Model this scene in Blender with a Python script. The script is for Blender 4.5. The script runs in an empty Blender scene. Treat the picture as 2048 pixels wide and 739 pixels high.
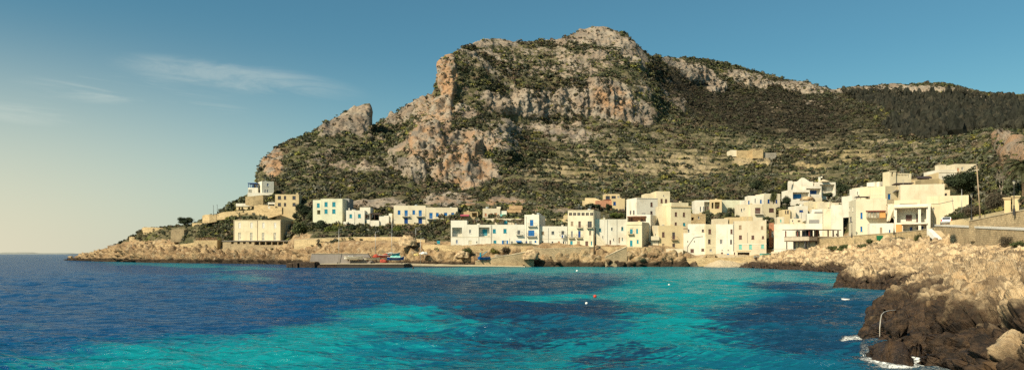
import bpy, bmesh, math, random
import numpy as np
from mathutils import Vector, Matrix

random.seed(7)
RNG = np.random.default_rng(11)
SC = bpy.context.scene
COL = SC.collection

# ------------------------------------------------------------------ camera numbers
F = 1500.0          # focal length in photo pixels (photo is 2048 wide)
CX, HY = 1024.0, 507.0   # picture centre column, horizon row
CAMZ = 4.0          # eye height above the water


def at(px, py, d):
    """a point seen at photo pixel (px, py) that stands d metres away"""
    return Vector(((px - CX) * d / F, d, CAMZ + (HY - py) * d / F))


# ------------------------------------------------------------------ numpy noise
def _h(ix, iy, iz, seed):
    h = (ix.astype(np.int64) * 374761393 + iy.astype(np.int64) * 668265263 + iz.astype(np.int64) * 2147483647 * 3 + seed * 974711) & 0xFFFFFFFF
    h = ((h ^ (h >> 13)) * 1274126177) & 0xFFFFFFFF
    h = (h ^ (h >> 16)) & 0xFFFFFFFF
    h = (h * 2246822519) & 0xFFFFFFFF
    h ^= h >> 15
    return (h & 0xFFFFFF).astype(np.float32) / 16777215.0


def vnoise(p, seed=0):
    """value noise in [-1, 1]; p is (..., 3)"""
    f = np.floor(p)
    i = f.astype(np.int64)
    t = (p - f).astype(np.float32)
    t = t * t * t * (t * (t * 6 - 15) + 10)
    x, y, z = i[..., 0], i[..., 1], i[..., 2]
    tx, ty, tz = t[..., 0], t[..., 1], t[..., 2]
    out = 0
    for dx in (0, 1):
        wx = tx if dx else 1 - tx
        for dy in (0, 1):
            wy = ty if dy else 1 - ty
            for dz in (0, 1):
                wz = tz if dz else 1 - tz
                out = out + wx * wy * wz * _h(x + dx, y + dy, z + dz, seed)
    return out * 2 - 1


def fbm(p, octv=4, seed=0, lac=2.03, gain=0.5):
    a, s, n = 1.0, 0.0, 0.0
    q = np.array(p, dtype=np.float64)
    for k in range(octv):
        s = s + a * vnoise(q, seed + k * 17)
        n += a
        a *= gain
        q = q * lac + 3.7
    return s / n


def ridged(p, octv=4, seed=0, lac=2.1, gain=0.5):
    a, s, n = 1.0, 0.0, 0.0
    q = np.array(p, dtype=np.float64)
    for k in range(octv):
        s = s + a * (1 - np.abs(vnoise(q, seed + k * 13)) * 2)
        n += a
        a *= gain
        q = q * lac + 5.1
    return s / n


def worley(p, seed=0):
    """F1, F2 distances and a random number of the nearest cell"""
    f = np.floor(p)
    i = f.astype(np.int64)
    t = (p - f).astype(np.float32)
    f1 = np.full(p.shape[:-1], 9.0, np.float32)
    f2 = f1.copy()
    idn = np.zeros_like(f1)
    for dx in (-1, 0, 1):
        for dy in (-1, 0, 1):
            for dz in (-1, 0, 1):
                cx, cy, cz = i[..., 0] + dx, i[..., 1] + dy, i[..., 2] + dz
                r1 = _h(cx, cy, cz, seed)
                r2 = _h(cx, cy, cz, seed + 101)
                r3 = _h(cx, cy, cz, seed + 202)
                d = np.sqrt((dx + r1 - t[..., 0]) ** 2 + (dy + r2 - t[..., 1]) ** 2 + (dz + r3 - t[..., 2]) ** 2)
                near = d < f1
                f2 = np.where(near, f1, np.minimum(f2, d))
                idn = np.where(near, r1, idn)
                f1 = np.where(near, d, f1)
    return f1, f2, idn


def sstep(a, b, x):
    t = np.clip((x - a) / (b - a), 0, 1)
    return t * t * (3 - 2 * t)


# ------------------------------------------------------------------ object helpers
def tag(o, label=None, cat=None, group=None, kind=None):
    if label:
        o['label'] = label
    if cat:
        o['category'] = cat
    if group:
        o['group'] = group
    if kind:
        o['kind'] = kind
    return o


def empty(name, loc, rz=0.0):
    o = bpy.data.objects.new(name, None)
    COL.objects.link(o)
    o.location = loc
    o.rotation_euler = (0, 0, rz)
    o.empty_display_size = 0.3
    return o


def link(name, me, parent=None, mat=None):
    if mat is not None:
        me.materials.append(mat)
    o = bpy.data.objects.new(name, me)
    COL.objects.link(o)
    if parent is not None:
        o.parent = parent
    return o


def raw_mesh(name, V, faces4=None, faces3=None, smooth=True):
    """mesh from numpy arrays"""
    me = bpy.data.meshes.new(name)
    V = np.ascontiguousarray(V, np.float32).reshape(-1, 3)
    me.vertices.add(len(V))
    me.vertices.foreach_set('co', V.ravel())
    idx, start, tot = [], [], []
    pos = 0
    for fc, n in ((faces4, 4), (faces3, 3)):
        if fc is None or len(fc) == 0:
            continue
        fc = np.ascontiguousarray(fc, np.int32)
        idx.append(fc.ravel())
        start.append(pos + np.arange(len(fc), dtype=np.int32) * n)
        tot.append(np.full(len(fc), n, np.int32))
        pos += fc.size
    idx = np.concatenate(idx)
    start = np.concatenate(start)
    tot = np.concatenate(tot)
    me.loops.add(len(idx))
    me.loops.foreach_set('vertex_index', idx)
    me.polygons.add(len(start))
    me.polygons.foreach_set('loop_start', start)
    me.polygons.foreach_set('loop_total', tot)
    me.polygons.foreach_set('use_smooth', np.full(len(start), smooth, bool))
    me.update(calc_edges=True)
    me.validate()
    return me


def grid_faces(nr, nc):
    a = np.arange(nr * nc, dtype=np.int32).reshape(nr, nc)
    return np.stack([a[:-1, :-1], a[:-1, 1:], a[1:, 1:], a[1:, :-1]], -1).reshape(-1, 4)


def add_attr(me, name, arr):
    a = me.attributes.new(name, 'FLOAT', 'POINT')
    a.data.foreach_set('value', np.ascontiguousarray(arr, np.float32).ravel())


def add_col(me, name, rgb):
    a = me.attributes.new(name, 'FLOAT_COLOR', 'POINT')
    rgb = np.asarray(rgb, np.float32).reshape(-1, 3)
    c = np.ones((len(rgb), 4), np.float32)
    c[:, :3] = rgb
    a.data.foreach_set('color', c.ravel())


# ------------------------------------------------------------------ material helpers
class Nodes:
    def __init__(self, mat):
        self.t = mat.node_tree
        self.n = self.t.nodes
        self.l = self.t.links

    def new(self, typ, **kw):
        nd = self.n.new(typ)
        for k, v in kw.items():
            if k.startswith('i_'):
                nd.inputs[int(k[2:]) if k[2:].isdigit() else k[2:].replace('_', ' ')].default_value = v
            else:
                setattr(nd, k, v)
        return nd

    def to(self, a, b):
        self.l.new(a, b)

    def val(self, x, sock):
        if hasattr(x, 'is_linked'):
            self.l.new(x, sock)
        else:
            sock.default_value = x

    def math(self, op, a, b=0.0, c=None, clamp=False):
        nd = self.n.new('ShaderNodeMath')
        nd.operation = op
        nd.use_clamp = clamp
        self.val(a, nd.inputs[0])
        self.val(b, nd.inputs[1])
        if c is not None:
            self.val(c, nd.inputs[2])
        return nd.outputs[0]

    def mix(self, fac, a, b, mode='MIX'):
        nd = self.n.new('ShaderNodeMix')
        nd.data_type = 'RGBA'
        nd.blend_type = mode
        self.val(fac, nd.inputs[0])
        for x, s in ((a, nd.inputs[6]), (b, nd.inputs[7])):
            if isinstance(x, (tuple, list)):
                s.default_value = (*x[:3], 1)
            else:
                self.l.new(x, s)
        return nd.outputs[2]

    def noise(self, scale, detail=4, rough=0.55, vec=None, dist=0.0):
        nd = self.n.new('ShaderNodeTexNoise')
        nd.inputs['Scale'].default_value = scale
        nd.inputs['Detail'].default_value = detail
        nd.inputs['Roughness'].default_value = rough
        nd.inputs['Distortion'].default_value = dist
        if vec is not None:
            self.l.new(vec, nd.inputs['Vector'])
        return nd.outputs['Fac']

    def range(self, x, a, b, c=0.0, d=1.0, smooth=True):
        nd = self.n.new('ShaderNodeMapRange')
        if smooth:
            nd.interpolation_type = 'SMOOTHSTEP'
        self.val(x, nd.inputs[0])
        for k, v in enumerate((a, b, c, d)):
            nd.inputs[k + 1].default_value = v
        return nd.outputs[0]

    def attr(self, name, out='Fac'):
        nd = self.n.new('ShaderNodeAttribute')
        nd.attribute_name = name
        return nd.outputs[out]

    def coords(self, kind='Object', scale=None):
        tc = self.n.new('ShaderNodeTexCoord')
        if scale is None:
            return tc.outputs[kind]
        mp = self.n.new('ShaderNodeMapping')
        mp.inputs['Scale'].default_value = scale
        self.l.new(tc.outputs[kind], mp.inputs['Vector'])
        return mp.outputs[0]

    def world_pos(self):
        return self.n.new('ShaderNodeNewGeometry').outputs['Position']

    def bump(self, h, strength=0.3, dist=0.1):
        nd = self.n.new('ShaderNodeBump')
        nd.inputs['Strength'].default_value = strength
        nd.inputs['Distance'].default_value = dist
        self.l.new(h, nd.inputs['Height'])
        return nd.outputs[0]


def new_mat(name, rough=0.9, spec=0.2):
    m = bpy.data.materials.new(name)
    m.use_nodes = True
    N = Nodes(m)
    b = m.node_tree.nodes['Principled BSDF']
    b.inputs['Roughness'].default_value = rough
    b.inputs['Specular IOR Level'].default_value = spec
    return m, N, b


def mat_plain(name, col, rough=0.6, spec=0.3, metal=0.0, var=0.12, scale=3.0):
    m, N, b = new_mat(name, rough, spec)
    n = N.noise(scale, 4, 0.6, N.world_pos())
    f = N.range(n, 0.3, 0.7, 1 - var, 1 + var, False)
    mx = N.n.new('ShaderNodeVectorMath')
    mx.operation = 'SCALE'
    mx.inputs[0].default_value = col[:3]
    N.to(f, mx.inputs['Scale'])
    N.to(mx.outputs[0], b.inputs['Base Color'])
    b.inputs['Metallic'].default_value = metal
    return m


def mat_stucco(name, col, stain=(0.36, 0.27, 0.155), amount=0.5, scale=0.25):
    amount = min(1.0, amount * 1.5)
    """painted render: patches, runs of dirt below edges, fine grain"""
    m, N, b = new_mat(name, 0.92, 0.15)
    p = N.world_pos()
    n1 = N.noise(scale, 5, 0.6, p)
    mp = N.new('ShaderNodeMapping')
    mp.inputs['Scale'].default_value = (1.6, 1.6, 0.16)
    N.to(p, mp.inputs['Vector'])
    n2 = N.noise(1.0, 5, 0.65, mp.outputs[0])
    n3 = N.noise(1.3, 6, 0.7, p)
    a = N.range(n1, 0.44, 0.68, 0, amount)
    r = N.range(n2, 0.5, 0.75, 0, amount * 0.8)
    c = N.mix(a, col, tuple(0.62 * x + 0.38 * y for x, y in zip(col, stain)))
    c = N.mix(r, c, tuple(0.5 * x + 0.5 * y for x, y in zip(col, stain)))
    c = N.mix(N.range(n3, 0.62, 0.72, 0, amount * 0.7), c, tuple(0.45 * x + 0.4 * y for x, y in zip(col, stain)))
    N.to(c, b.inputs['Base Color'])
    N.to(N.bump(N.noise(9, 6, 0.7, p), 0.35, 0.03), b.inputs['Normal'])
    return m


def mat_stone(name, col, mortar, scale=1.0, row=0.32, brick=0.7):
    m, N, b = new_mat(name, 0.95, 0.1)
    p = N.coords('Object')
    sx = N.new('ShaderNodeSeparateXYZ')
    N.to(p, sx.inputs[0])
    xy = N.math('ADD', sx.outputs[0], sx.outputs[1])
    cb = N.new('ShaderNodeCombineXYZ')
    N.to(xy, cb.inputs[0])
    N.to(sx.outputs[2], cb.inputs[1])
    dn = N.new('ShaderNodeTexNoise')
    dn.inputs['Scale'].default_value = 1.7
    N.to(p, dn.inputs['Vector'])
    ad = N.new('ShaderNodeVectorMath')
    ad.operation = 'MULTIPLY_ADD'
    N.to(dn.outputs['Color'], ad.inputs[0])
    ad.inputs[1].default_value = (0.3, 0.3, 0.3)
    N.to(cb.outputs[0], ad.inputs[2])
    v = N.new('ShaderNodeTexBrick')
    v.inputs['Scale'].default_value = scale
    v.inputs['Brick Width'].default_value = brick
    v.inputs['Row Height'].default_value = row
    v.inputs['Mortar Size'].default_value = 0.03
    v.inputs['Mortar Smooth'].default_value = 0.4
    v.inputs['Bias'].default_value = 0.0
    v.inputs['Color1'].default_value = (*[x * 1.18 for x in col], 1)
    v.inputs['Color2'].default_value = (*[x * 0.72 for x in col], 1)
    v.inputs['Mortar'].default_value = (*mortar, 1)
    N.to(ad.outputs[0], v.inputs['Vector'])
    n1 = N.noise(0.35, 5, 0.6, p)
    c = N.mix(N.range(n1, 0.4, 0.7, 0, 0.55), v.outputs['Color'], tuple(x * 1.35 for x in col))
    n2 = N.noise(2.6, 6, 0.7, p)
    c = N.mix(N.range(n2, 0.55, 0.75, 0, 0.6), c, tuple(x * 0.42 for x in col))
    N.to(c, b.inputs['Base Color'])
    h = N.math('ADD', N.math('MULTIPLY', v.outputs['Fac'], -1.0), N.math('MULTIPLY', n2, 0.8))
    N.to(N.bump(h, 0.7, 0.08), b.inputs['Normal'])
    return m


# ------------------------------------------------------------------ box / tube builder
class MB:
    """collects solids and links them as ONE mesh object"""

    def __init__(self):
        self.v, self.f = [], []

    def quad(self, *pts):
        k = len(self.v)
        self.v += [tuple(p) for p in pts]
        self.f.append(tuple(range(k, k + len(pts))))

    def hexa(self, p):
        """8 corners: bottom 0-3 counter-clockwise, top 4-7"""
        k = len(self.v)
        self.v += [tuple(q) for q in p]
        for f in ((3, 2, 1, 0), (4, 5, 6, 7), (0, 1, 5, 4), (1, 2, 6, 5), (2, 3, 7, 6), (3, 0, 4, 7)):
            self.f.append(tuple(k + i for i in f))

    def box(self, x0, x1, y0, y1, z0, z1):
        self.hexa([(x0, y0, z0), (x1, y0, z0), (x1, y1, z0), (x0, y1, z0), (x0, y0, z1), (x1, y0, z1), (x1, y1, z1), (x0, y1, z1)])

    def bar(self, a, b, r, n=6, r2=None, cap=True):
        a, b = Vector(a), Vector(b)
        r2 = r if r2 is None else r2
        d = (b - a).normalized()
        u = d.orthogonal().normalized()
        w = d.cross(u)
        k = len(self.v)
        for q, rr in ((a, r), (b, r2)):
            for i in range(n):
                t = 2 * math.pi * i / n
                self.v.append(tuple(q + (u * math.cos(t) + w * math.sin(t)) * rr))
        for i in range(n):
            j = (i + 1) % n
            self.f.append((k + i, k + j, k + n + j, k + n + i))
        if cap:
            self.f.append(tuple(k + i for i in reversed(range(n))))
            self.f.append(tuple(k + n + i for i in range(n)))

    def path(self, pts, radii, n=6):
        """smooth tube through points"""
        pts = [Vector(p) for p in pts]
        k0 = len(self.v)
        m = len(pts)
        if not hasattr(radii, '__len__'):
            radii = [radii] * m
        u = None
        for i, p in enumerate(pts):
            d = (pts[min(i + 1, m - 1)] - pts[max(i - 1, 0)]).normalized()
            if u is None:
                u = d.orthogonal().normalized()
            else:
                u = (u - d * u.dot(d)).normalized()
            w = d.cross(u)
            for j in range(n):
                t = 2 * math.pi * j / n
                self.v.append(tuple(p + (u * math.cos(t) + w * math.sin(t)) * radii[i]))
        for i in range(m - 1):
            for j in range(n):
                a = k0 + i * n + j
                b = k0 + i * n + (j + 1) % n
                self.f.append((a, b, b + n, a + n))
        self.f.append(tuple(k0 + j for j in reversed(range(n))))
        self.f.append(tuple(k0 + (m - 1) * n + j for j in range(n)))

    def lathe(self, prof, c=(0, 0, 0), n=16):
        """profile [(r, z)] turned about a vertical axis"""
        k0 = len(self.v)
        for r, z in prof:
            for j in range(n):
                t = 2 * math.pi * j / n
                self.v.append((c[0] + r * math.cos(t), c[1] + r * math.sin(t), c[2] + z))
        for i in range(len(prof) - 1):
            for j in range(n):
                a = k0 + i * n + j
                b = k0 + i * n + (j + 1) % n
                self.f.append((a, b, b + n, a + n))
        self.f.append(tuple(k0 + j for j in reversed(range(n))))
        self.f.append(tuple(k0 + (len(prof) - 1) * n + j for j in range(n)))

    def mesh(self, name, smooth=False):
        me = bpy.data.meshes.new(name)
        me.from_pydata(self.v, [], self.f)
        if smooth:
            me.polygons.foreach_set('use_smooth', [True] * len(me.polygons))
        me.update()
        return me

    def build(self, name, mat, parent=None, smooth=False, bevel=0.0):
        o = link(name, self.mesh(name, smooth), parent, mat)
        if bevel:
            bm = bmesh.new()
            bm.from_mesh(o.data)
            bmesh.ops.remove_doubles(bm, verts=bm.verts, dist=1e-5)
            bmesh.ops.bevel(bm, geom=bm.edges[:], offset=bevel, segments=1, affect='EDGES', clamp_overlap=True)
            bm.to_mesh(o.data)
            bm.free()
        return o


# ------------------------------------------------------------------ camera, sun, sky
cam = bpy.data.cameras.new('camera')
cam.sensor_width = 36.0
cam.lens = 36.0 * F / 2048.0
cam.shift_y = (HY - 369.5) / 2048.0
cam.clip_start = 0.5
cam.clip_end = 90000
cam_o = bpy.data.objects.new('camera', cam)
COL.objects.link(cam_o)
cam_o.location = (0, 0, CAMZ)
cam_o.rotation_euler = (math.radians(90), 0, 0)
SC.camera = cam_o

SUN_EL, SUN_AZ = math.radians(40), math.radians(226)    # azimuth clockwise from +Y (the way the camera looks)
sd = Vector((math.sin(SUN_AZ) * math.cos(SUN_EL), math.cos(SUN_AZ) * math.cos(SUN_EL), math.sin(SUN_EL)))
sun = bpy.data.lights.new('sun', 'SUN')
sun.energy = 5.0
sun.angle = math.radians(0.5)
sun.color = (1.0, 0.87, 0.66)
sun_o = bpy.data.objects.new('sun', sun)
COL.objects.link(sun_o)
sun_o.rotation_euler = sd.to_track_quat('Z', 'Y').to_euler()

W = bpy.data.worlds.new('World')
SC.world = W
W.use_nodes = True
WN = Nodes(W)
bg = W.node_tree.nodes['Background']
sky = WN.new('ShaderNodeTexSky')
sky.sky_type = 'NISHITA'
sky.sun_disc = False
sky.sun_elevation = SUN_EL
sky.sun_rotation = SUN_AZ
sky.altitude = 0
sky.air_density = 1.0
sky.dust_density = 1.6
sky.ozone_density = 1.0
dirv = WN.coords('Generated')
sxyz = WN.new('ShaderNodeSeparateXYZ')
WN.to(dirv, sxyz.inputs[0])
# the air is a little teal, and thick with warm haze low over the open sea to the left
skyc = WN.mix(1.0, sky.outputs[0], (0.46, 0.86, 0.84), 'MULTIPLY')
lowz = WN.range(sxyz.outputs[2], -0.03, 0.31, 1, 0)
left = WN.range(sxyz.outputs[0], -0.72, 0.02, 1, 0)
hz = WN.math('MULTIPLY', WN.math('POWER', lowz, 1.1), left)
skyc = WN.mix(WN.math('MULTIPLY', WN.range(sxyz.outputs[2], -0.03, 0.26, 1, 0), 0.45), skyc, (4.2, 6.6, 6.6))
skyc = WN.mix(WN.math('MULTIPLY', hz, 0.95), skyc, (7.4, 6.6, 4.75))
# thin cirrus streaks, high up to the left
cl = WN.new('ShaderNodeVectorMath', operation='DIVIDE')
cz = WN.new('ShaderNodeCombineXYZ')
zz = WN.math('MAXIMUM', sxyz.outputs[1], 0.05)
for k in range(3):
    WN.to(zz, cz.inputs[k])
WN.to(dirv, cl.inputs[0])
WN.to(cz.outputs[0], cl.inputs[1])
mp = WN.new('ShaderNodeMapping')
mp0 = WN.new('ShaderNodeMapping')
mp0.inputs['Rotation'].default_value = (0, math.radians(-7.5), 0)
WN.to(cl.outputs[0], mp0.inputs['Vector'])
mp.inputs['Scale'].default_value = (3.0, 1.0, 30.0)
WN.to(mp0.outputs[0], mp.inputs['Vector'])
cn = WN.noise(1.0, 8, 0.66, mp.outputs[0], 1.2)
csp = WN.new('ShaderNodeSeparateXYZ')
WN.to(cl.outputs[0], csp.inputs[0])


def streak(cx, cz_, rx, rz, slope):
    """soft elongated patch of sky (tangent-plane coordinates) where a wisp of cirrus is"""
    dx = WN.math('SUBTRACT', csp.outputs[0], cx)
    dz = WN.math('SUBTRACT', WN.math('SUBTRACT', csp.outputs[2], cz_), WN.math('MULTIPLY', dx, slope))
    e = WN.math('ADD', WN.math('POWER', WN.math('MULTIPLY', dx, 1 / rx), 2.0), WN.math('POWER', WN.math('MULTIPLY', dz, 1 / rz), 2.0))
    return WN.range(e, 0.0, 1.0, 1, 0)


s = streak(-0.37, 0.235, 0.19, 0.026, -0.13)
for a in ((-0.52, 0.218, 0.17, 0.024, -0.05), (-0.66, 0.19, 0.10, 0.02, -0.12), (-0.40, 0.195, 0.06, 0.01, -0.1)):
    s = WN.math('MAXIMUM', s, streak(*a))
cm = WN.math('MULTIPLY', WN.range(cn, 0.40, 0.72, 0, 1), s)
skyc = WN.mix(WN.math('MULTIPLY', cm, 0.36), skyc, (6.6, 7.0, 6.2))
WN.to(skyc, bg.inputs['Color'])
bg.inputs['Strength'].default_value = 0.085

vs = SC.view_settings
vs.view_transform = 'Standard'
vs.look = 'None'
vs.exposure = 0.4
vs.gamma = 1.0
vs.use_curve_mapping = False
SC.render.engine = 'CYCLES'
SC.cycles.use_denoising = False
SC.cycles.sample_clamp_direct = 1.6
SC.cycles.sample_clamp_indirect = 3.0
SC.cycles.max_bounces = 5
SC.cycles.diffuse_bounces = 2
SC.cycles.glossy_bounces = 2
SC.cycles.transmission_bounces = 2
SC.cycles.caustics_reflective = False
SC.cycles.caustics_refractive = False
# ================================================================== THE LAND
def curve(keys):
    """keys [(u, D, y)] -> functions of the column u"""
    k = np.array(sorted(keys), float)
    return lambda u: (np.interp(u, k[:, 0], k[:, 1]), np.interp(u, k[:, 0], k[:, 2]))


# level curves, front to back: for a bearing u (photo column) the distance D and the row y where that level shows
LEV = [
    # waterline
    [(120, 520, 524), (135, 462, 520), (200, 395, 522), (300, 345, 524.5), (400, 318, 526), (500, 300, 527), (560, 285, 528), (620, 262, 530),
     (700, 245, 531.5), (800, 238, 532.2), (900, 233, 533), (1200, 231, 533), (1380, 231, 533), (1440, 224, 533.8), (1500, 226, 533), (1560, 226, 515), (1660, 222, 500), (1740, 195, 486), (1870, 148, 480), (2048, 100, 482), (2300, 75, 482)],
    # top of the rocks by the water
    [(120, 525, 523.5), (135, 466, 518.5), (160, 440, 511), (200, 402, 503), (256, 370, 500), (300, 354, 503), (400, 325, 505), (500, 306, 508), (560, 291, 512), (620, 268, 516),
     (700, 250, 519), (800, 241, 522), (900, 236, 522), (1080, 234.5, 525), (1200, 233, 512), (1260, 232.8, 506), (1310, 232.8, 505), (1360, 233.5, 511), (1400, 233, 530), (1440, 227, 530), (1500, 229, 528), (1560, 229, 512), (1660, 224, 499), (1740, 197, 485), (1870, 149, 476), (2048, 101, 477), (2300, 76, 477)],
    # lower road / foot of the first houses
    [(120, 530, 524.5), (135, 470, 521), (160, 446, 513), (200, 410, 499), (230, 395, 490), (256, 385, 487), (300, 372, 488), (400, 345, 494), (440, 333, 500), (500, 325, 500), (560, 313, 500), (576, 308, 498), (590, 284, 484), (620, 275, 484),
     (700, 258, 484), (780, 250, 484), (840, 246, 486), (900, 240, 490), (1060, 237.5, 492), (1300, 237.5, 492), (1350, 237, 497), (1390, 236, 514), (1440, 232, 515), (1500, 233, 513), (1560, 232, 506), (1640, 226, 490), (1700, 210, 474), (1790, 192, 463), (1870, 178, 452), (1900, 150, 450), (1960, 124, 452), (2048, 104, 455), (2300, 78, 456)],
    # behind the first row
    [(120, 540, 526), (135, 480, 523), (160, 455, 515), (200, 420, 503), (240, 405, 490), (258, 395, 474), (288, 385, 462), (334, 375, 456), (388, 362, 452), (440, 349, 443), (480, 339, 437), (520, 335, 436), (548, 337, 439), (558, 339, 449), (588, 338, 451), (604, 312, 448), (620, 300, 445),
     (700, 288, 456), (780, 284, 460), (860, 280, 462), (915, 260, 460), (960, 257, 447), (1100, 255, 447), (1200, 270, 443), (1250, 285, 435), (1320, 285, 438), (1400, 274, 441), (1500, 262, 447), (1600, 258, 443), (1650, 244, 438), (1700, 218, 430), (1770, 202, 432), (1870, 186, 428), (1950, 165, 412), (2048, 125, 397), (2300, 95, 385)],
    # back of the village / foot of the slope
    [(120, 560, 527), (135, 500, 525), (200, 440, 508), (258, 410, 476), (290, 402, 458), (334, 395, 453), (388, 385, 449), (407, 378, 437), (434, 370, 431), (461, 360, 412), (493, 355, 398), (512, 350, 399), (525, 352, 396), (545, 346, 396), (575, 350, 400), (600, 348, 402), (640, 338, 402),
     (700, 325, 408), (780, 315, 410), (860, 305, 410), (915, 300, 412), (1000, 300, 408), (1100, 300, 408), (1250, 335, 399), (1400, 325, 402), (1500, 303, 404), (1580, 300, 395), (1640, 300, 394), (1690, 300, 384), (1800, 260, 345), (1880, 245, 335), (1950, 235, 325), (1985, 190, 318), (2010, 160, 305), (2048, 150, 288), (2120, 140, 265), (2300, 120, 240)],
    # foot of the lower crag
    [(120, 600, 530), (200, 480, 515), (258, 440, 485), (334, 420, 460), (407, 410, 445), (461, 395, 420), (505, 390, 395), (519, 425, 358), (545, 420, 355), (640, 400, 355), (740, 400, 352), (800, 395, 362), (830, 392, 378), (950, 392, 380), (1030, 400, 355), (1100, 410, 352),
     (1250, 440, 340), (1400, 450, 340), (1550, 450, 335), (1700, 430, 320), (1850, 400, 310), (1950, 330, 300), (1990, 260, 300), (2048, 185, 276), (2120, 165, 250), (2300, 140, 225)],
    # top of the lower crag
    [(120, 640, 532), (258, 470, 500), (407, 440, 455), (505, 405, 405), (519, 433, 353), (545, 455, 325), (640, 440, 322), (740, 450, 320), (790, 445, 322), (812, 430, 300), (832, 428, 262), (900, 432, 254), (960, 440, 256), (1010, 448, 260), (1040, 458, 300), (1100, 480, 302), (1250, 500, 292), (1400, 520, 292), (1550, 540, 290), (1700, 540, 280), (1850, 520, 275), (1950, 480, 270), (2048, 420, 262), (2300, 360, 230)],
    # foot of the great cliff
    [(120, 680, 534), (258, 500, 512), (407, 470, 470), (508, 415, 412), (519, 443, 349), (532, 470, 318), (560, 485, 302), (640, 490, 285), (700, 508, 276), (738, 520, 270), (744, 530, 275), (800, 545, 276), (850, 548, 245), (870, 552, 235), (890, 552, 232), (950, 556, 225), (1000, 565, 240), (1040, 572, 248), (1100, 590, 248), (1200, 598, 240), (1300, 600, 254), (1350, 640, 240), (1420, 760, 225), (1550, 780, 228), (1700, 760, 235), (1850, 740, 238), (2048, 700, 235), (2300, 600, 215)],
    # top of the great cliff
    [(120, 720, 536), (258, 530, 520), (407, 500, 480), (510, 425, 415), (519, 452, 346), (532, 478, 316), (560, 496, 294), (640, 515, 265), (700, 524, 236), (738, 532, 226), (743, 540, 262), (748, 575, 258), (800, 615, 246), (850, 628, 212), (864, 630, 200), (870, 575, 196), (879, 572, 160), (886, 576, 136), (920, 578, 138), (960, 580, 152), (1000, 585, 172), (1040, 592, 178), (1100, 606, 172), (1160, 612, 165), (1230, 618, 160), (1270, 622, 175), (1310, 640, 200), (1350, 800, 165), (1400, 930, 172), (1440, 950, 186), (1500, 970, 184), (1600, 1000, 190), (1646, 1010, 194), (1700, 1060, 200), (1850, 1080, 205), (2048, 1040, 212), (2300, 900, 212)],
    # skyline
    [(120, 760, 538), (258, 560, 528), (407, 530, 490), (513, 430, 418), (516, 440, 378), (518.5, 458, 357), (521, 468, 341), (530, 480, 320), (548, 490, 299), (562, 500, 291.5), (601, 510, 277), (625, 515, 266), (649, 522, 253), (667, 528, 239.5), (690, 534, 225), (714, 540, 216), (729, 542, 207.5), (739.5, 544, 207), (742, 545, 214), (743.5, 548, 252), (759, 620, 251), (786, 630, 235), (821, 640, 210), (848, 645, 193), (863, 648, 190), (867, 648, 194), (869.5, 585, 198), (872.5, 584, 186), (878, 584, 172),
     (884, 584, 134), (889, 586, 115.5), (902, 590, 110.6), (931, 620, 93.5), (950, 660, 86), (989, 700, 79), (1028, 700, 86), (1053, 705, 83), (1111, 715, 84), (1130, 722, 76), (1160, 738, 64), (1184, 745, 53), (1218, 748, 57), (1247, 745, 69), (1267, 740, 84), (1286, 745, 101), (1303, 760, 115), (1320, 860, 113), (1350, 960, 117.5), (1415, 1000, 118), (1467, 1020, 130.6), (1492, 1030, 141), (1524, 1035, 145), (1549, 1040, 151), (1585, 1045, 163), (1614, 1050, 165), (1646, 1060, 175), (1669, 1090, 180), (1701, 1120, 174.5), (1742, 1130, 172),
     (1786, 1140, 168.6), (1820, 1150, 172), (1857, 1155, 166), (1888, 1160, 168.6), (1921, 1160, 175), (1972, 1160, 185.5), (2023, 1150, 189), (2048, 1140, 190.6), (2150, 1080, 200), (2300, 1000, 205)],
]
CURVES = [curve(k) for k in LEV]

us = np.concatenate([np.arange(112, 2052, 1.6), np.arange(2052, 2280, 6.0)])
rows_per = [8, 26, 26, 20, 26, 52, 56, 62, 84, 70, 16, 6]


def hill_levels(us):
    D, Z = [], []
    for k, c in enumerate(CURVES):
        d, y = c(us)
        z = CAMZ + (HY - y) * d / F
        if k == 0:
            z = z * 0 + np.minimum(z, 0.0) * 0 + np.where(us > 1530, z, 0.0)
        D.append(d)
        Z.append(z)
    D.insert(0, D[0] - 9)
    Z.insert(0, np.where(us > 1530, Z[0] - 3, -3.0))
    dn, zn = D[-1], Z[-1]
    D.append(dn + 30)
    Z.append(zn - 8)
    D.append(dn + 500)
    Z.append(zn * 0 - 6)
    return np.array(D), np.array(Z)


LD, LZ = hill_levels(us)
nlev = len(LD)
DD, ZZ, LV = [], [], []
for k in range(nlev - 1):
    n = rows_per[k]
    for i in range(n):
        t = i / n
        ts = t
        DD.append(LD[k] * (1 - t) + LD[k + 1] * t)
        ZZ.append(LZ[k] * (1 - ts) + LZ[k + 1] * ts)
        LV.append(k + t)
DD.append(LD[-1]); ZZ.append(LZ[-1]); LV.append(nlev - 1.0)
DD, ZZ = np.array(DD), np.array(ZZ)
LV = np.array(LV)[:, None] * np.ones_like(us)[None, :]
nr, nc = DD.shape
UU = np.broadcast_to(us[None, :], DD.shape)
# rounded joints between the levels
ZS = ZZ.copy()
for _ in range(3):
    ZS[1:-1] = 0.25 * ZS[:-2] + 0.5 * ZS[1:-1] + 0.25 * ZS[2:]
keep = (LV > 9.3) & (LV < 10.6)
ZZ = np.where(keep, ZZ, ZS)
P = np.stack([(UU - CX) * DD / F, DD, ZZ], -1)
YY = HY - (ZZ - CAMZ) * F / DD


def blobs(u, y, L):
    out = np.zeros_like(u)
    for (cx, cy, rx, ry, ang, s) in L:
        a = math.radians(ang)
        dx, dy = u - cx, y - cy
        e = np.sqrt(((dx * math.cos(a) + dy * math.sin(a)) / rx) ** 2 + ((-dx * math.sin(a) + dy * math.cos(a)) / ry) ** 2)
        out = np.maximum(out, s * (1 - sstep(0.55, 1.25, e)))
    return out


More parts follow.
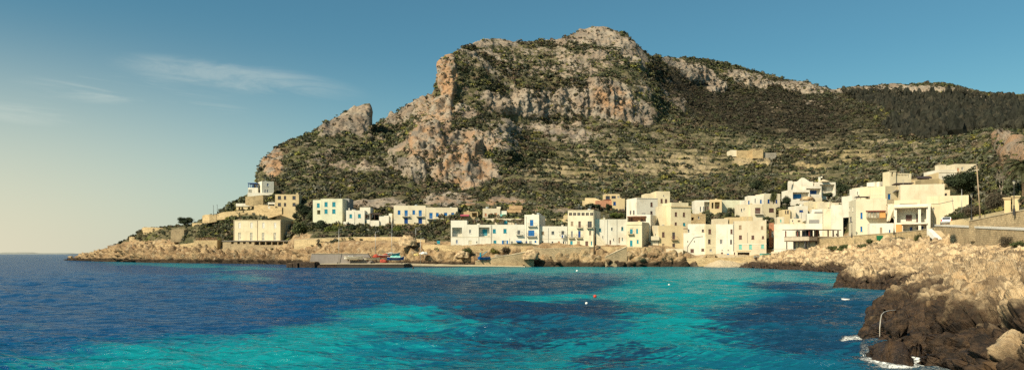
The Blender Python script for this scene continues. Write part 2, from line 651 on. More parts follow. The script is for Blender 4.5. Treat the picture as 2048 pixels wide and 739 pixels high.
ROCKS = [(546, 324, 26, 32, 0, 1.1), (690, 246, 75, 22, -28, 0.85), (715, 240, 28, 40, 0, 1.0), (845, 215, 35, 28, -30, 0.9), (800, 245, 45, 14, -25, 0.7),
         (897, 160, 18, 58, 0, 1.2), (885, 235, 26, 50, 10, 1.0), (930, 225, 30, 18, 20, 0.75), (1000, 210, 52, 24, 15, 0.95), (1065, 208, 55, 34, 10, 1.0), (1130, 205, 55, 32, 10, 0.95), (1215, 200, 60, 48, 15, 1.0),
         (1275, 228, 42, 28, 20, 1.0), (1195, 72, 55, 24, 0, 0.95), (1262, 105, 52, 26, 42, 0.85), (985, 88, 60, 10, 0, 0.8), (1120, 82, 60, 8, 0, 0.6), (1150, 130, 60, 16, 20, 0.55),
         (858, 285, 38, 42, 0, 0.95), (930, 292, 72, 38, 0, 1.0), (1000, 288, 42, 34, 25, 1.0), (838, 345, 42, 28, 0, 0.8), (905, 345, 55, 38, 0, 0.9), (965, 345, 45, 28, 0, 0.75), (940, 370, 30, 18, 0, 1.0),
         (1120, 262, 95, 14, 4, 0.62), (1000, 255, 60, 10, 10, 0.7), (1400, 150, 70, 22, 22, 0.85), (1432, 172, 26, 20, 0, 1.0), (1500, 160, 60, 18, 12, 0.95), (1600, 176, 70, 13, 8, 0.95), (1345, 124, 45, 10, 5, 0.8),
         (1340, 200, 60, 20, 40, 0.55), (1780, 178, 100, 12, 3, 0.9), (1920, 190, 75, 11, 12, 0.85), (1670, 182, 40, 7, 0, 0.7), (2032, 318, 42, 40, -30, 0.85),
         (900, 402, 70, 12, 0, 0.75), (765, 408, 70, 12, 0, 0.85), (1010, 402, 45, 12, 0, 0.8), (1100, 420, 60, 12, 0, 0.7), (1180, 345, 26, 5, 0, 0.2)]
rk = blobs(UU, YY, ROCKS)
n_lo = fbm(P / 60.0, 4, 3)
n_md = fbm(P / np.array([16.0, 16.0, 20.0]), 4, 8)
shore = 1 - sstep(2.9, 3.5, LV + n_md * 0.5)           # ochre rock and earth below the houses
shore = np.where(LV > 8, 0, shore)
base_rock = np.where(LV > 4.8, 0.13 + 0.22 * (1 - sstep(1280, 1400, UU)) * sstep(5.5, 7, LV), 0)
rock = np.clip(np.maximum(rk, base_rock) + n_lo * 0.28 + n_md * 0.42, 0, 1)
rock = np.maximum(rock, shore * 0.95)
# dry-stone terraces on the slopes right of the crag
terr_m = blobs(UU, YY, [(1250, 335, 230, 46, 0, 1.0), (1600, 315, 260, 60, 4, 1.0), (1780, 290, 160, 50, 0, 0.9), (1080, 345, 60, 26, 0, 0.8)])
terr_m *= (LV > 5) & (LV < 8.5)
# normals of the base surface
def grid_normals(P):
    du = np.gradient(P, axis=1)
    dv = np.gradient(P, axis=0)
    n = np.cross(du, dv)
    n /= np.linalg.norm(n, axis=-1, keepdims=True) + 1e-9
    return n


NRM = grid_normals(P)
# displacement ------------------------------------------------
far = sstep(4.6, 6.0, LV)
q = P * np.array([1, 1, 0.62])
big = ridged(q / 46.0, 4, 21)
mid = ridged(q / 15.0, 4, 33)
w1, w2, wi = worley(q / 8.5, 5)
crag = (w2 - w1)
fine = fbm(P / 2.6, 3, 44)
amp = rock * far * np.where(LV > 10.8, 0, 1) * (1 - 0.5 * blobs(UU, YY, [(715, 235, 60, 50, 0, 1.0)])) * (1 - 0.5 * blobs(UU, YY, [(545, 325, 45, 40, 0, 1.0)]))
w3, w4, _w = worley(q / 3.6, 15)
disp = amp * (big * 5.6 + mid * 4.2 + (crag - 0.35) * 4.6 + (w4 - w3 - .3) * 1.8 + fine * 1.2 + ridged(P / np.array([15.0, 34.0, 80.0]), 3, 37) * 4.5)
veg = fbm(P / 9.0, 4, 51)
disp += far * (1 - rock) * (fbm(P / 38.0, 3, 61) * 2.8 + veg * 1.0)
# shore rocks: blocky
s1, s2, si = worley(P / np.array([3.4, 3.4, 2.2]), 9)
s3, s4, _s = worley(P / np.array([1.3, 1.3, 0.9]), 19)
disp += shore * (1 - far) * (1 + 0.6 * (1 - sstep(560, 660, UU))) * ((0.55 - s1) * 1.9 + (s2 - s1 - 0.3) * 1.5 + (s4 - s3 - .3) * 0.7 + ridged(P / 2.2, 3, 71) * 0.55 + fbm(P / 9, 3, 72) * 1.3)
pt = 1 - sstep(560, 660, UU)
q2 = np.stack([P[..., 0] / 7, P[..., 1] / 7, (P[..., 2] * 0.9 - P[..., 0] * 0.35) / 1.7], -1)
disp += shore * (1 - far) * pt * (ridged(q2, 3, 77) * 1.5 - 0.4)
edge = sstep(112, 150, UU)
# keep the built-on ground and the skyline close to their drawn shape
lock = 1 - 0.75 * np.exp(-((LV - 3.0) / 0.35) ** 2)
sky_l = 1 - 0.62 * np.exp(-((LV - 10.0) / 0.35) ** 2)
disp *= edge * lock * sky_l
disp *= np.where(LV < 1.0, 0.3, 1)
beach = np.exp(-((UU - 1445) / 45.0) ** 4) * (LV < 3.2)
disp *= 1 - 0.93 * beach
disp *= np.where((LV < 4.2), 1 - 0.92 * sstep(1520, 1580, UU), 1)
P2 = P + NRM * disp[..., None]
# terraces: flats and risers
step = 4.2
zt = P2[..., 2] + n_lo * 5 + P2[..., 0] * 0.008
ph = np.mod(zt / step, 1.0)
tz = (sstep(0.62, 1.0, ph) - ph) * step * 0.8
P2[..., 2] += tz * terr_m
band = np.exp(-((ph - 0.82) / 0.13) ** 2) * terr_m * sstep(-0.15, 0.25, fbm(P / np.array([26, 26, 9.0]), 3, 81))

me = raw_mesh('hillside', P2, grid_faces(nr, nc))
add_attr(me, 'rock', rock)
add_attr(me, 'shore', shore)
add_attr(me, 'band', band)
add_attr(me, 'warm', blobs(UU, YY, [(546, 326, 30, 34, 0, 1.0), (900, 160, 26, 70, 0, 0.9), (880, 230, 40, 50, 0, 0.6), (930, 350, 60, 40, 0, 1.0), (1225, 205, 45, 30, 20, 0.8), (860, 290, 60, 40, 0, 0.7), (1000, 410, 140, 14, 0, 0.8), (960, 290, 60, 30, 0, .5), (2030, 318, 50, 48, 0, 0.7)]))
pine_m = blobs(UU, YY, [(1750, 195, 95, 18, 14, 1), (1850, 212, 130, 26, 8, 1), (1980, 225, 150, 38, 4, 1), (1870, 255, 100, 22, 0, 0.9), (2120, 230, 120, 50, 0, 1.0)]) * (LV > 6.5) * (LV < 9.5)
brush_m = blobs(UU, YY, [(1430, 205, 150, 50, 25, 1.0), (1570, 230, 170, 58, 8, 1.0), (1800, 250, 90, 22, 0, 0.6), (1600, 205, 120, 20, 8, 0.8), (1700, 235, 60, 30, 0, 0.7)])
dry_m = blobs(UU, YY, [(1507, 324, 48, 11, 4, 1.2), (1600, 331, 60, 5, 2, 0.9), (1700, 310, 70, 16, 0, .5), (1800, 258, 30, 10, 0, .8), (1380, 330, 90, 25, 0, 0.35), (1180, 345, 80, 20, 0, 0.4)])
add_attr(me, 'dry', dry_m)
add_attr(me, 'brush', brush_m)
add_attr(me, 'pine', pine_m)
add_attr(me, 'sand', beach)

# ---- hillside material
m, N, b = new_mat('hillside_rock_and_scrub', 0.95, 0.08)
pos = N.world_pos()
rockA, shoreA = N.attr('rock'), N.attr('shore')
nb = N.noise(0.035, 6, 0.6, pos)
nf = N.noise(0.35, 6, 0.7, pos)
nm = N.noise(0.11, 6, 0.65, pos)
rc = N.mix(N.range(nb, 0.40, 0.62), (0.325, 0.272, 0.208), (0.19, 0.16, 0.128))
warm = N.math('MULTIPLY', N.math('ADD', N.attr('warm'), 0.28), N.range(nm, 0.38, 0.62))
rc = N.mix(N.math('MULTIPLY', warm, 1.0, clamp=True), rc, (0.36, 0.215, 0.12))
rc = N.mix(N.range(nf, 0.53, 0.66, 0, 0.8), rc, (0.085, 0.075, 0.062))
sh = N.mix(N.range(nm, 0.36, 0.64), (0.42, 0.295, 0.16), (0.29, 0.185, 0.10))
sh = N.mix(N.range(nf, 0.50, 0.64, 0, 0.8), sh, (0.105, 0.07, 0.04))
sh = N.mix(N.range(N.noise(0.6, 5, 0.6, pos), 0.52, 0.68, 0, 0.6), sh, (0.50, 0.40, 0.26))
# wet, algae-dark foot by the water
sp = N.new('ShaderNodeSeparateXYZ')
N.to(pos, sp.inputs[0])
wet = N.math('ADD', sp.outputs[2], N.math('MULTIPLY', N.noise(0.25, 5, 0.6, pos), -2.4))
sh = N.mix(N.range(wet, 0.0, 1.1, 0.96, 0), sh, (0.05, 0.036, 0.024))
sh = N.mix(N.attr('sand'), sh, (0.52, 0.42, 0.28))
ng = N.noise(0.05, 5, 0.6, pos)
vg = N.mix(N.range(ng, 0.38, 0.62), (0.070, 0.068, 0.034), (0.125, 0.105, 0.056))
vg = N.mix(N.range(nf, 0.50, 0.66, 0, 0.7), vg, (0.24, 0.20, 0.125))
vg = N.mix(N.range(N.noise(0.13, 5, 0.7, pos), 0.54, 0.68, 0, 0.7), vg, (0.105, 0.12, 0.025))
vg = N.mix(N.attr('brush'), vg, N.mix(N.range(nf, 0.44, 0.68), (0.036, 0.031, 0.020), (0.095, 0.072, 0.042)))
vg = N.mix(N.math('MULTIPLY', N.attr('dry'), N.range(nf, 0.35, 0.55), clamp=True), vg, (0.42, 0.31, 0.16))
vg = N.mix(N.attr('pine'), vg, (0.03, 0.028, 0.015))
vg = N.mix(N.math('MULTIPLY', N.attr('band'), N.range(nf, 0.32, 0.55, 0.2, 1.0), clamp=True), vg, (0.36, 0.28, 0.17))
mk = N.math('ADD', rockA, N.math('MULTIPLY', N.math('SUBTRACT', N.noise(0.22, 6, 0.7, pos), 0.5), 1.7))
mk = N.math('ADD', mk, N.math('MULTIPLY', N.math('SUBTRACT', nf, 0.5), 0.8))
c = N.mix(N.range(mk, 0.40, 0.56), vg, rc)
shm = N.math('ADD', shoreA, N.math('MULTIPLY', N.math('SUBTRACT', nm, 0.5), 0.7))
c = N.mix(N.range(shm, 0.35, 0.65), c, sh)
N.to(c, b.inputs['Base Color'])
hb = N.math('ADD', N.noise(0.5, 8, 0.72, pos), N.math('MULTIPLY', N.noise(0.12, 4, 0.6, pos), 1.5))
N.to(N.bump(hb, 0.9, 1.3), b.inputs['Normal'])
hill = link('hillside', me, None, m)
tag(hill, 'rocky green mountain and the ochre shore the village stands on', 'hillside', kind='structure')

# ------------------------------------------------------------------ low vegetation of the slopes, one mass nobody could count
def ico_low():
    bm = bmesh.new()
    bmesh.ops.create_icosphere(bm, subdivisions=1, radius=1)
    v = np.array([x.co[:] for x in bm.verts], np.float32)
    f = np.array([[x.index for x in q.verts] for q in bm.faces], np.int32)
    bm.free()
    return v, f


def ico_mid():
    bm = bmesh.new()
    bmesh.ops.create_icosphere(bm, subdivisions=2, radius=1)
    v = np.array([x.co[:] for x in bm.verts], np.float32)
    f = np.array([[x.index for x in q.verts] for q in bm.faces], np.int32)
    bm.free()
    return v, f


def mat_leaf(name, rough=0.75):
    m, N, b = new_mat(name, rough, 0.15)
    c = N.attr('tint', 'Color')
    n = N.noise(1.1, 4, 0.7, N.world_pos())
    mx = N.new('ShaderNodeVectorMath')
    mx.operation = 'SCALE'
    N.to(c, mx.inputs[0])
    N.to(N.range(n, 0.3, 0.7, 0.55, 1.5, False), mx.inputs['Scale'])
    N.to(mx.outputs[0], b.inputs['Base Color'])
    return m


M_SCRUB = mat_leaf('scrub_leaves')


def scatter_idx(wt, n):
    cdf = np.cumsum(wt.ravel().astype(np.float64))
    k = np.searchsorted(cdf, RNG.random(n) * cdf[-1])
    return np.clip(k, 0, wt.size - 1)


def bush_mass(name, centers, sizes, tints, shape, flat=0.75, jag=0.35, cone=False):
    v0, f0 = shape
    n, m = len(centers), len(v0)
    V = np.broadcast_to(v0[None], (n, m, 3)).copy()
    r = 1 + jag * RNG.normal(size=(n, m, 1))
    V *= np.clip(r, 0.45, 1.8)
    if cone:
        w = 1.0 - 0.42 * (V[..., 2:3] + 1) * 0.5
        V[..., :2] *= w
    a = RNG.random(n) * 2 * math.pi
    ca, sa = np.cos(a)[:, None], np.sin(a)[:, None]
    x = V[..., 0] * ca - V[..., 1] * sa
    y = V[..., 0] * sa + V[..., 1] * ca
    V = np.stack([x * sizes[:, None] * (0.8 + 0.5 * RNG.random((n, 1))), y * sizes[:, None], V[..., 2] * sizes[:, None] * flat], -1)
    V += centers[:, None, :]
    Fc = f0[None] + (np.arange(n, dtype=np.int32) * m)[:, None, None]
    me = raw_mesh(name, V, None, Fc.reshape(-1, 3), smooth=False)
    tv = tints[:, None, :] * (0.65 + 0.6 * RNG.random((n, m, 1)))
    add_col(me, 'tint', tv)
    return me


def tuft_mass(name, centers, sizes, tints, nl=26):
    """every bush a dome of small leaf clumps"""
    n = len(centers)
    d = RNG.normal(size=(n, nl, 3)).astype(np.float32)
    d[..., 2] = np.abs(d[..., 2]) * 0.8 - 0.15
    d /= np.linalg.norm(d, axis=-1, keepdims=True)
    S = sizes[:, None, None].astype(np.float32)
    asp = (0.8 + 0.6 * RNG.random((n, 1, 3))) * np.array([1.05, 1.05, 0.72])
    c = d * (0.55 + 0.5 * RNG.random((n, nl, 1))) * asp * S
    nv = d + RNG.normal(size=(n, nl, 3)) * 0.55
    nv /= np.linalg.norm(nv, axis=-1, keepdims=True)
    u = np.cross(nv, RNG.normal(size=(n, nl, 3)))
    u /= np.linalg.norm(u, axis=-1, keepdims=True)
    w = np.cross(nv, u)
    q = S * (0.30 + 0.28 * RNG.random((n, nl, 1)))
    V = np.stack([c + u * q, c - u * q * 0.6 + w * q * 0.85, c - u * q * 0.6 - w * q * 0.85], 2) + centers[:, None, None, :]
    me = raw_mesh(name, V, None, np.arange(n * nl * 3, dtype=np.int32).reshape(-1, 3), smooth=False)
    tv = tints[:, None, None, :] * (0.65 + 0.7 * RNG.random((n, nl, 1, 1))) * np.ones((1, 1, 3, 1))
    add_col(me, 'tint', tv)
    return me


def vert_area(P):
    du = np.gradient(P, axis=1)
    dv = np.gradient(P, axis=0)
    return np.linalg.norm(np.cross(du, dv), axis=-1)


def pick_tint(n, table):
    w = np.array([t[0] for t in table], float)
    k = RNG.choice(len(table), n, p=w / w.sum())
    c = np.array([t[1] for t in table], np.float32)[k]
    return c * (0.75 + 0.5 * RNG.random((n, 1)).astype(np.float32))


area = np.minimum(vert_area(P2), 60)
img = np.abs(np.gradient(YY, axis=0))                    # image rows a cell covers
dens = np.sqrt(area * np.clip(img, 0, 3)) * (LV > 2.6) * (LV < 10.25) * (UU > 225)
clump = sstep(-0.3, 0.3, fbm(P / 11.0, 3, 91)) * (0.25 + 0.95 * sstep(-0.25, 0.2, fbm(P / 48.0, 3, 92)))
dens = dens * (1.05 - np.clip(rock * 1.1, 0, 1) * 0.78) * (0.12 + clump) * np.where(UU < 450, 2.2, 1) * (1 - blobs(UU, YY, [(728, 225, 34, 34, 0, 1.0)])) * (1 - 0.97 * np.clip(dry_m * 1.3, 0, 1)) * (1 - 0.7 * shore)
dens = np.where((LV < 4.6) & (UU > 880) & (UU < 1760), dens * 0.6 * (LV > np.where((UU > 1330) & (UU < 1580), 3.6, 3.2)), dens)
NB = 70000
dens = dens * (1 - 0.4 * terr_m) * np.where(UU > 1580, LV > 3.12, 1)
k = scatter_idx(dens, NB)
cen = P2.reshape(-1, 3)[k].copy()
cen[:, :2] += RNG.normal(size=(NB, 2)) * 0.6
sz = np.exp(RNG.normal(size=NB) * 0.55) * np.interp(cen[:, 1], [120, 260, 420, 700, 1000], [0.4, 0.6, 0.78, 0.92, 1.25])
sz = np.minimum(sz, np.interp(cen[:, 1], [120, 420, 1000], [0.9, 1.9, 3.2])) * np.where(rock.ravel()[k] > 0.5, 0.62, 1) * np.where(UU.ravel()[k] < 450, 0.6, 1)
cen[:, 2] += sz * 0.25
tb = [(4, (0.034, 0.040, 0.021)), (4, (0.052, 0.056, 0.028)), (2.0, (0.085, 0.088, 0.034)), (0.8, (0.14, 0.135, 0.035)), (2.2, (0.085, 0.085, 0.06)), (2.4, (0.095, 0.075, 0.047))]
tn = pick_tint(NB, tb)
bk = brush_m.ravel()[k][:, None]
tn = tn * np.array([1.18, 1.16, 1.12])
reg = sstep(-0.3, 0.3, fbm(cen / 60.0, 3, 95))[:, None]
tn = tn * (0.8 + 0.35 * reg) * (1 + (1 - reg) * np.array([0.10, 0.0, 0.05]))
tn = tn * (1 - bk) + bk * pick_tint(NB, [(2, (0.030, 0.027, 0.018)), (2, (0.050, 0.040, 0.025)), (1, (0.042, 0.045, 0.022))])
me = tuft_mass('scrub', cen, sz, tn)
scrub = link('scrub', me, None, M_SCRUB)
tag(scrub, 'low dark green and olive scrub covering the mountain slopes', 'scrub', kind='stuff')

# pine wood on the far right slope
dens = np.sqrt(area * np.clip(img, 0, 3)) * sstep(0.25, 0.6, pine_m + 0.25 * fbm(P / 30.0, 3, 93))
NP_ = 6500
k = scatter_idx(dens, NP_)
cen = P2.reshape(-1, 3)[k].copy()
cen[:, :2] += RNG.normal(size=(NP_, 2)) * 2.5
sz = np.exp(RNG.normal(size=NP_) * 0.36) * 2.1
cen[:, 2] += sz * 0.9
tn = pick_tint(NP_, [(3, (0.020, 0.020, 0.013)), (2, (0.027, 0.025, 0.016)), (1, (0.038, 0.033, 0.021))])
me = bush_mass('pine_forest', cen, sz, tn, ico_mid(), 1.35, 0.2, cone=True)
pf = link('pine_forest', me, None, M_SCRUB)
tag(pf, 'dark pine wood covering the far right mountain slope', 'forest', kind='stuff')


def ground_z(x, y):
    """height of the hillside under (x, y)"""
    u = CX + x * F / max(y, 1.0)
    j = int(np.clip(np.searchsorted(us, u), 0, nc - 1))
    col = P2[:, j]
    return float(np.interp(y, col[:, 1], col[:, 2]))
# ================================================================== NEAR ROCKS (right)
def rock_patch(name, us, lev_fns, rows, seed, scales, label, bias=0.65, tide=0.0):
    """curvilinear strip of shore: lev_fns give (D, z) along the bearing; roughened by cellular and ridged noise"""
    D = [np.interp(us, *zip(*[(k[0], k[1]) for k in L])) for L in lev_fns]
    Z = [np.interp(us, *zip(*[(k[0], k[2]) for k in L])) for L in lev_fns]
    DD, ZZ, T = [], [], []
    for k in range(len(D) - 1):
        for i in range(rows[k]):
            t = i / rows[k]
            DD.append(D[k] * (1 - t) + D[k + 1] * t)
            ZZ.append(Z[k] * (1 - t) + Z[k + 1] * t)
            T.append(k + t)
    DD.append(D[-1]); ZZ.append(Z[-1]); T.append(len(D) - 1)
    DD, ZZ = np.array(DD), np.array(ZZ)
    for _ in range(4):
        ZZ[1:-1] = 0.25 * ZZ[:-2] + 0.5 * ZZ[1:-1] + 0.25 * ZZ[2:]
    U = np.broadcast_to(us[None], DD.shape)
    P = np.stack([(U - CX) * DD / F, DD, ZZ], -1)
    n = grid_normals(P)
    disp = 0
    q = P + 0.25 * scales[0][0] * np.stack([vnoise(P / scales[0][0], seed + 1), vnoise(P / scales[0][0], seed + 2), vnoise(P / scales[0][0], seed + 3)], -1)
    for j, (s, a, kind) in enumerate(scales):
        if kind == 'cell':
            f1, f2, ci = worley(q / np.array([s, s, s * 0.7]), seed + j * 31)
            disp = disp + a * ((ci - 0.5) * 0.9 + np.clip((f2 - f1) * 1.6, 0, 0.55) - 0.3)
        elif kind == 'lump':
            f1, f2, ci = worley(q / np.array([s, s, s * 0.8]), seed + j * 31)
            disp = disp + a * (0.55 - f1 + (ci - 0.5) * 0.6)
        elif kind == 'ridge':
            disp = disp + a * ridged(q / s, 3, seed + j * 31) * 0.7
        else:
            disp = disp + a * fbm(q / s, 4, seed + j * 31)
    disp = disp - bias * np.clip(ZZ, 0, 1)
    disp = disp * (0.3 + 0.7 * sstep(us[0], us[0] + 55, U))
    fade = np.clip((ZZ + 1.2) / 0.8, 0.0, 1)
    P = P + n * (disp * fade)[..., None]
    me = raw_mesh(name, P, grid_faces(*DD.shape))
    add_attr(me, 'tide', np.full(P.shape[:2], tide))
    o = link(name, me, None, M_ROCK)
    tag(o, label, 'rocks', kind='structure')
    return P, us


m, N, b = new_mat('shore_limestone', 0.85, 0.25)
pos = N.world_pos()
n1 = N.noise(0.5, 6, 0.62, pos)
n2 = N.noise(2.6, 8, 0.72, pos)
n3 = N.noise(11.0, 5, 0.7, pos)
vo = N.new('ShaderNodeTexVoronoi')
vo.feature = 'DISTANCE_TO_EDGE'
vo.inputs['Scale'].default_value = 1.1
dv = N.new('ShaderNodeTexNoise')
dv.inputs['Scale'].default_value = 1.4
dv.inputs['Detail'].default_value = 5
N.to(pos, dv.inputs['Vector'])
av = N.new('ShaderNodeVectorMath', operation='MULTIPLY_ADD')
N.to(dv.outputs['Color'], av.inputs[0])
av.inputs[1].default_value = (1.1, 1.1, 1.1)
N.to(pos, av.inputs[2])
N.to(av.outputs[0], vo.inputs['Vector'])
crack = N.range(vo.outputs['Distance'], 0.0, 0.045, 1, 0)
c = N.mix(N.range(n1, 0.36, 0.64), (0.62, 0.46, 0.27), (0.46, 0.315, 0.17))
c = N.mix(N.range(N.noise(0.8, 6, 0.66, pos), 0.40, 0.52, 0.8, 0), c, (0.13, 0.085, 0.05))
c = N.mix(N.range(n2, 0.34, 0.44, 0.6, 0), c, (0.10, 0.066, 0.04))
c = N.mix(N.range(n2, 0.55, 0.70, 0, 0.65), c, (0.62, 0.53, 0.39))
c = N.mix(N.range(N.noise(0.16, 5, 0.62, pos), 0.48, 0.64, 0, 0.6), c, (0.30, 0.215, 0.125))
c = N.mix(N.range(n3, 0.55, 0.72, 0, 0.25), c, (0.20, 0.135, 0.085))
c = N.mix(N.math('MULTIPLY', crack, 0.22), c, (0.06, 0.042, 0.03))
sp = N.new('ShaderNodeSeparateXYZ')
N.to(pos, sp.inputs[0])
wet = N.math('ADD', sp.outputs[2], N.math('MULTIPLY', N.math('SUBTRACT', N.noise(0.33, 6, 0.66, pos), 0.5), -4.4))
wet = N.math('ADD', wet, N.math('MULTIPLY', N.math('SUBTRACT', n2, 0.5), -1.1))
dk = N.mix(N.range(n2, 0.38, 0.62), (0.020, 0.014, 0.010), (0.070, 0.042, 0.023))
dk = N.mix(N.range(N.noise(0.9, 5, 0.6, pos), 0.56, 0.68, 0, 0.6), dk, (0.12, 0.066, 0.028))
wet = N.math('SUBTRACT', wet, N.attr('tide'))
wf = N.range(wet, 1.2, 2.4, 1, 0)
c = N.mix(wf, c, dk)
N.to(c, b.inputs['Base Color'])
N.to(N.range(wet, 0.2, 1.6, 0.42, 0.9), b.inputs['Roughness'])
h = N.math('ADD', N.noise(3.2, 9, 0.75, pos), N.math('MULTIPLY', N.noise(14.0, 6, 0.7, pos), 0.45))
h = N.math('ADD', h, N.math('MULTIPLY', crack, -0.25))
N.to(N.bump(h, 1.0, 0.10), b.inputs['Normal'])
M_ROCK = m

# far headland under the road wall
R3 = rock_patch('rocky_shore', np.arange(1470, 1800, 1.2), [
    [(1470, 212, -2), (1500, 205, -2), (1550, 190, -2), (1600, 174, -2), (1650, 160, -2), (1690, 150, -2), (1800, 140, -2)],
    [(1470, 220, -1.0), (1490, 217, 0.1), (1550, 199, 0), (1600, 182, 0), (1650, 168, 0), (1690, 158, 0), (1800, 150, 0)],
    [(1470, 221, -.8), (1490, 218.5, 0.9), (1550, 203, 1.7), (1600, 185.5, 2.3), (1650, 172, 2.4), (1690, 161, 2.2), (1800, 152, 2)],
    [(1470, 224, -.6), (1490, 222, 1.4), (1530, 216, 2.6), (1580, 204, 3.6), (1620, 196, 4.6), (1660, 186, 5.0), (1700, 174, 5.2), (1800, 158, 5.4)],
    [(1470, 226, -.6), (1500, 224, 1.6), (1560, 212, 3.6), (1600, 206, 4.6), (1640, 203, 6.0), (1665, 198, 6.6), (1700, 189, 7.0), (1760, 173, 7.4), (1800, 163, 7.6)],
    [(1470, 232, -1), (1560, 224, 3.4), (1640, 215, 5.2), (1700, 200, 6.2), (1800, 172, 7.6)],
], [8, 40, 60, 50, 14], 301, [(10.0, 1.1, 'ridge'), (7.0, 1.3, 'noise'), (3.2, 1.4, 'cell'), (2.2, 0.7, 'ridge'), (1.3, 0.6, 'cell'), (0.6, 0.15, 'ridge')], 'pale limestone shore with a dark wet foot below the road wall')

# middle headland
R2 = rock_patch('rocky_shore', np.arange(1666, 2240, 1.2), [
    [(1666, 84, -1.5), (1690, 82, -1.5), (1800, 81, -1.5), (2240, 60, -1.5)],
    [(1666, 91, -1.2), (1674, 90, 0), (1700, 87.5, 0), (1760, 86.5, 0), (1830, 86.5, 0), (2240, 66, 0.6)],
    [(1666, 92, -1.2), (1675, 91.5, 0.7), (1690, 89.5, 1.25), (1720, 89.5, 1.55), (1760, 90, 1.75), (1810, 91, 1.9), (1900, 86, 2.6), (2050, 78, 4.0), (2240, 70, 4.4)],
    [(1666, 94, -1.2), (1675, 96, 0.6), (1690, 99, 1.25), (1720, 103, 1.75), (1760, 106, 2.2), (1810, 108, 3.0), (1900, 98, 3.7), (2050, 86, 4.6), (2240, 74, 4.8)],
    [(1666, 100, -1.2), (1680, 108, -.6), (1700, 114, 0.8), (1720, 118, 2.0), (1760, 125, 3.0), (1800, 130, 4.3), (1870, 122, 4.8), (1950, 108, 4.7), (2050, 92, 4.9), (2240, 80, 5.0)],
    [(1666, 110, -1.2), (1690, 130, -1), (1710, 140, 1), (1740, 150, 4.2), (1780, 158, 6.3), (1830, 152, 6.8), (1870, 141, 6.6), (1950, 120, 5.6), (2048, 102, 5.2), (2240, 84, 5.2)],
    [(1666, 116, -1.2), (1690, 142, -1), (1740, 166, 5.5), (1780, 170, 7.0), (1830, 160, 7.0), (1870, 147, 6.6), (1950, 126, 5.5), (2048, 106, 5), (2240, 90, 5)],
], [8, 50, 40, 50, 60, 10], 401, [(9.0, 1.0, 'ridge'), (6.0, 1.2, 'noise'), (3.4, 1.5, 'cell'), (2.0, 0.6, 'ridge'), (1.3, 0.6, 'cell'), (0.5, 0.15, 'ridge')], 'middle headland of tan limestone with a dark undercut foot')

# near headland
R1 = rock_patch('rocky_shore', np.arange(1728, 2300, 1.1), [
    [(1706, 30, -1.2), (1760, 24, -1.2), (1800, 22.5, -1.2), (1880, 20, -1.2), (2048, 13, -1.0), (2300, 9, -1.0)],
    [(1728, 36, -1.2), (1737, 36.5, -0.8), (1741, 36, 0), (1752, 34.5, 0), (1762, 32, 0), (1774, 30.2, 0), (1800, 29.6, 0), (1840, 30.2, 0), (1866, 29.2, 0), (1884, 25.6, 0), (1950, 22, 0.1), (2048, 17.5, 0.3), (2300, 12, 0.5)],
    [(1728, 36.5, -1.2), (1737, 37, -0.7), (1742, 36.6, 0.7), (1752, 35.3, 1.05), (1768, 32.5, 0.95), (1780, 31.6, 0.9), (1800, 31.4, 0.9), (1840, 32.0, 0.9), (1868, 30.8, 0.9), (1888, 27.2, 1.0), (1950, 23.6, 1.2), (2048, 19.5, 1.5), (2300, 14, 1.8)],
    [(1728, 37, -1.2), (1737, 38, -0.7), (1743, 38.5, 0.95), (1752, 38.5, 1.3), (1760, 37, 1.45), (1800, 35.5, 1.55), (1840, 35.5, 1.6), (1880, 31.5, 1.7), (1950, 27, 2.0), (2048, 23, 2.4), (2300, 17, 2.8)],
    [(1728, 39, -1.2), (1737, 40, -0.9), (1744, 42, 0.7), (1752, 43, 1.0), (1760, 43, 1.2), (1800, 44, 1.6), (1880, 41, 2.3), (1950, 37, 2.7), (2048, 32, 3.15), (2300, 24, 3.5)],
    [(1728, 42, -1.2), (1737, 43, -1), (1752, 48, -0.6), (1775, 51, 0.1), (1790, 54, 0.8), (1805, 58, 1.35), (1880, 60, 2.6), (1950, 54, 3.2), (2048, 46, 3.65), (2300, 34, 4.0)],
    [(1706, 46, -1.2), (1760, 56, -1.0), (1790, 64, -0.6), (1808, 72, 0.9), (1830, 80, 1.8), (1900, 86, 3.0), (2048, 74, 4.3), (2300, 52, 4.6)],
    [(1706, 50, -1.2), (1760, 60, -1.2), (1790, 72, -1.2), (1808, 80, 0.0), (1830, 92, 1.2), (1900, 96, 2.6), (2048, 84, 4.0), (2300, 60, 4.2)],
], [10, 120, 110, 110, 80, 60, 10], 501, [(4.8, 0.55, 'ridge'), (3.4, 0.5, 'noise'), (2.3, 1.15, 'cell'), (1.4, 0.4, 'ridge'), (0.85, 0.45, 'cell'), (0.35, 0.10, 'ridge'), (0.28, 0.06, 'cell')], 'near headland of jagged brown and tan limestone dropping into the sea', 0.66, 0.22)

# ================================================================== THE SEA
ys = np.concatenate([np.linspace(1100, 745, 60), np.arange(744, 560, -0.45), np.arange(560, 510, -0.4), np.array([509.5, 509, 508.6, 508.2, 507.9, 507.6, 507.4, 507.25, 507.14, 507.08])])
Dw = CAMZ * F / (ys - HY)
uw = np.concatenate([np.arange(-260, -20, 8.0), np.arange(-20, 2070, 1.9), np.arange(2070, 2330, 8.0)])
Wd = np.broadcast_to(Dw[:, None], (len(ys), len(uw)))
Wu = np.broadcast_to(uw[None], Wd.shape)
Wy = np.broadcast_to(ys[:, None], Wd.shape)
X = (Wu - CX) * Wd / F
Y = Wd.copy()
z = np.zeros_like(X)
dX = np.zeros_like(X)
dYs = np.zeros_like(X)
sp_d = np.abs(np.gradient(Dw))[:, None]
sp_x = Wd * 1.9 / F
rg = np.random.default_rng(5)
wind = math.radians(76)
grp = 0.75 + 0.5 * fbm(np.stack([X / 14, Y / 22, X * 0], -1), 2, 600)
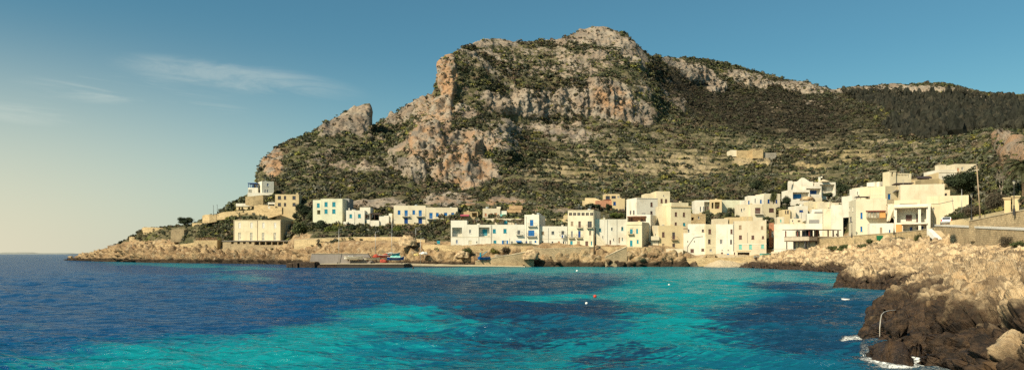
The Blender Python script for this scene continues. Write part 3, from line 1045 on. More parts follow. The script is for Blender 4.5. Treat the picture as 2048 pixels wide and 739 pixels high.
for k in range(64):
    lam = 0.32 * (7.5 / 0.32) ** (rg.random())
    th = wind + rg.normal() * 0.40
    kx, ky = math.cos(th) * 2 * math.pi / lam, math.sin(th) * 2 * math.pi / lam
    a = 0.0102 * lam ** 0.82 * (0.5 + rg.random())
    ph0 = rg.random() * 6.28
    res = np.maximum(sp_d * abs(math.sin(th)), sp_x * abs(math.cos(th)))
    fd = 1 - sstep(0.14, 0.42, res / lam)
    ph_ = kx * X + ky * Y + ph0
    aa = a * fd * grp
    z += aa * np.cos(ph_)
    dX -= aa * math.cos(th) * np.sin(ph_) * 0.5
    dYs -= aa * math.sin(th) * np.sin(ph_) * 0.5
PW = np.stack([X + dX, Y + dYs, z], -1)
# what lies on the bottom: pale sand, weed beds, deep water
gy_, gx_ = np.gradient(z)
sy_ = gy_ / np.gradient(Y, axis=0)
sx_ = gx_ / np.maximum(np.gradient(X, axis=1), 1e-6)
Xs, Ys = X, Y
X = X - np.clip(sx_, -.5, .5) * 8.0
Y = np.maximum(Y - np.clip(sy_, -.5, .5) * 11.0, 5)       # the bottom seen through a moving surface
Wu0, Wy0 = Wu, Wy
Wu = CX + X * F / Y
Wy = HY + CAMZ * F / Y
warp = np.stack([X / 30, Y / 60, X * 0], -1)
pn0 = fbm(np.stack([X / 7, Y / 14, X * 0 + 3], -1), 4, 640)
wu = Wu + fbm(warp, 4, 610) * 60 + pn0 * 26
wy = Wy + pn0 * 5 + fbm(warp * 1.3 + 9, 4, 620) * 9 * np.clip((Wy - 515) / 60, 0.15, 1.6)
SAND = [(330, 745, 430, 66, -4, 1.0), (560, 695, 210, 38, -10, 0.9), (820, 648, 190, 34, 6, 0.95), (880, 712, 260, 34, 0, 0.55), (1090, 597, 190, 7, -2, 0.95), (1370, 575, 190, 46, 0, 1.05), (1310, 640, 150, 62, 25, 1.0), (1480, 556, 260, 22, 3, 0.95), (1290, 700, 110, 45, 20, .85),
        (1150, 690, 150, 22, -10, 0.6), (1160, 540, 440, 8, 0, 1.0), (1000, 735, 300, 22, 0, 0.6), (380, 530.5, 190, 4.5, 2, 0.8), (480, 560, 90, 14, 0, 0.4), (1640, 545, 80, 6, 3, 0.8), (1490, 730, 110, 26, 0, .5), (600, 735, 330, 30, 0, 1.0), (1600, 596, 120, 12, 0, .5)]
WEED = [(1060, 628, 250, 22, -3, 1.0), (960, 608, 110, 14, 2, 0.9), (1240, 622, 90, 13, 0, 0.8), (1040, 572, 230, 13, -2, 0.7), (1060, 686, 140, 14, -8, 1.0), (880, 678, 110, 16, 4, 0.7), (1570, 572, 100, 9, -2, 0.95), (1545, 640, 160, 30, -8, 1.0), (1660, 630, 140, 44, 0, 0.8), (1220, 725, 110, 18, -10, 0.9),
        (780, 568, 200, 26, 0, 0.8), (860, 722, 190, 18, 0, 0.5), (1640, 705, 160, 40, 0, 0.85), (300, 590, 340, 50, 6, 0.9), (640, 585, 150, 34, 0, 0.9)]
sand = blobs(wu, wy, SAND)
weed = blobs(wu, wy, WEED)
pn = fbm(np.stack([X / 5, Y / 9, X * 0], -1), 5, 630) + 0.45 * fbm(np.stack([X / 1.4, Y / 2.6, X * 0], -1), 3, 650)
sandm = np.clip(sand - 0.85 * weed + pn * 0.22, 0, 1)
weedm = np.clip(weed + pn * 0.3 - 0.25 * sand, 0, 1)
deep = np.array([0.002, 0.044, 0.125])
mid_ = np.array([0.004, 0.085, 0.190])
turq = np.array([0.003, 0.195, 0.215])
wcol = np.array([0.007, 0.018, 0.05])
rightness = sstep(560, 1000, Wu)[..., None]
base = deep * (1 - rightness) + np.array([0.004, 0.072, 0.125]) * rightness
c = base * (1 - sandm[..., None]) + turq * sandm[..., None]
c = c * (1 - 0.8 * weedm[..., None] * rightness) + wcol * 0.8 * weedm[..., None] * rightness
farf = sstep(545, 515, Wy)[..., None] * (1 - sstep(300, 700, Wu))[..., None]
c = c * (1 - 0.35 * farf) + np.array([0.006, 0.04, 0.10]) * 0.35 * farf
Wu, Wy = Wu0, Wy0
foam = blobs(Wu, Wy, [(1708, 679, 40, 8, -4, 1.2), (1778, 730, 80, 16, 8, 1.25), (1735, 705, 26, 14, 50, 0.9), (1730, 676, 36, 9, -4, 1.15), (1826, 726, 60, 20, -6, 1.3), (1765, 705, 70, 30, 30, 0.62), (1800, 735, 110, 22, 0, 0.7), (1745, 690, 60, 10, 10, 0.7), (1700, 645, 55, 12, 20, 0.42), (1880, 746, 60, 14, 0, 0.9), (1720, 725, 70, 16, 0, .4), (1700, 577, 60, 2.2, 2, 0.75), (1690, 574.5, 46, 2.4, 0, 0.85), (1720, 579, 90, 2.0, 0, 0.6), (1790, 579, 40, 1.6, 0, .8), (1580, 538, 60, 1.2, 2, 0.55), (300, 525.5, 300, 0.8, 0.5, 0.3), (1745, 715, 60, 18, 10, .42)])
sme = raw_mesh('sea', PW, grid_faces(*Wd.shape))
add_col(sme, 'bottom', c)
add_attr(sme, 'foam', foam)
m, N, b = new_mat('sea_water', 0.06, 0.12)
b.inputs['Specular IOR Level'].default_value = 0.0
pos = N.world_pos()
mpw = N.new('ShaderNodeMapping')
mpw.inputs['Scale'].default_value = (0.30, 1.0, 1.0)
mpw.inputs['Rotation'].default_value = (0, 0, math.radians(14))
N.to(pos, mpw.inputs['Vector'])
w1_ = N.noise(2.2, 5, 0.6, mpw.outputs[0], 0.4)
w2_ = N.noise(0.55, 4, 0.6, mpw.outputs[0], 0.3)
fm = N.attr('foam')
fn = N.noise(3.6, 10, 0.78, pos, 1.6)
fmask = N.range(N.math('ADD', fm, N.math('MULTIPLY', N.math('SUBTRACT', fn, 0.5), 3.2)), 0.62, 1.3)
fmask = N.math('MULTIPLY', fmask, N.range(fm, 0.05, 0.3))
bc = N.mix(fmask, N.attr('bottom', 'Color'), (0.75, 0.75, 0.70))
N.to(bc, b.inputs['Base Color'])
hh = N.math('ADD', N.math('MULTIPLY', w1_, 0.35), N.math('MULTIPLY', w2_, 1.0))
hh = N.math('ADD', hh, N.math('MULTIPLY', fmask, 0.25))
bn = N.bump(hh, 1.0, 0.65)
N.to(bn, b.inputs['Normal'])
# a wind-roughened sea reflects far less at grazing angles than a flat one: capped Fresnel
gl = N.new('ShaderNodeBsdfGlossy')
gl.inputs['Roughness'].default_value = 0.09
gl.inputs['Color'].default_value = (0.95, 0.97, 1.0, 1)
N.to(bn, gl.inputs['Normal'])
lw = N.new('ShaderNodeLayerWeight')
lw.inputs['Blend'].default_value = 0.5
N.to(bn, lw.inputs['Normal'])
fr = N.math('ADD', N.math('MULTIPLY', N.math('POWER', lw.outputs['Facing'], 4.0), 0.52), 0.015)
fr = N.math('MULTIPLY', fr, N.math('SUBTRACT', 1.0, fmask))
mxs = N.new('ShaderNodeMixShader')
N.to(fr, mxs.inputs[0])
N.to(b.outputs[0], mxs.inputs[1])
N.to(gl.outputs[0], mxs.inputs[2])
N.to(mxs.outputs[0], m.node_tree.nodes['Material Output'].inputs['Surface'])
sea = link('sea', sme, None, m)
tag(sea, 'blue and turquoise sea with dark weed beds and small waves', 'sea', kind='structure')

# low hazy land on the horizon, far left
mbx = MB()
for (x0, x1, hgt) in ((-60, 40, 0.9), (30, 118, 0.6)):
    n = 24
    for i in range(n):
        ua, ub = x0 + (x1 - x0) * i / n, x0 + (x1 - x0) * (i + 1) / n
        f = lambda t: hgt * math.sin(math.pi * min(max(t, 0.02), 0.98)) ** 0.5 * (1 + 0.25 * math.sin(t * 23))
        d = 9000
        ha, hb_ = f(i / n) * d * 3.6 / F, f((i + 1) / n) * d * 3.6 / F
        xa, xb = (ua - CX) * d / F, (ub - CX) * d / F
        mbx.hexa([(xa, d, -2), (xb, d, -2), (xb, d + 900, -2), (xa, d + 900, -2), (xa, d + 300, ha), (xb, d + 300, hb_), (xb, d + 600, hb_), (xa, d + 600, ha)])
far_land = mbx.build('far_hills', mat_plain('far_land', (0.30, 0.30, 0.26), 0.95, 0.05, scale=0.002))
tag(far_land, 'low pale land on the sea horizon', 'hills', kind='structure')
# ================================================================== BUILDINGS
WHITE = mat_stucco('white_limewash', (0.73, 0.67, 0.545), amount=0.5)
CREAM = mat_stucco('cream_render', (0.69, 0.60, 0.43), amount=0.55)
YELLOW = mat_stucco('pale_yellow_render', (0.68, 0.58, 0.385), amount=0.55)
OCHRE = mat_stucco('ochre_render', (0.62, 0.48, 0.27), amount=0.6)
BEIGE = mat_stucco('beige_render', (0.62, 0.53, 0.38), amount=0.6)
GREENISH = mat_stucco('pale_green_render', (0.66, 0.64, 0.46), amount=0.45)
TUFA = mat_stone('tufa_blocks', (0.50, 0.37, 0.20), (0.30, 0.22, 0.12))
STONE = mat_stone('rubble_stone', (0.46, 0.345, 0.20), (0.25, 0.19, 0.12), scale=1.0, row=0.28, brick=0.55)
GREYSTONE = mat_stone('grey_stone', (0.33, 0.29, 0.23), (0.2, 0.17, 0.13))
CONC = mat_stucco('shaded_weathered_concrete', (0.24, 0.21, 0.185), stain=(0.12, 0.1, 0.08), amount=0.8)  # blotches are wear; base darkened to paint the pier end wall's shaded front
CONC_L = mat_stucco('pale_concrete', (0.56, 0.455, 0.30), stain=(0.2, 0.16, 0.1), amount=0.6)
CONC_D = mat_stucco('dark_concrete', (0.065, 0.052, 0.04), stain=(0.02, 0.017, 0.012), amount=0.8)  # near-black base with darker blotches, for the pier face and quay foot
BRICK = mat_stone('red_brick', (0.42, 0.17, 0.09), (0.4, 0.3, 0.2), scale=1.6)
TERRA = mat_plain('terracotta', (0.45, 0.22, 0.13), 0.9, 0.1, var=0.3)
ROOFM = mat_stucco('roof_screed', (0.42, 0.36, 0.29), amount=0.7)
TILE = mat_stone('clay_tiles', (0.46, 0.30, 0.15), (0.2, 0.12, 0.07), scale=2.5)
BLUE = mat_plain('blue_paint', (0.010, 0.13, 0.36), 0.55)
DBLUE = mat_plain('dark_blue_paint', (0.007, 0.055, 0.22), 0.55)
TEAL = mat_plain('teal_paint', (0.015, 0.235, 0.30), 0.55)
AQUA = mat_plain('pale_aqua_paint', (0.20, 0.50, 0.42), 0.6)
BROWN = mat_plain('brown_paint', (0.13, 0.065, 0.05), 0.6)
TAN = mat_plain('tan_paint', (0.34, 0.24, 0.15), 0.7)
SALMON = mat_plain('salmon_paint', (0.48, 0.22, 0.12), 0.7)
ORANGE = mat_plain('orange_panel', (0.60, 0.29, 0.09), 0.7)
GREY = mat_plain('grey_paint', (0.25, 0.24, 0.22), 0.7)
WOOD = mat_plain('dark_wood', (0.075, 0.042, 0.026), 0.7)
REDWOOD = mat_plain('red_brown_wood', (0.19, 0.055, 0.035), 0.65)
FRAME = mat_plain('white_frame', (0.70, 0.66, 0.58), 0.5)
IRON = mat_plain('dark_iron', (0.035, 0.032, 0.03), 0.5, 0.4)
STEEL = mat_plain('galvanised_steel', (0.42, 0.41, 0.37), 0.45, 0.5, 0.4)
CANVAS = mat_plain('cream_canvas', (0.62, 0.52, 0.38), 0.9, 0.05, var=0.15)
DARKROOF = mat_plain('dark_sheet_roof', (0.06, 0.045, 0.045), 0.7)
PINK = mat_plain('pink_awning', (0.42, 0.08, 0.12), 0.8)
LEAD = mat_plain('tank_plastic', (0.30, 0.32, 0.32), 0.6)


def mat_glass(name, col=(0.02, 0.024, 0.03)):
    m, N, b = new_mat(name, 0.12, 0.5)
    n = N.noise(0.8, 3, 0.5, N.world_pos())
    N.to(N.mix(N.range(n, 0.35, 0.65), col, tuple(x * 2.2 + 0.01 for x in col)), b.inputs['Base Color'])
    return m


GLASS = mat_glass('window_glass')
BGLASS = mat_glass('blue_window_glass', (0.012, 0.045, 0.14))
PALEGLASS = mat_glass('curtained_glass', (0.22, 0.20, 0.15))

ZF = {'G': (380, 350, 4.925), 'F': (680, 400, 8.192), 'A': (900, 395, 7.0375), 'B': (1040, 415, 8.694), 'C': (1180, 375, 5.914), 'D': (1300, 390, 5.275), 'E': (1380, 380, 5.278),
      'J': (1560, 340, 7.3875), 'H': (1540, 430, 8.2125), 'I': (1680, 380, 7.39), 'K': (1700, 320, 7.39), 'L': (1860, 430, 8.213), 'M': (1920, 280, 3.695), 'N': (600, 480, 7.877), 'O': (900, 480, 6.0235),
      'T': (120, 360, 4.105), 'R': (1240, 90, 2.463), '1': (0, 0, 1.0), '6': (1660, 310, 3.518)}


def face_with_holes(mb, O, S, IN, L, z0, z1, holes):
    """wall face from O along S (length L), openings cut out, reveals going IN; hole = (s0, s1, za, zb, depth, backed)"""
    O, S, IN = Vector(O), Vector(S), Vector(IN)
    hs = []
    for h in holes:
        a, b_ = max(h[0], 0.06), min(h[1], L - 0.06)
        c, d = max(h[2], z0 + 0.02), min(h[3], z1 - 0.06)
        if b_ - a > 0.05 and d - c > 0.05:
            hs.append((a, b_, c, d, h[4], h[5]))
    xs = sorted({0.0, L, *[h[0] for h in hs], *[h[1] for h in hs]})
    zs = sorted({z0, z1, *[h[2] for h in hs], *[h[3] for h in hs]})
    pt = lambda s, z, d=0.0: tuple(O + S * s + IN * d + Vector((0, 0, z)))
    for i in range(len(xs) - 1):
        for j in range(len(zs) - 1):
            mx, mz = (xs[i] + xs[i + 1]) / 2, (zs[j] + zs[j + 1]) / 2
            if any(h[0] < mx < h[1] and h[2] < mz < h[3] for h in hs):
                continue
            mb.quad(pt(xs[i], zs[j]), pt(xs[i + 1], zs[j]), pt(xs[i + 1], zs[j + 1]), pt(xs[i], zs[j + 1]))
    for (a, b_, c, d, dep, backed) in hs:
        mb.quad(pt(a, c), pt(a, c, dep), pt(a, d, dep), pt(a, d))
        mb.quad(pt(b_, c, dep), pt(b_, c), pt(b_, d), pt(b_, d, dep))
        mb.quad(pt(a, c), pt(b_, c), pt(b_, c, dep), pt(a, c, dep))
        mb.quad(pt(a, d, dep), pt(b_, d, dep), pt(b_, d), pt(a, d))
        if backed:
            mb.quad(pt(a, c, dep), pt(b_, c, dep), pt(b_, d, dep), pt(a, d, dep))


ALLH = []


class House:
    def __init__(s, name, label, z, D, r=0.0, cat='house', group=None):
        s.zx, s.zy, s.zs = ZF[z]
        s.D, s.r = D, math.radians(r)
        s.name, s.label, s.cat, s.group = name, label, cat, group
        s.root = None

    def px(s, x):
        return s.zx + x / s.zs

    def py(s, y):
        return s.zy + y / s.zs

    # ---- a block of the building; later calls refer to it
    def vol(s, xa, xb, yt, yb, mat, back=8.0, dD=0.0, r=None, skirt=3.5, parapet=0.4, part='wall', wins=(), right=(), left=(), roof=True):
        r = s.r if r is None else math.radians(r)
        D = s.D + dD
        ua, ub = s.px(xa), s.px(xb)
        A = at(ua, s.py(yb), D)
        if s.root is None:
            s.root = empty(s.name, A, r)
            tag(s.root, s.label, s.cat, s.group)
            s.inv = Matrix.Rotation(-r, 3, 'Z')
            s.org = A.copy()
            ALLH.append(s)
        s.A, s.c, s.sn = A, math.cos(r), math.sin(r)
        s.T, s.IN = Vector((s.c, s.sn, 0)), Vector((-s.sn, s.c, 0))
        s.w = s.S(xb)
        s.back = back
        s.H = s.Zp(0, s.py(yt)) - A.z
        s.skirt = skirt
        s.mat = mat
        mb = MB()
        fr = [s.hole(q) for q in wins]
        rt = [s.hole_side(q, 'R') for q in right]
        lf = [s.hole_side(q, 'L') for q in left]
        face_with_holes(mb, (0, 0, 0), (1, 0, 0), (0, 1, 0), s.w, -skirt, s.H, [h[0] for h in fr])
        face_with_holes(mb, (s.w, 0, 0), (0, 1, 0), (-1, 0, 0), back, -skirt, s.H, [h[0] for h in rt])
        face_with_holes(mb, (0, 0, 0), (0, 1, 0), (1, 0, 0), back, -skirt, s.H, [h[0] for h in lf])
        w, H = s.w, s.H
        mb.quad((w, back, -skirt), (0, back, -skirt), (0, back, H), (w, back, H))
        t, p = 0.25, parapet
        o = [(0, 0), (w, 0), (w, back), (0, back)]
        n = [(t, t), (w - t, t), (w - t, back - t), (t, back - t)]
        for i in range(4):
            j = (i + 1) % 4
            mb.quad((*o[i], H), (*o[j], H), (*n[j], H), (*n[i], H))
            mb.quad((*n[i], H), (*n[j], H), (*n[j], H - p), (*n[i], H - p))
        s.put(mb, part, mat)
        if roof:
            m2 = MB()
            m2.box(t + .003, w - t - .003, t + .003, back - t - .003, H - p - 0.12, H - p)
            s.put(m2, 'roof', ROOFM)
        if not hasattr(s, 'first'):
            s.first = (s.A.copy(), s.c, s.sn, s.w, s.back, s.H)
        for q, (h, info) in list(zip(wins, fr)):
            s.fill(q, h, (0, 0, 0), (1, 0, 0), (0, 1, 0))
        for q, (h, info) in list(zip(right, rt)):
            s.fill(q, h, (w, 0, 0), (0, 1, 0), (-1, 0, 0))
        for q, (h, info) in list(zip(left, lf)):
            s.fill(q, h, (0, 0, 0), (0, 1, 0), (1, 0, 0))
        return s

    def S(s, x):
        k = (s.px(x) - CX) / F
        return (k * s.A.y - s.A.x) / (s.c - k * s.sn)

    def Zp(s, d, py):
        return CAMZ + (HY - py) * (s.A.y + d * s.sn) / F

    def L(s, x, y, out=0.0):
        """local point on the facade at zoom pixel (x, y)"""
        d = s.S(x)
        return Vector((d, -out, s.Zp(d, s.py(y)) - s.A.z))

    def hole(s, q):
        kind, x0, x1, y0, y1 = q[:5]
        a, b_ = s.S(x0), s.S(x1)
        zt, zb = s.Zp(a, s.py(y0)) - s.A.z, s.Zp(a, s.py(y1)) - s.A.z
        o = q[6] if len(q) > 6 else {}
        dep = o.get('dep', {'l': 1.6, 'o': 2.2}.get(kind, 0.16))
        return ((a, b_, zb, zt, dep, kind in 'lo'), None)

    def hole_side(s, q, side):
        kind, x0, x1, y0, y1 = q[:5]
        O = s.A + (s.T * s.w if side == 'R' else Vector())
        res = []
        for x in (x0, x1):
            k = (s.px(x) - CX) / F
            res.append((k * O.y - O.x) / (s.IN.x - k * s.IN.y))
        a, b_ = sorted(res)
        y = O.y + s.IN.y * (a + b_) / 2
        zt, zb = CAMZ + (HY - s.py(y0)) * y / F - s.A.z, CAMZ + (HY - s.py(y1)) * y / F - s.A.z
        return ((a, b_, zb, zt, 0.16, kind in 'lo'), None)

    def put(s, mb, name, mat, parent=None, smooth=False, bevel=0.0):
        """mesh in facade coordinates -> child of the house root"""
        rel = s.inv @ (s.A - s.org)
        R = s.inv @ Matrix(((s.c, -s.sn, 0), (s.sn, s.c, 0), (0, 0, 1)))
        mb.v = [tuple(R @ Vector(v) + rel) for v in mb.v]
        return mb.build(name, mat, parent or s.root, smooth, bevel)

    def fill(s, q, h, O, S, IN):
        kind = q[0]
        col = q[5] if len(q) > 5 else GLASS
        o = q[6] if len(q) > 6 else {}
        a, b_, zb, zt, dep, _ = h
        a, b_ = max(a, .06), b_
        O, S, IN = Vector(O), Vector(S), Vector(IN)

        def slab(mb, s0, s1, z0, z1, d0, d1):
            c = []
            for z in (z0, z1):
                for (ss, dd) in ((s0, d0), (s1, d0), (s1, d1), (s0, d1)):
                    c.append(O + S * ss + IN * dd + Vector((0, 0, z)))
            mb.hexa(c)

        w, hh = b_ - a, zt - zb
        if kind in 'wg':
            t = min(0.09, w * 0.14)
            mb = MB()
            slab(mb, a, a + t, zb, zt, dep - .07, dep + .01)
            slab(mb, b_ - t, b_, zb, zt, dep - .07, dep + .01)
            slab(mb, a + t, b_ - t, zb, zb + t, dep - .07, dep + .01)
            slab(mb, a + t, b_ - t, zt - t, zt, dep - .07, dep + .01)
            if w > 0.6:
                n = 1 if w < 1.8 else int(w / 0.8)
                for i in range(n):
                    x = a + w * (i + 1) / (n + 1)
                    slab(mb, x - t / 2, x + t / 2, zb + t, zt - t, dep - .06, dep + .01)
            if not o.get('nosill'):
                slab(mb, a - .08, b_ + .08, zb - .09, zb - .003, -.07, -.003)
            f = s.put(mb, 'window' if kind == 'w' else 'door', o.get('frame', FRAME))
            m2 = MB()
            slab(m2, a + t, b_ - t, zb + t, zt - t, dep - .02, dep + .0)
            s.put(m2, 'pane', col, f)
        elif kind == 's':
            mb = MB()
            t = 0.06
            slab(mb, a, a + t, zb, zt, dep - .09, dep + .01)
            slab(mb, b_ - t, b_, zb, zt, dep - .09, dep + .01)
            slab(mb, a + t, b_ - t, zt - t, zt, dep - .09, dep + .01)
            slab(mb, a - .08, b_ + .08, zb - .09, zb - .003, -.07, -.003)
            slab(mb, a + t, b_ - t, zb, zt - t, dep - .01, dep + .01)
            f = s.put(mb, 'window', col)
            mid = (a + b_) / 2
            for (p, r_) in ((a + t + .004, mid - .015), (mid + .015, b_ - t - .004)):
                m2 = MB()
                n = max(3, int(hh / 0.16))
                slab(m2, p, r_, zb + .02, zt - t - .02, dep - .05, dep - .015)
                for i in range(n):
                    z0 = zb + .06 + (hh - .16) * i / n
                    slab(m2, p + .06, r_ - .06, z0, z0 + .06, dep - .07, dep - .052)
                s.put(m2, 'shutter', col, f)
        elif kind == 'd':
            mb = MB()
            slab(mb, a, b_, zb, zt, dep - .05, dep + .01)
            mid = (a + b_) / 2
            slab(mb, mid - .03, mid + .03, zb, zt, dep - .08, dep - .052)
            for zz in (0.1, 0.52):
                for (p, r_) in ((a + .1, mid - .1), (mid + .1, b_ - .1)):
                    if r_ > p:
                        slab(mb, p, r_, zb + hh * zz, zb + hh * (zz + .36), dep - .07, dep - .052)
            s.put(mb, 'door', col)
        elif kind in 'lo':
            for (x0, x1, y0, y1, c2) in o.get('inner', ()):
                p0, p1 = s.S(x0) + (0 if not s.r else 0), s.S(x1)
                z1, z0 = s.Zp(p0, s.py(y0)) - s.A.z, s.Zp(p0, s.py(y1)) - s.A.z
                mb = MB()
                slab(mb, p0, p1, z0, z1, dep - .09, dep - .004)
                for ss in (p0, p1 - .09, (p0 + p1) / 2 - .045):
                    slab(mb, ss, ss + .09, z0, z1, dep - .13, dep - .092)
                f = s.put(mb, 'window', c2)
            if 'pillars' in o:
                for (x, wd) in o['pillars']:
                    mb = MB()
                    p = s.S(x)
                    slab(mb, p - wd / 2, p + wd / 2, zb + .003, zt - .003, .02, .02 + wd)
                    s.put(mb, 'pillar', s.mat)
            if 'lining' in o:
                mb = MB()
                slab(mb, a + .01, b_ - .01, zb + .01, zt - .01, dep - .05, dep - .003)
                s.put(mb, 'back_panel', o['lining'])
            if 'rail' in o:
                s.railing(a, b_, zb, -0.05, o['rail'], None, 0.9, 0)
        if 'bal' in o:
            x0, x1 = o['bal'][:2]
            p0, p1 = s.S(x0), s.S(x1)
            pr = o.get('proj', 0.85)
            mb = MB()
            slab(mb, p0, p1, zb - .16, zb - .01, -pr, -.003)
            for ss in (p0 + .15, p1 - .27):
                slab(mb, ss, ss + .12, zb - .42, zb - .163, -pr * .7, -.003)
            f = s.put(mb, 'balcony', o.get('bmat', s.mat))
            s.railing(p0, p1, zb, pr - .05, o.get('rail', IRON), f, o.get('rh', 0.95), pr - .05)
        if 'open' in o:                                   # leaves swung open against the wall
            for (p0, p1) in ((a - w * .5 - .02, a - .02), (b_ + .02, b_ + w * .5 + .02)):
                mb = MB()
                slab(mb, p0, p1, zb, zt, -.06, -.01)
                s.put(mb, 'shutter', o['open'])

    def railing(s, p0, p1, zb, out, mat, parent, h=0.95, ret=0.0):
        mb = MB()
        n = max(3, int((p1 - p0) / 0.22))
        for zz in (0.05, h - .05):
            mb.box(p0, p1, -out - .02, -out + .02, zb + zz, zb + zz + .05)
            if ret:
                for xx in (p0, p1 - .04):
                    mb.box(xx, xx + .04, -out + .021, -.01, zb + zz, zb + zz + .05)
        for i in range(n + 1):
            x = p0 + .02 + (p1 - p0 - .04) * i / n
            mb.box(x - .012, x + .012, -out - .012, -out + .012, zb, zb + h - .02)
        s.put(mb, 'railing', mat, parent)

    # ---- trim on the current facade
    def ledge(s, x0, x1, y, mat=None, t=0.18, out=0.12):
        a, b_ = s.S(x0), s.S(x1)
        z = s.Zp(a, s.py(y)) - s.A.z
        mb = MB()
        mb.box(a, b_, -out, -.003, z - t / 2, z + t / 2)
        s.put(mb, 'cornice', mat or s.mat)
        return s

    def panel(s, x0, x1, y0, y1, mat, name='wall_panel', out=0.05):
        a, b_ = s.S(x0), s.S(x1)
        z1, z0 = s.Zp(a, s.py(y0)) - s.A.z, s.Zp(a, s.py(y1)) - s.A.z
        mb = MB()
        mb.box(a, b_, -out, -.003, z0, z1)
        s.put(mb, name, mat)
        return s

    def pipe(s, pts, mat=None, r=0.045):
        mb = MB()
        mb.path([s.L(x, y, 0.07) for x, y in pts], r, 5)
        s.put(mb, 'drainpipe', mat or GREY)
        return s

    def box(s, x0, x1, y0, y1, d0, d1, name, mat):
        """block standing d0..d1 behind (negative: in front of) the facade plane"""
        f = (s.A.y + d0) / s.A.y
        a, b_ = s.S(x0) * 1.0, s.S(x1)
        z1, z0 = s.Zp(a, s.py(y0)) - s.A.z, s.Zp(a, s.py(y1)) - s.A.z
        mb = MB()
        mb.box(a, b_, d0, d1, z0, z1)
        return s.put(mb, name, mat)

    def canopy(s, x0, x1, y0, y1, depth, mat, posts=None, drop=0.0, ybase=None, name='awning'):
        """thin roof in front of the facade on posts"""
        a, b_ = s.S(x0), s.S(x1)
        z1, z0 = s.Zp(a, s.py(y0)) - s.A.z, s.Zp(a, s.py(y1)) - s.A.z
        mb = MB()
        mb.hexa([(a, -depth, z0 - drop), (b_, -depth, z0 - drop), (b_, -.003, z0), (a, -.003, z0), (a, -depth, z1 - drop), (b_, -depth, z1 - drop), (b_, -.003, z1), (a, -.003, z1)])
        s.put(mb, name, mat)
        if posts:
            zb = s.Zp(a, s.py(ybase)) - s.A.z
            for x in posts:
                p = s.S(x)
                m2 = MB()
                m2.box(p - .06, p + .06, -depth + .05, -depth + .17, zb, z0 - drop - .003)
                s.put(m2, 'post', WOOD)
        return s

    def stair(s, x0, y0, x1, y1, width=1.1, mat=None):
        """flight along the facade from the top (x0, y0) to the foot (x1, y1)"""
        a, b_ = s.L(x0, y0), s.L(x1, y1)
        n = max(5, int(abs(a.z - b_.z) / 0.19))
        mb = MB()
        lo = min(a.z, b_.z) - 0.5
        for i in range(n):
            xa, xb = a.x + (b_.x - a.x) * i / n, a.x + (b_.x - a.x) * (i + 1) / n
            z = a.z + (b_.z - a.z) * (i + .5) / n
            mb.box(min(xa, xb), max(xa, xb), -width, -.004, lo, z)
        st = s.put(mb, 'staircase', mat or s.mat)
        m2 = MB()
        m2.hexa([(a.x, -width - .14, a.z - .2), (b_.x, -width - .14, b_.z - .2), (b_.x, -width - .003, b_.z - .2), (a.x, -width - .003, a.z - .2),
                 (a.x, -width - .14, a.z + .75), (b_.x, -width - .14, b_.z + .75), (b_.x, -width - .003, b_.z + .75), (a.x, -width - .003, a.z + .75)])
        s.put(m2, 'parapet', mat or s.mat, st)
        return s

    def antenna(s, x, y, h=2.2, back=2.0):
        p = s.L(x, y)
        mb = MB()
        mb.bar((p.x, back, p.z - .6), (p.x, back, p.z + h), 0.03, 5)
        for i in range(4):
            z = p.z + h - .12 - i * .14
            mb.bar((p.x - .5 + i * .06, back, z), (p.x + .5 - i * .06, back, z), 0.015, 4)
        s.put(mb, 'antenna', STEEL)
        return s

    def tank(s, x, y, back=2.5, r=0.55, h=1.1, mat=None):
        p = s.L(x, y)
        mb = MB()
        mb.lathe([(r * .9, 0), (r, .08), (r, h - .12), (r * .8, h), (0.1, h + .05)], (p.x, back, p.z - .38), 12)
        s.put(mb, 'water_tank', mat or LEAD, smooth=False)
        return s

    def chimney(s, x0, x1, y0, y1, back=2.0, mat=None, d=0.7):
        a, b_ = s.L(x0, y0), s.L(x1, y1)
        mb = MB()
        mb.box(a.x, b_.x, back, back + d, b_.z - .5, a.z)
        mb.box(a.x - .06, b_.x + .06, back - .06, back + d + .06, a.z + .003, a.z + .12)
        s.put(mb, 'chimney', mat or s.mat)
        return s


def wall_line(name, label, pts, thick, mat, cap=None, cat='wall', z='1', drop=1.5, capt=0.12):
    """free-standing or retaining wall through (x, y_top, y_bottom, D) points"""
    zx, zy, zs = ZF[z]
    W_ = [(at(zx + x / zs, zy + yt / zs, D), at(zx + x / zs, zy + yb / zs, D)) for (x, yt, yb, D) in pts]
    org = W_[0][1].copy()
    mb, mc = MB(), MB()
    for i in range(len(W_) - 1):
        (t0, b0), (t1, b1) = W_[i], W_[i + 1]
        d = (t1 - t0)
        d.z = 0
        nrm = Vector((-d.y, d.x, 0)).normalized() * thick
        dz = Vector((0, 0, -drop))
        q = lambda p: p - org
        mb.hexa([q(b0 + dz), q(b1 + dz), q(b1 + dz + nrm), q(b0 + dz + nrm), q(t0), q(t1), q(t1 + nrm), q(t0 + nrm)])
        if cap:
            e = Vector((0, 0, .003))
            u = Vector((0, 0, capt))
            o = nrm.normalized() * -0.08
            mc.hexa([q(t0 + o + e), q(t1 + o + e), q(t1 + nrm - o + e), q(t0 + nrm - o + e), q(t0 + o + u), q(t1 + o + u), q(t1 + nrm - o + u), q(t0 + nrm - o + u)])
    ob = mb.build(name, mat)
    ob.location = org
    tag(ob, label, cat)
    if cap:
        mc.build('coping', cap, ob)
    return ob
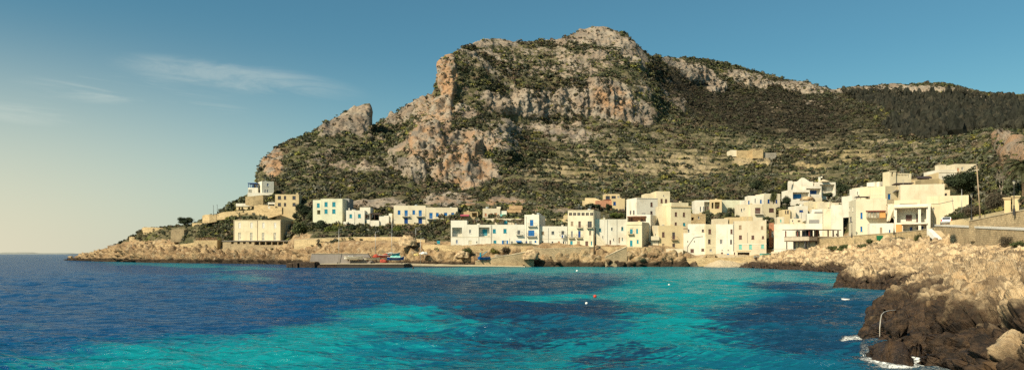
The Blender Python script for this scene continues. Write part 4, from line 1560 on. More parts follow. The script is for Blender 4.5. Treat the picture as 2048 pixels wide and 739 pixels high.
# ---------------- the seafront row
h = House('house', 'low white house with two recessed balconies, left end of the seafront row', 'A', 240)
h.vol(12, 576, 378, 662, WHITE, back=9, wins=[
    ('l', 30, 168, 418, 548, GLASS, {'inner': [(70, 132, 450, 505, PALEGLASS)], 'rail': STEEL}),
    ('w', 270, 300, 448, 500, GLASS),
    ('l', 408, 556, 415, 548, GLASS, {'inner': [(455, 520, 442, 530, TEAL)], 'rail': STEEL}),
    ('w', 84, 112, 592, 645, BGLASS), ('d', 262, 305, 600, 656, CREAM), ('w', 370, 388, 612, 640, GLASS)])
h.ledge(12, 576, 552, CREAM, .1, .06).pipe([(405, 385), (405, 655)])
h.vol(12, 240, 318, 378, WHITE, back=6, dD=.05, skirt=.25)

h = House('house', 'white seafront house with teal shutters and a pergola on its roof', 'A', 240)
h.vol(580, 1046, 378, 672, WHITE, back=9, wins=[
    ('s', 602, 645, 440, 495, TEAL), ('s', 752, 796, 437, 495, TEAL), ('g', 950, 990, 455, 520, GLASS, {'bal': (928, 1018), 'rail': IRON}),
    ('s', 612, 652, 600, 655, TEAL), ('g', 752, 794, 600, 668, PALEGLASS, {'open': BLUE}), ('d', 858, 886, 612, 666, GREY), ('d', 945, 994, 618, 668, BLUE)])
h.pipe([(586, 385), (586, 665)]).pipe([(838, 570), (838, 665)])
h.canopy(930, 1006, 604, 612, .8, BLUE, drop=.25)
for x0, x1 in ((616, 760), (862, 1040)):
    h.box(x0, x1, 302, 309, 3.0, 5.5, 'pergola_roof', WOOD)
    for x in (x0 + 4, (x0 + x1) / 2, x1 - 8):
        h.box(x, x + 7, 310, 376, 3.05, 3.25, 'post', WOOD)
h.box(620, 1040, 335, 376, 5.6, 5.8, 'roof_room_wall', BEIGE)
h.box(750, 802, 318, 368, 5.35, 5.55, 'door', TEAL)

h = House('tower_house', 'tall narrow white house with two bright blue balcony windows', 'B', 240, r=-14, cat='house')
h.vol(78, 330, 122, 668, WHITE, back=10, wins=[
    ('s', 172, 232, 210, 318, BLUE, {'bal': (140, 290)}), ('s', 143, 250, 392, 495, BLUE, {'bal': (122, 285)}),
    ('d', 94, 126, 578, 662, DBLUE), ('g', 162, 208, 578, 661, PALEGLASS, {'frame': DBLUE}), ('s', 253, 285, 568, 600, BLUE)])
h.pipe([(108, 150), (108, 650)]).tank(285, 122, 3)

h = House('house', 'white seafront house with laundry on its balcony and an orange door', 'B', 240)
h.vol(331, 830, 320, 682, WHITE, back=9, wins=[
    ('s', 372, 420, 410, 465, TAN), ('w', 548, 595, 408, 462, GLASS, {'frame': GREY}), ('w', 722, 768, 402, 466, GLASS, {'bal': (680, 782), 'frame': GREY}),
    ('w', 376, 410, 575, 632, GLASS, {'frame': GREY}), ('g', 550, 582, 585, 668, GLASS), ('d', 662, 695, 580, 676, SALMON), ('g', 745, 770, 582, 676, GLASS, {'frame': GREY}), ('w', 785, 802, 590, 620, GLASS)])
h.pipe([(490, 350), (490, 660)]).ledge(331, 830, 540, CREAM, .08, .05).pipe([(822, 325), (822, 665)])
p = h.L(700, 480, .85)
for i, c in enumerate((FRAME, DBLUE, FRAME, GREY)):
    mb = MB()
    mb.box(p.x + i * .42, p.x + .36 + i * .42, -.93, -.905, p.z - .75, p.z + .1)
    h.put(mb, 'hanging_laundry', c)

h = House('house', 'tall cream house with a row of six attic windows and iron balconies', 'B', 239.5, r=-17)
att = [('w', c - 28, c + 27, 85, 138, GLASS, {'frame': TAN, 'nosill': 1}) for c in (880, 951, 1024, 1098, 1172, 1246)]
h.vol(832, 1285, 45, 670, CREAM, back=11.5, wins=att + [
    ('s', 884, 926, 240, 310, TAN), ('s', 1015, 1057, 235, 346, BROWN, {'bal': (985, 1082), 'rh': .7}), ('g', 1176, 1250, 235, 346, GLASS, {'bal': (1160, 1262), 'frame': TAN}),
    ('g', 884, 921, 405, 518, GLASS, {'bal': (842, 945)}), ('d', 1012, 1053, 402, 518, DBLUE, {'bal': (978, 1082)}), ('w', 1203, 1236, 400, 470, GLASS, {'frame': TAN}),
    ('d', 872, 916, 575, 668, TEAL), ('s', 992, 1045, 580, 660, TAN), ('s', 1135, 1185, 580, 655, BROWN), ('d', 1232, 1254, 580, 652, TEAL)])
h.ledge(832, 1285, 56, YELLOW, .14, .12).ledge(832, 1285, 376, YELLOW, .1, .05).pipe([(1276, 60), (1276, 640)])
h.antenna(1000, 45).antenna(1200, 45, 1.6)

h = House('house', 'low white house with an outdoor stair climbing its left side', 'C', 239)
h.vol(49, 433, 372, 683, WHITE, back=10, wins=[
    ('w', 108, 132, 478, 518, GLASS, {'frame': TEAL}), ('w', 250, 271, 470, 508, GLASS), ('w', 370, 395, 462, 503, GLASS, {'frame': TEAL}), ('g', 54, 70, 475, 548, GLASS, {'frame': GREY}),
    ('w', 147, 159, 568, 598, GLASS), ('d', 231, 249, 620, 668, BROWN), ('w', 274, 286, 598, 630, GLASS), ('d', 338, 355, 588, 655, TAN), ('w', 377, 388, 588, 622, GLASS, {'frame': TEAL})])
h.stair(70, 568, 180, 672, 1.2, CREAM).pipe([(205, 375), (205, 670)]).pipe([(318, 375), (318, 668)]).antenna(170, 372, 1.5).chimney(172, 190, 352, 374, 3, WHITE)

h = House('house', 'cream house with four teal shutters and a small carved balcony', 'C', 237, r=-24)
h.vol(434, 615, 405, 692, YELLOW, back=9.5, wins=[
    ('s', 472, 505, 488, 548, TEAL, {'bal': (453, 521), 'bmat': OCHRE, 'rh': .8}), ('s', 546, 568, 486, 538, TEAL), ('s', 472, 503, 622, 688, TEAL), ('s', 553, 575, 615, 656, TEAL)],
    right=[('w', 670, 684, 520, 542, GLASS)])
h.ledge(434, 612, 436, YELLOW, .16, .14).ledge(468, 512, 470, YELLOW, .1, .1)

h = House('house', 'cream house with a terracotta roof loggia behind the teal shuttered house', 'C', 246, r=-22)
h.vol(436, 716, 322, 690, WHITE, back=10, wins=[('l', 442, 662, 346, 402, GLASS, {'lining': TERRA, 'inner': [(470, 490, 352, 400, BROWN), (585, 612, 365, 400, BROWN), (638, 660, 365, 400, BROWN)], 'dep': 2.0})],
      right=[('w', 738, 748, 450, 530, GLASS, {'nosill': 1})])
h.canopy(440, 665, 338, 345, .5, REDWOOD).tank(545, 322, 3, .4, .7).chimney(590, 625, 296, 324, 3, GREY).chimney(792, 806, 296, 330, 9)

h = House('house', 'big plain white house standing above the teal shuttered house', 'C', 264, r=16)
h.vol(551, 802, 118, 335, WHITE, back=8.5, wins=[('s', 715, 742, 172, 222, BROWN), ('w', 714, 741, 276, 310, GLASS, {'frame': BROWN})],
      left=[('w', 470, 487, 272, 320, GLASS, {'frame': BROWN}), ('w', 508, 526, 268, 316, GLASS, {'frame': BROWN})])
h.ledge(551, 800, 122, WHITE, .2, .12)

h = House('house', 'stepped yellow house block with two brown windows on the crest of the village', 'D', 272, r=4)
h.vol(65, 210, -42, 190, YELLOW, back=8, wins=[('s', 112, 134, 38, 80, BROWN), ('s', 158, 181, 40, 80, BROWN), ('w', 138, 152, -2, 12, GLASS)])
h.vol(-42, 64, -18, 190, YELLOW, back=7, dD=.6)

h = House('house', 'tall cream corner house with a cornice, right of the big white house', 'D', 246, r=14)
h.vol(221, 432, 112, 560, YELLOW, back=11, wins=[('s', 262, 286, 178, 222, BROWN), ('s', 347, 370, 182, 225, BROWN), ('s', 261, 284, 285, 320, BROWN), ('s', 347, 373, 290, 322, TEAL)],
      left=[])
h.ledge(219, 434, 120, OCHRE, .3, .25)
h.vol(226, 405, 76, 112, YELLOW, back=7, dD=1.0, skirt=.3)
h.chimney(345, 362, 62, 78, 2)
h.vol(100, 222, 112, 560, YELLOW, back=7, dD=3.2, r=0)

h = House('house', 'ochre lower house with a railing, below the tall cream corner house', 'D', 239, r=0)
h.vol(91, 352, 320, 558, OCHRE, back=7, wins=[('s', 127, 154, 388, 440, BROWN), ('g', 235, 264, 390, 466, GLASS, {'bal': (222, 287), 'frame': BROWN, 'rail': REDWOOD}), ('s', 129, 153, 510, 552, TAN), ('g', 236, 264, 508, 556, GLASS, {'frame': BROWN})])
h.vol(48, 90, 318, 558, CREAM, back=6, dD=.4, wins=[('w', 54, 62, 405, 430, GLASS)])
h.box(5, 90, 432, 474, -1.2, .38, 'balcony', CREAM)
h.box(8, 84, 475, 558, -.4, .38, 'lower_wall', CREAM)

h = House('house', 'white house with a bent dark pipe across its wall, above the little beach', 'D', 238.5, r=-12)
h.vol(353, 588, 398, 645, WHITE, back=9, wins=[('o', 393, 403, 481, 496, GLASS, {'dep': .5}), ('o', 463, 474, 481, 495, GLASS, {'dep': .5}), ('s', 427, 463, 566, 602, BROWN), ('s', 542, 571, 562, 588, BROWN)])
h.pipe([(393, 640), (395, 540), (462, 445), (558, 432)], GREY, .08).ledge(353, 400, 402, WHITE, .12, .06)
h.vol(400, 588, 303, 398, WHITE, back=8, dD=.04, skirt=.3, wins=[('w', 547, 569, 360, 386, GLASS, {'frame': BROWN}), ('g', 403, 418, 360, 396, GLASS)])
h.box(352, 398, 348, 354, -.6, 2, 'awning', REDWOOD)

h = House('house', 'narrow cream slice of house with three windows stacked above stone steps', 'E', 236, r=4)
h.vol(167, 273, 358, 690, YELLOW, back=8, wins=[('s', 194, 223, 410, 459, BROWN), ('w', 191, 218, 516, 563, GLASS, {'frame': BROWN}), ('w', 207, 233, 620, 646, GLASS)])
h.ledge(167, 273, 600, CREAM, .1, .06)

h = House('house', 'white beach house with a blue cloth by its door', 'E', 236, r=-13)
h.vol(274, 460, 358, 718, WHITE, back=9, wins=[('s', 427, 449, 412, 458, BROWN), ('w', 317, 344, 519, 566, GLASS), ('w', 424, 443, 521, 566, GLASS, {'frame': BROWN}), ('w', 333, 348, 628, 640, GLASS), ('d', 327, 350, 655, 716, BROWN), ('w', 398, 410, 626, 640, GLASS)])
h.box(388, 412, 668, 694, -.5, -.42, 'hanging_cloth', BLUE)
h.pipe([(456, 362), (456, 640)]).antenna(375, 600, .8, .3)

h = House('house', 'beige three storey house with mint green shutters and a boat shed below', 'E', 234.5, r=-15)
h.vol(461, 806, 325, 716, BEIGE, back=10, wins=[
    ('s', 517, 544, 370, 411, TAN), ('s', 749, 774, 378, 412, TAN), ('s', 517, 548, 475, 516, BROWN), ('s', 649, 678, 477, 516, BROWN), ('s', 759, 782, 483, 512, BROWN),
    ('s', 516, 548, 572, 620, AQUA), ('s', 624, 654, 572, 620, AQUA), ('s', 751, 781, 568, 612, AQUA), ('o', 503, 628, 655, 712, GLASS, {'dep': 3.0, 'inner': [(530, 560, 658, 695, DBLUE)]}), ('d', 462, 476, 655, 716, BROWN)])
h.panel(500, 806, 563, 571, WHITE, 'string_course', .06).ledge(490, 640, 640, OCHRE, .2, .12).pipe([(606, 445), (606, 555)]).pipe([(462, 330), (462, 640)])
h.antenna(610, 325, 1.4).chimney(800, 812, 310, 330, 3, WHITE)

h = House('house', 'narrow red brick house end with one window, beside the beige three storey house', 'E', 238, r=-18)
h.vol(836, 886, 345, 505, BRICK, back=7, wins=[('g', 860, 885, 430, 490, GLASS)])

h = House('house', 'long blank white house behind the timber restaurant terrace', 'H', 229, r=-20)
h.vol(66, 890, 145, 606, WHITE, back=10, wins=[('o', 655, 690, 440, 525, GLASS, {'dep': .6})])
h.tank(365, 145, 3, .6, .9, OCHRE).tank(545, 145, 3, .6, .8, OCHRE).antenna(515, 146, 2.2)
h.box(655, 825, 60, 144, 6, 9, 'roof_room', GREY)
h.ledge(20, 660, 612, CREAM, .5, .6)

# ---------------- the second tier behind the row
h = House('house', 'small beige house with salmon shutters, above the pergolas', 'A', 270)
h.vol(460, 706, 150, 292, BEIGE, back=7, wins=[('s', 488, 516, 218, 256, SALMON), ('d', 562, 592, 218, 290, SALMON), ('s', 622, 663, 213, 262, SALMON)])
h.box(655, 712, 120, 150, 2, 4, 'roof_room', CREAM)
h.vol(706, 798, 184, 292, WHITE, back=6, dD=.5)
h.panel(706, 785, 232, 270, AQUA, 'awning', .5)

h = House('shed', 'ochre barn with two stepped tiled roofs and a dark open front', 'A', 272)
h.vol(806, 1000, 205, 290, OCHRE, back=6, wins=[('o', 812, 985, 212, 272, GLASS, {'dep': 3.5, 'pillars': [(900, .25)]})], roof=False)
a = h.L(800, 208, .6)
b_ = h.L(1003, 165, .6)
mb = MB()
mb.hexa([(a.x, -.6, a.z - .1), (b_.x, -.6, a.z - .1), (b_.x, 2.6, b_.z), (a.x, 2.6, b_.z), (a.x, -.6, a.z + .08), (b_.x, -.6, a.z + .08), (b_.x, 2.6, b_.z + .2), (a.x, 2.6, b_.z + .2)])
h.put(mb, 'roof', TILE)
a2, b2 = h.L(830, 160), h.L(1022, 102)
mb = MB()
mb.hexa([(a2.x, 2.2, a2.z), (b2.x, 2.2, a2.z), (b2.x, 6, b2.z), (a2.x, 6, b2.z), (a2.x, 2.2, a2.z + .2), (b2.x, 2.2, a2.z + .2), (b2.x, 6, b2.z + .2), (a2.x, 6, b2.z + .2)])
h.put(mb, 'roof', TILE)
h.box(832, 1020, 165, 250, 2.65, 5.9, 'rear_wall', OCHRE)

h = House('shed', 'half ruined beige shed with a dark doorway, left of the salmon shuttered house', 'A', 268)
h.vol(190, 392, 195, 300, TUFA, back=5, wins=[('o', 310, 380, 210, 272, GLASS)])
h.canopy(148, 270, 236, 248, 1.4, PINK, posts=(160, 255), drop=.3, ybase=300)
wall_line('retaining_wall', 'beige retaining wall between the salmon shuttered house and the seafront row', [(392, 292, 385, 262), (620, 290, 385, 261), (1000, 292, 385, 261)], 1.0, BEIGE, z='A')
h = House('pergola', 'dark timber pergola behind the low white house with recessed balconies', 'A', 253, cat='pergola')
zA = ZF['A']
pp = [at(zA[0] + x / zA[2], zA[1] + 378 / zA[2], 253) for x in (246, 330, 440, 458)]
h.root = empty('pergola', pp[0]); tag(h.root, h.label, 'pergola')
ph_ = at(0, zA[1] + 322 / zA[2], 253).z - pp[0].z
for q_ in pp:
    for yy in (0, 2.6):
        m2 = MB(); m2.box(q_.x - pp[0].x - .08, q_.x - pp[0].x + .08, yy, yy + .16, -1, ph_); m2.build('post', WOOD, h.root)
m2 = MB()
for i in range(9):
    x = (pp[-1].x - pp[0].x) * i / 8
    m2.box(x - .06, x + .06, -.3, 3.0, ph_ + .14, ph_ + .26)
m2.build('rafters', WOOD, h.root)
m2 = MB(); m2.box(-.3, pp[-1].x - pp[0].x + .3, -.05, .12, ph_ + .003, ph_ + .137); m2.box(-.3, pp[-1].x - pp[0].x + .3, 2.6, 2.76, ph_ + .003, ph_ + .137); m2.build('beam', WOOD, h.root)

h = House('house', 'low ochre house half hidden behind the house with laundry', 'B', 262)
h.vol(440, 770, 195, 330, OCHRE, back=7, wins=[('w', 598, 652, 222, 270, GLASS, {'frame': BROWN}), ('o', 512, 552, 288, 308, GLASS, {'dep': .5})])
h.vol(772, 832, 125, 330, OCHRE, back=5, dD=-.6, wins=[('w', 812, 825, 180, 205, GLASS)])
h.vol(670, 770, 245, 330, WHITE, back=2, dD=-1.5)

h = House('house', 'ochre hillside house with five dark blue shutters', 'C', 300)
h.vol(262, 412, 128, 300, OCHRE, back=7, wins=[('s', 275, 306, 165, 206, DBLUE), ('d', 256, 281, 248, 292, DBLUE), ('d', 306, 331, 250, 298, DBLUE), ('w', 347, 369, 252, 292, GLASS, {'frame': BROWN}), ('s', 378, 404, 252, 290, BLUE)])
h.vol(172, 350, 74, 150, OCHRE, back=6, dD=5, wins=[('w', 185, 236, 97, 141, GLASS, {'frame': BROWN}), ('w', 255, 306, 97, 131, GLASS, {'frame': BROWN}), ('w', 325, 346, 98, 120, GLASS)])
h.canopy(155, 330, 141, 149, 1.5, REDWOOD)
h.vol(70, 262, 150, 215, TERRA, back=3, dD=1.2)
h.antenna(165, 76, 3)
wall_line('garden_wall', 'ochre garden wall with notches left of the house with blue shutters', [(-90, 152, 175, 305), (-60, 152, 185, 305), (-58, 120, 190, 305), (60, 122, 200, 304), (130, 150, 240, 303)], .5, OCHRE, z='C')

h = House('house', 'beige house with loggias and a long blank side wall, above the beach houses', 'E', 286, r=-10)
h.vol(211, 336, 98, 285, OCHRE, back=6, wins=[('o', 228, 249, 130, 193, GLASS, {'dep': 2}), ('l', 261, 314, 125, 196, GLASS, {'inner': [(288, 310, 165, 196, BROWN)], 'dep': 1.8})])
h.vol(52, 210, 106, 240, WHITE, back=7, dD=2.6, r=-4, wins=[('l', 150, 208, 122, 220, GLASS, {'inner': [(162, 174, 172, 218, BROWN), (192, 206, 170, 218, BROWN)], 'dep': 1.8, 'rail': IRON}), ('g', 104, 118, 175, 226, GLASS), ('g', 138, 148, 172, 226, GLASS)])
h.vol(337, 588, 104, 262, GREENISH, back=7, dD=2, r=4, wins=[('s', 499, 524, 166, 207, BROWN)])

h = House('house', 'cream house with one large brown balcony window, above the mint shuttered house', 'E', 263, r=0)
h.vol(640, 766, 146, 330, CREAM, back=7, wins=[('s', 687, 743, 185, 250, BROWN, {'bal': (678, 767), 'bmat': WHITE, 'rail': STEEL})])
h.vol(767, 906, 146, 330, YELLOW, back=7, dD=.1, r=12, wins=[('s', 834, 886, 190, 231, BROWN), ('s', 834, 886, 286, 320, GREY)])
h.vol(525, 640, 150, 330, CREAM, back=6, dD=1.0, wins=[('w', 537, 552, 195, 226, GLASS), ('w', 566, 579, 189, 211, GLASS), ('w', 556, 575, 282, 302, GLASS, {'frame': TEAL})])

h = House('house', 'white house with four small blue windows beside a palm, upper village', 'E', 281, r=8)
h.vol(781, 952, 35, 150, CREAM, back=7, wins=[('s', 819, 840, 95, 136, DBLUE), ('s', 904, 921, 100, 136, DBLUE)], left=[])
h.vol(612, 780, 58, 150, WHITE, back=6, dD=.5, r=-6, wins=[('s', 610 + 3, 628, 110, 145, BLUE), ('s', 739, 756, 100, 136, BLUE), ('w', 683, 695, 90, 134, GLASS)])
h.vol(575, 614, 105, 150, WHITE, back=4, dD=1)

h = House('house', 'small white flat roofed house in front of the blank side wall', 'E', 254)
h.vol(266, 402, 300, 362, CREAM, back=5)
h.vol(403, 462, 285, 362, OCHRE, back=5, dD=.6, wins=[('o', 414, 430, 305, 318, GLASS, {'dep': .5})])
h = House('house', 'low ochre house over the roof of the beige three storey house', 'E', 247)
h.vol(463, 664, 285, 345, OCHRE, back=5, skirt=5)
h.vol(560, 662, 276, 345, OCHRE, back=4, dD=-.4)
h = House('house', 'low stone house with one dark window, below the loggia house', 'E', 262)
h.vol(10, 165, 248, 358, TUFA, back=5, wins=[('w', 85, 100, 275, 302, GLASS), ('o', 14, 42, 285, 318, GLASS)])

# ---------------- the villa and the houses under it
h = House('villa', 'white villa with stepped gables, deep framed balconies and blue glass', 'J', 282)
h.vol(136, 440, 290, 442, WHITE, back=8, wins=[('l', 190, 430, 325, 432, GLASS, {'inner': [(205, 343, 346, 412, BLUE)], 'dep': 2.0})])
h.vol(380, 614, 232, 380, WHITE, back=8, dD=3, wins=[('l', 388, 604, 268, 356, GLASS, {'inner': [(445, 570, 294, 350, BGLASS)], 'dep': 2.0})])
h.vol(520, 822, 178, 334, WHITE, back=8, dD=6, wins=[('l', 588, 806, 212, 332, GLASS, {'inner': [(624, 716, 245, 316, PALEGLASS)], 'dep': 2.0})])
h.vol(212, 492, 168, 300, WHITE, back=7, dD=6.5)
for i, (x0, x1, y) in enumerate(((262, 432, 158), (280, 415, 146), (290, 400, 134), (305, 380, 122), (320, 362, 113))):
    h.vol(x0, x1, y, 172 - i * 11, WHITE, back=.8, dD=6.6 + .05 * i, skirt=.2, roof=False, parapet=.05, part='stepped_gable')
for i, (x0, x1, y) in enumerate(((126, 190, 168), (134, 182, 158))):
    h.vol(x0, x1, y, 190, WHITE, back=.8, dD=6.9 + .05 * i, skirt=.5, roof=False, parapet=.05, part='stepped_gable')
p = h.L(645, 178)
pp_ = [h.L(592, 176), h.L(705, 176), h.L(650, 134)]
mb = MB()
x0, x1, zt = pp_[0].x, pp_[1].x, pp_[2].z
mb.hexa([(x0, -2, pp_[0].z), (x1, -2, pp_[0].z), (x1, 3, pp_[0].z), (x0, 3, pp_[0].z), ((x0 + x1) / 2 - .2, .3, zt), ((x0 + x1) / 2 + .2, .3, zt), ((x0 + x1) / 2 + .2, .7, zt), ((x0 + x1) / 2 - .2, .7, zt)])
h.put(mb, 'hip_roof', CONC_L)
h.chimney(600, 622, 98, 160, 1.5, WHITE)
h.tank(636, 95, 1.2, .35, .5, WHITE)
h.ledge(150, 300, 446, DARKROOF, .5, -.05)
for (i, (x0, x1, y0, y1, D, mt, lb)) in enumerate([(520, 622, 405, 530, 276, CREAM, 'plain cream terrace block straight below the villa'), (445, 650, 462, 560, 268, YELLOW, 'wide yellow terrace block, second step below the villa'), (640, 760, 470, 640, 262, CREAM, 'cream terrace block right of the wide yellow one'), (800, 1000, 455, 560, 268, OCHRE, 'ochre garden terrace right below the villa pergola')]):
    h = House('terrace_block', lb, 'J', D, cat='terrace')
    h.vol(x0, x1, y0, y1, mt, back=6, parapet=.3)
h = House('house', 'white flat roofed house with a single dark blue window under the villa', 'J', 256)
h.vol(232, 412, 525, 720, WHITE, back=7, wins=[('s', 285, 341, 588, 616, DBLUE)])
h.pipe([(315, 620), (315, 700)])
h = House('house', 'small ochre house with two narrow windows, left below the villa', 'J', 254, r=-6)
h.vol(36, 152, 583, 700, OCHRE, back=5, wins=[('w', 76, 92, 596, 640, GLASS, {'frame': BROWN}), ('w', 106, 130, 594, 640, GLASS, {'frame': BROWN})])
h.vol(153, 232, 588, 700, CREAM, back=5, dD=.5)
h = House('house', 'white house with two tiny windows behind the blank restaurant house', 'J', 242, r=-18)
h.vol(400, 760, 640, 790, WHITE, back=7, wins=[('w', 630, 662, 668, 702, GLASS), ('w', 700, 720, 678, 698, GLASS)])
h.vol(500, 640, 615, 700, CREAM, back=4, dD=8)
h.tank(580, 615, 2, .5, .9, GREY)
h = House('house', 'tall white block with patched plaster, left of the cream house above the green bank', 'J', 216, r=-20)
h.vol(756, 932, 512, 800, WHITE, back=8, skirt=9)
h.vol(640, 755, 570, 800, CREAM, back=6, dD=3, skirt=8, wins=[('d', 690, 735, 592, 640, CREAM)])

# ---------------- the right end of the village
h = House('house', 'cream house with a long slit windowed side, blue shutters and a glazed porch', 'I', 182, r=-14)
h.vol(236, 690, 132, 668, CREAM, back=9, wins=[('s', 302, 333, 330, 416, BLUE), ('s', 302, 331, 535, 607, BLUE)],
      left=[('w', 130, 150, 250, 318, GLASS), ('w', 183, 197, 237, 311, GLASS), ('w', 137, 172, 395, 470, GLASS, {'frame': GREY})])
h.box(385, 560, 326, 412, -1.6, -.004, 'glazed_porch', PALEGLASS)
for x in (385, 424, 470, 512, 552):
    h.box(x, x + 7, 318, 415, -1.72, -1.605, 'porch_post', TAN)
h.box(561, 650, 312, 410, -1.6, -.004, 'porch_panel', ORANGE)
h.canopy(380, 655, 300, 312, 1.9, REDWOOD, drop=.2)
h.box(396, 815, 495, 660, -3.0, -.004, 'ground_floor_wing', WHITE)
for (x0, x1, y0, y1, mt) in ((545, 578, 553, 642, TAN), (745, 757, 562, 625, GREY), (762, 774, 562, 625, GREY)):
    h.box(x0, x1, y0, y1, -3.06, -3.004, 'door', mt)
p = h.L(687, 636)
mb = MB(); mb.lathe([(0.01, 0), (.01, .01)], (0, 0, 0), 3)
h.box(678, 697, 588, 640, -3.06, -3.004, 'door', DBLUE)
a, b_ = h.L(690, 208), h.L(650, 470)
mb = MB()
pts = []
for i in range(9):
    t = i / 8
    pts.append((h.L(655 + 65 * (1 - t) ** 1.3 * .6, 208 + 262 * t), h.L(782 - 90 * t ** 1.6, 208 + 262 * t)))
k = len(mb.v)
for i, (u, v) in enumerate(pts):
    o = -1.0 - 1.6 * (i / 8) ** .8
    for j in range(5):
        w_ = u.lerp(v, j / 4)
        mb.v.append((w_.x, o + .18 * math.sin(j * 2.2 + i), w_.z))
for i in range(8):
    for j in range(4):
        q = k + i * 5 + j
        mb.f.append((q, q + 1, q + 6, q + 5))
cl = h.put(mb, 'canvas_drape', CANVAS, smooth=True)
so = cl.modifiers.new('t', 'SOLIDIFY'); so.thickness = .05
h.railing(h.S(683), h.S(780), h.Zp(h.S(683), h.py(205)) - h.A.z, 1.0, IRON, None)
h.box(680, 783, 206, 214, -1.1, -.004, 'balcony', CREAM)
h.box(268, 470, 84, 92, 2, 5, 'pergola_roof', DARKROOF)
for x in (270, 330, 400, 462):
    h.box(x, x + 5, 93, 131, 2.1, 2.2, 'post', WOOD)
h.railing(h.S(470), h.S(640), h.H, -.1, STEEL, None, .9)

h = House('house', 'white house with a two storey pillared loggia beside the road', 'I', 172, r=-29)
h.vol(796, 1342, 215, 612, WHITE, back=10, wins=[
    ('l', 840, 1275, 268, 480, GLASS, {'dep': 2.4, 'inner': [(970, 1058, 358, 446, BROWN), (1125, 1162, 345, 470, BROWN), (1190, 1216, 335, 375, BROWN)], 'pillars': [(1175, .55)], 'rail': IRON}),
    ('l', 930, 1280, 508, 606, GLASS, {'dep': 2.4, 'inner': [(1030, 1066, 540, 606, DBLUE), (1130, 1162, 540, 600, BROWN), (1200, 1230, 530, 590, DBLUE)], 'pillars': [(1178, .55)]})])
h.panel(826, 920, 505, 622, ORANGE, 'orange_panel', .06).ledge(800, 1290, 255, CREAM, .3, .5).ledge(905, 1290, 494, WHITE, .3, .35)
h.pipe([(1338, 250), (1338, 600)])
h.vol(800, 1190, 150, 215, YELLOW, back=5, dD=2.5, skirt=.4)
h.ledge(880, 1140, 200, GREY, .12, .08)

h = House('house', 'large blank cream wall house with one blue door on its left side', 'K', 186, r=-16)
h.vol(746, 1398, 364, 580, CREAM, back=12, wins=[])
h.vol(521, 745, 380, 640, YELLOW, back=8, dD=1.2, r=22, wins=[('d', 559, 603, 495, 580, BLUE)])
h.canopy(628, 738, 470, 480, 1.0, GREY, drop=-.5)
h.vol(1398, 1478, 440, 590, YELLOW, back=6, dD=1.5, wins=[('w', 1405, 1434, 488, 526, GLASS, {'frame': BROWN, 'nosill': 1})])
h.antenna(1255, 400, 1.0, -.3)
h.box(700, 975, 326, 338, 2, 7, 'shade_roof', DARKROOF)

h = House('house', 'long plain yellow wall house stepping down beside the lamp post', '6', 172, r=-30)
h.vol(680, 976, 290, 450, YELLOW, back=9)
h.pipe([(858, 300), (872, 405)], GREY, .05).pipe([(680, 345), (770, 340), (870, 318)], GREY, .03)

h = House('belfry_house', 'yellow house with a bell tower and a row of square vents along its top', 'K', 198, r=4, cat='house')
ven = [('o', x, x + 16, 208, 234, GLASS, {'dep': .5}) for x in (684, 706, 728, 750, 772, 794, 816, 838)]
h.vol(681, 906, 194, 400, YELLOW, back=6, wins=ven + [('w', 862, 878, 205, 262, PALEGLASS, {'nosill': 1})])
h.vol(584, 680, 166, 400, YELLOW, back=3.2, dD=-.6, wins=[('o', 614, 642, 176, 242, GLASS, {'dep': 1.5})])
h.ledge(580, 684, 164, YELLOW, .2, .12)
h.antenna(850, 194, 1.6)

h = House('house', 'low white house with a brown door and water tanks on its roof', 'K', 204, r=16)
h.vol(262, 462, 388, 560, YELLOW, back=6, left=[('d', 175, 208, 462, 522, BROWN), ('w', 105, 119, 465, 516, GLASS)])
h.vol(76, 262, 416, 560, WHITE, back=4, dD=-1.5, r=-4, wins=[('d', 175, 208, 462, 530, BROWN), ('w', 105, 119, 465, 516, GLASS)])
h.vol(435, 540, 316, 470, WHITE, back=4, dD=2, wins=[('w', 462, 486, 362, 374, GLASS)])
h.vol(366, 432, 320, 400, WHITE, back=3, dD=2.6)
h = House('house', 'low white wing with a dark canopy in front of the house with roof tanks', 'K', 196, r=6)
h.vol(30, 520, 520, 640, WHITE, back=5)
h.canopy(120, 430, 515, 528, 2.2, DARKROOF, posts=(122, 220, 330, 425), drop=.2, ybase=580)

h = House('house', 'white house with a chimney block, topmost at the right end', '6', 218)
h.vol(766, 892, 102, 190, WHITE, back=8, wins=[('w', 788, 812, 148, 165, PALEGLASS)])
h.ledge(766, 892, 122, CREAM, .12, .1)
h.chimney(814, 858, 60, 103, 3, CREAM, 2.5)
h.vol(880, 1030, 62, 190, CREAM, back=7, dD=2, wins=[('w', 925, 940, 84, 106, GLASS), ('d', 895, 908, 90, 112, SALMON)])
h = House('house', 'plain cream house end right of the dark tree', '6', 205, r=-6)
h.vol(1042, 1112, 98, 260, CREAM, back=7, parapet=.2)
h.vol(1060, 1185, 162, 262, CREAM, back=5, dD=-2)
h.box(1040, 1165, 212, 246, -3, -.01, 'shed_roof', GREENISH)
wall_line('retaining_wall', 'ochre terrace wall left of the topmost house', [(600, 182, 240, 205), (640, 172, 240, 206), (770, 165, 240, 208), (830, 190, 240, 208)], .8, OCHRE, z='6')
wall_line('garden_wall', 'upper ochre wall behind the dark lean-to roof', [(655, 150, 185, 214), (700, 138, 185, 214), (765, 120, 185, 214)], .6, OCHRE, z='6')
h = House('shed', 'lean-to with a dark sloping roof on the ochre terrace', '6', 209)
h.vol(615, 698, 164, 185, TUFA, back=4, parapet=.1, roof=False)
h.canopy(608, 700, 148, 160, 1.2, DARKROOF, drop=.3)

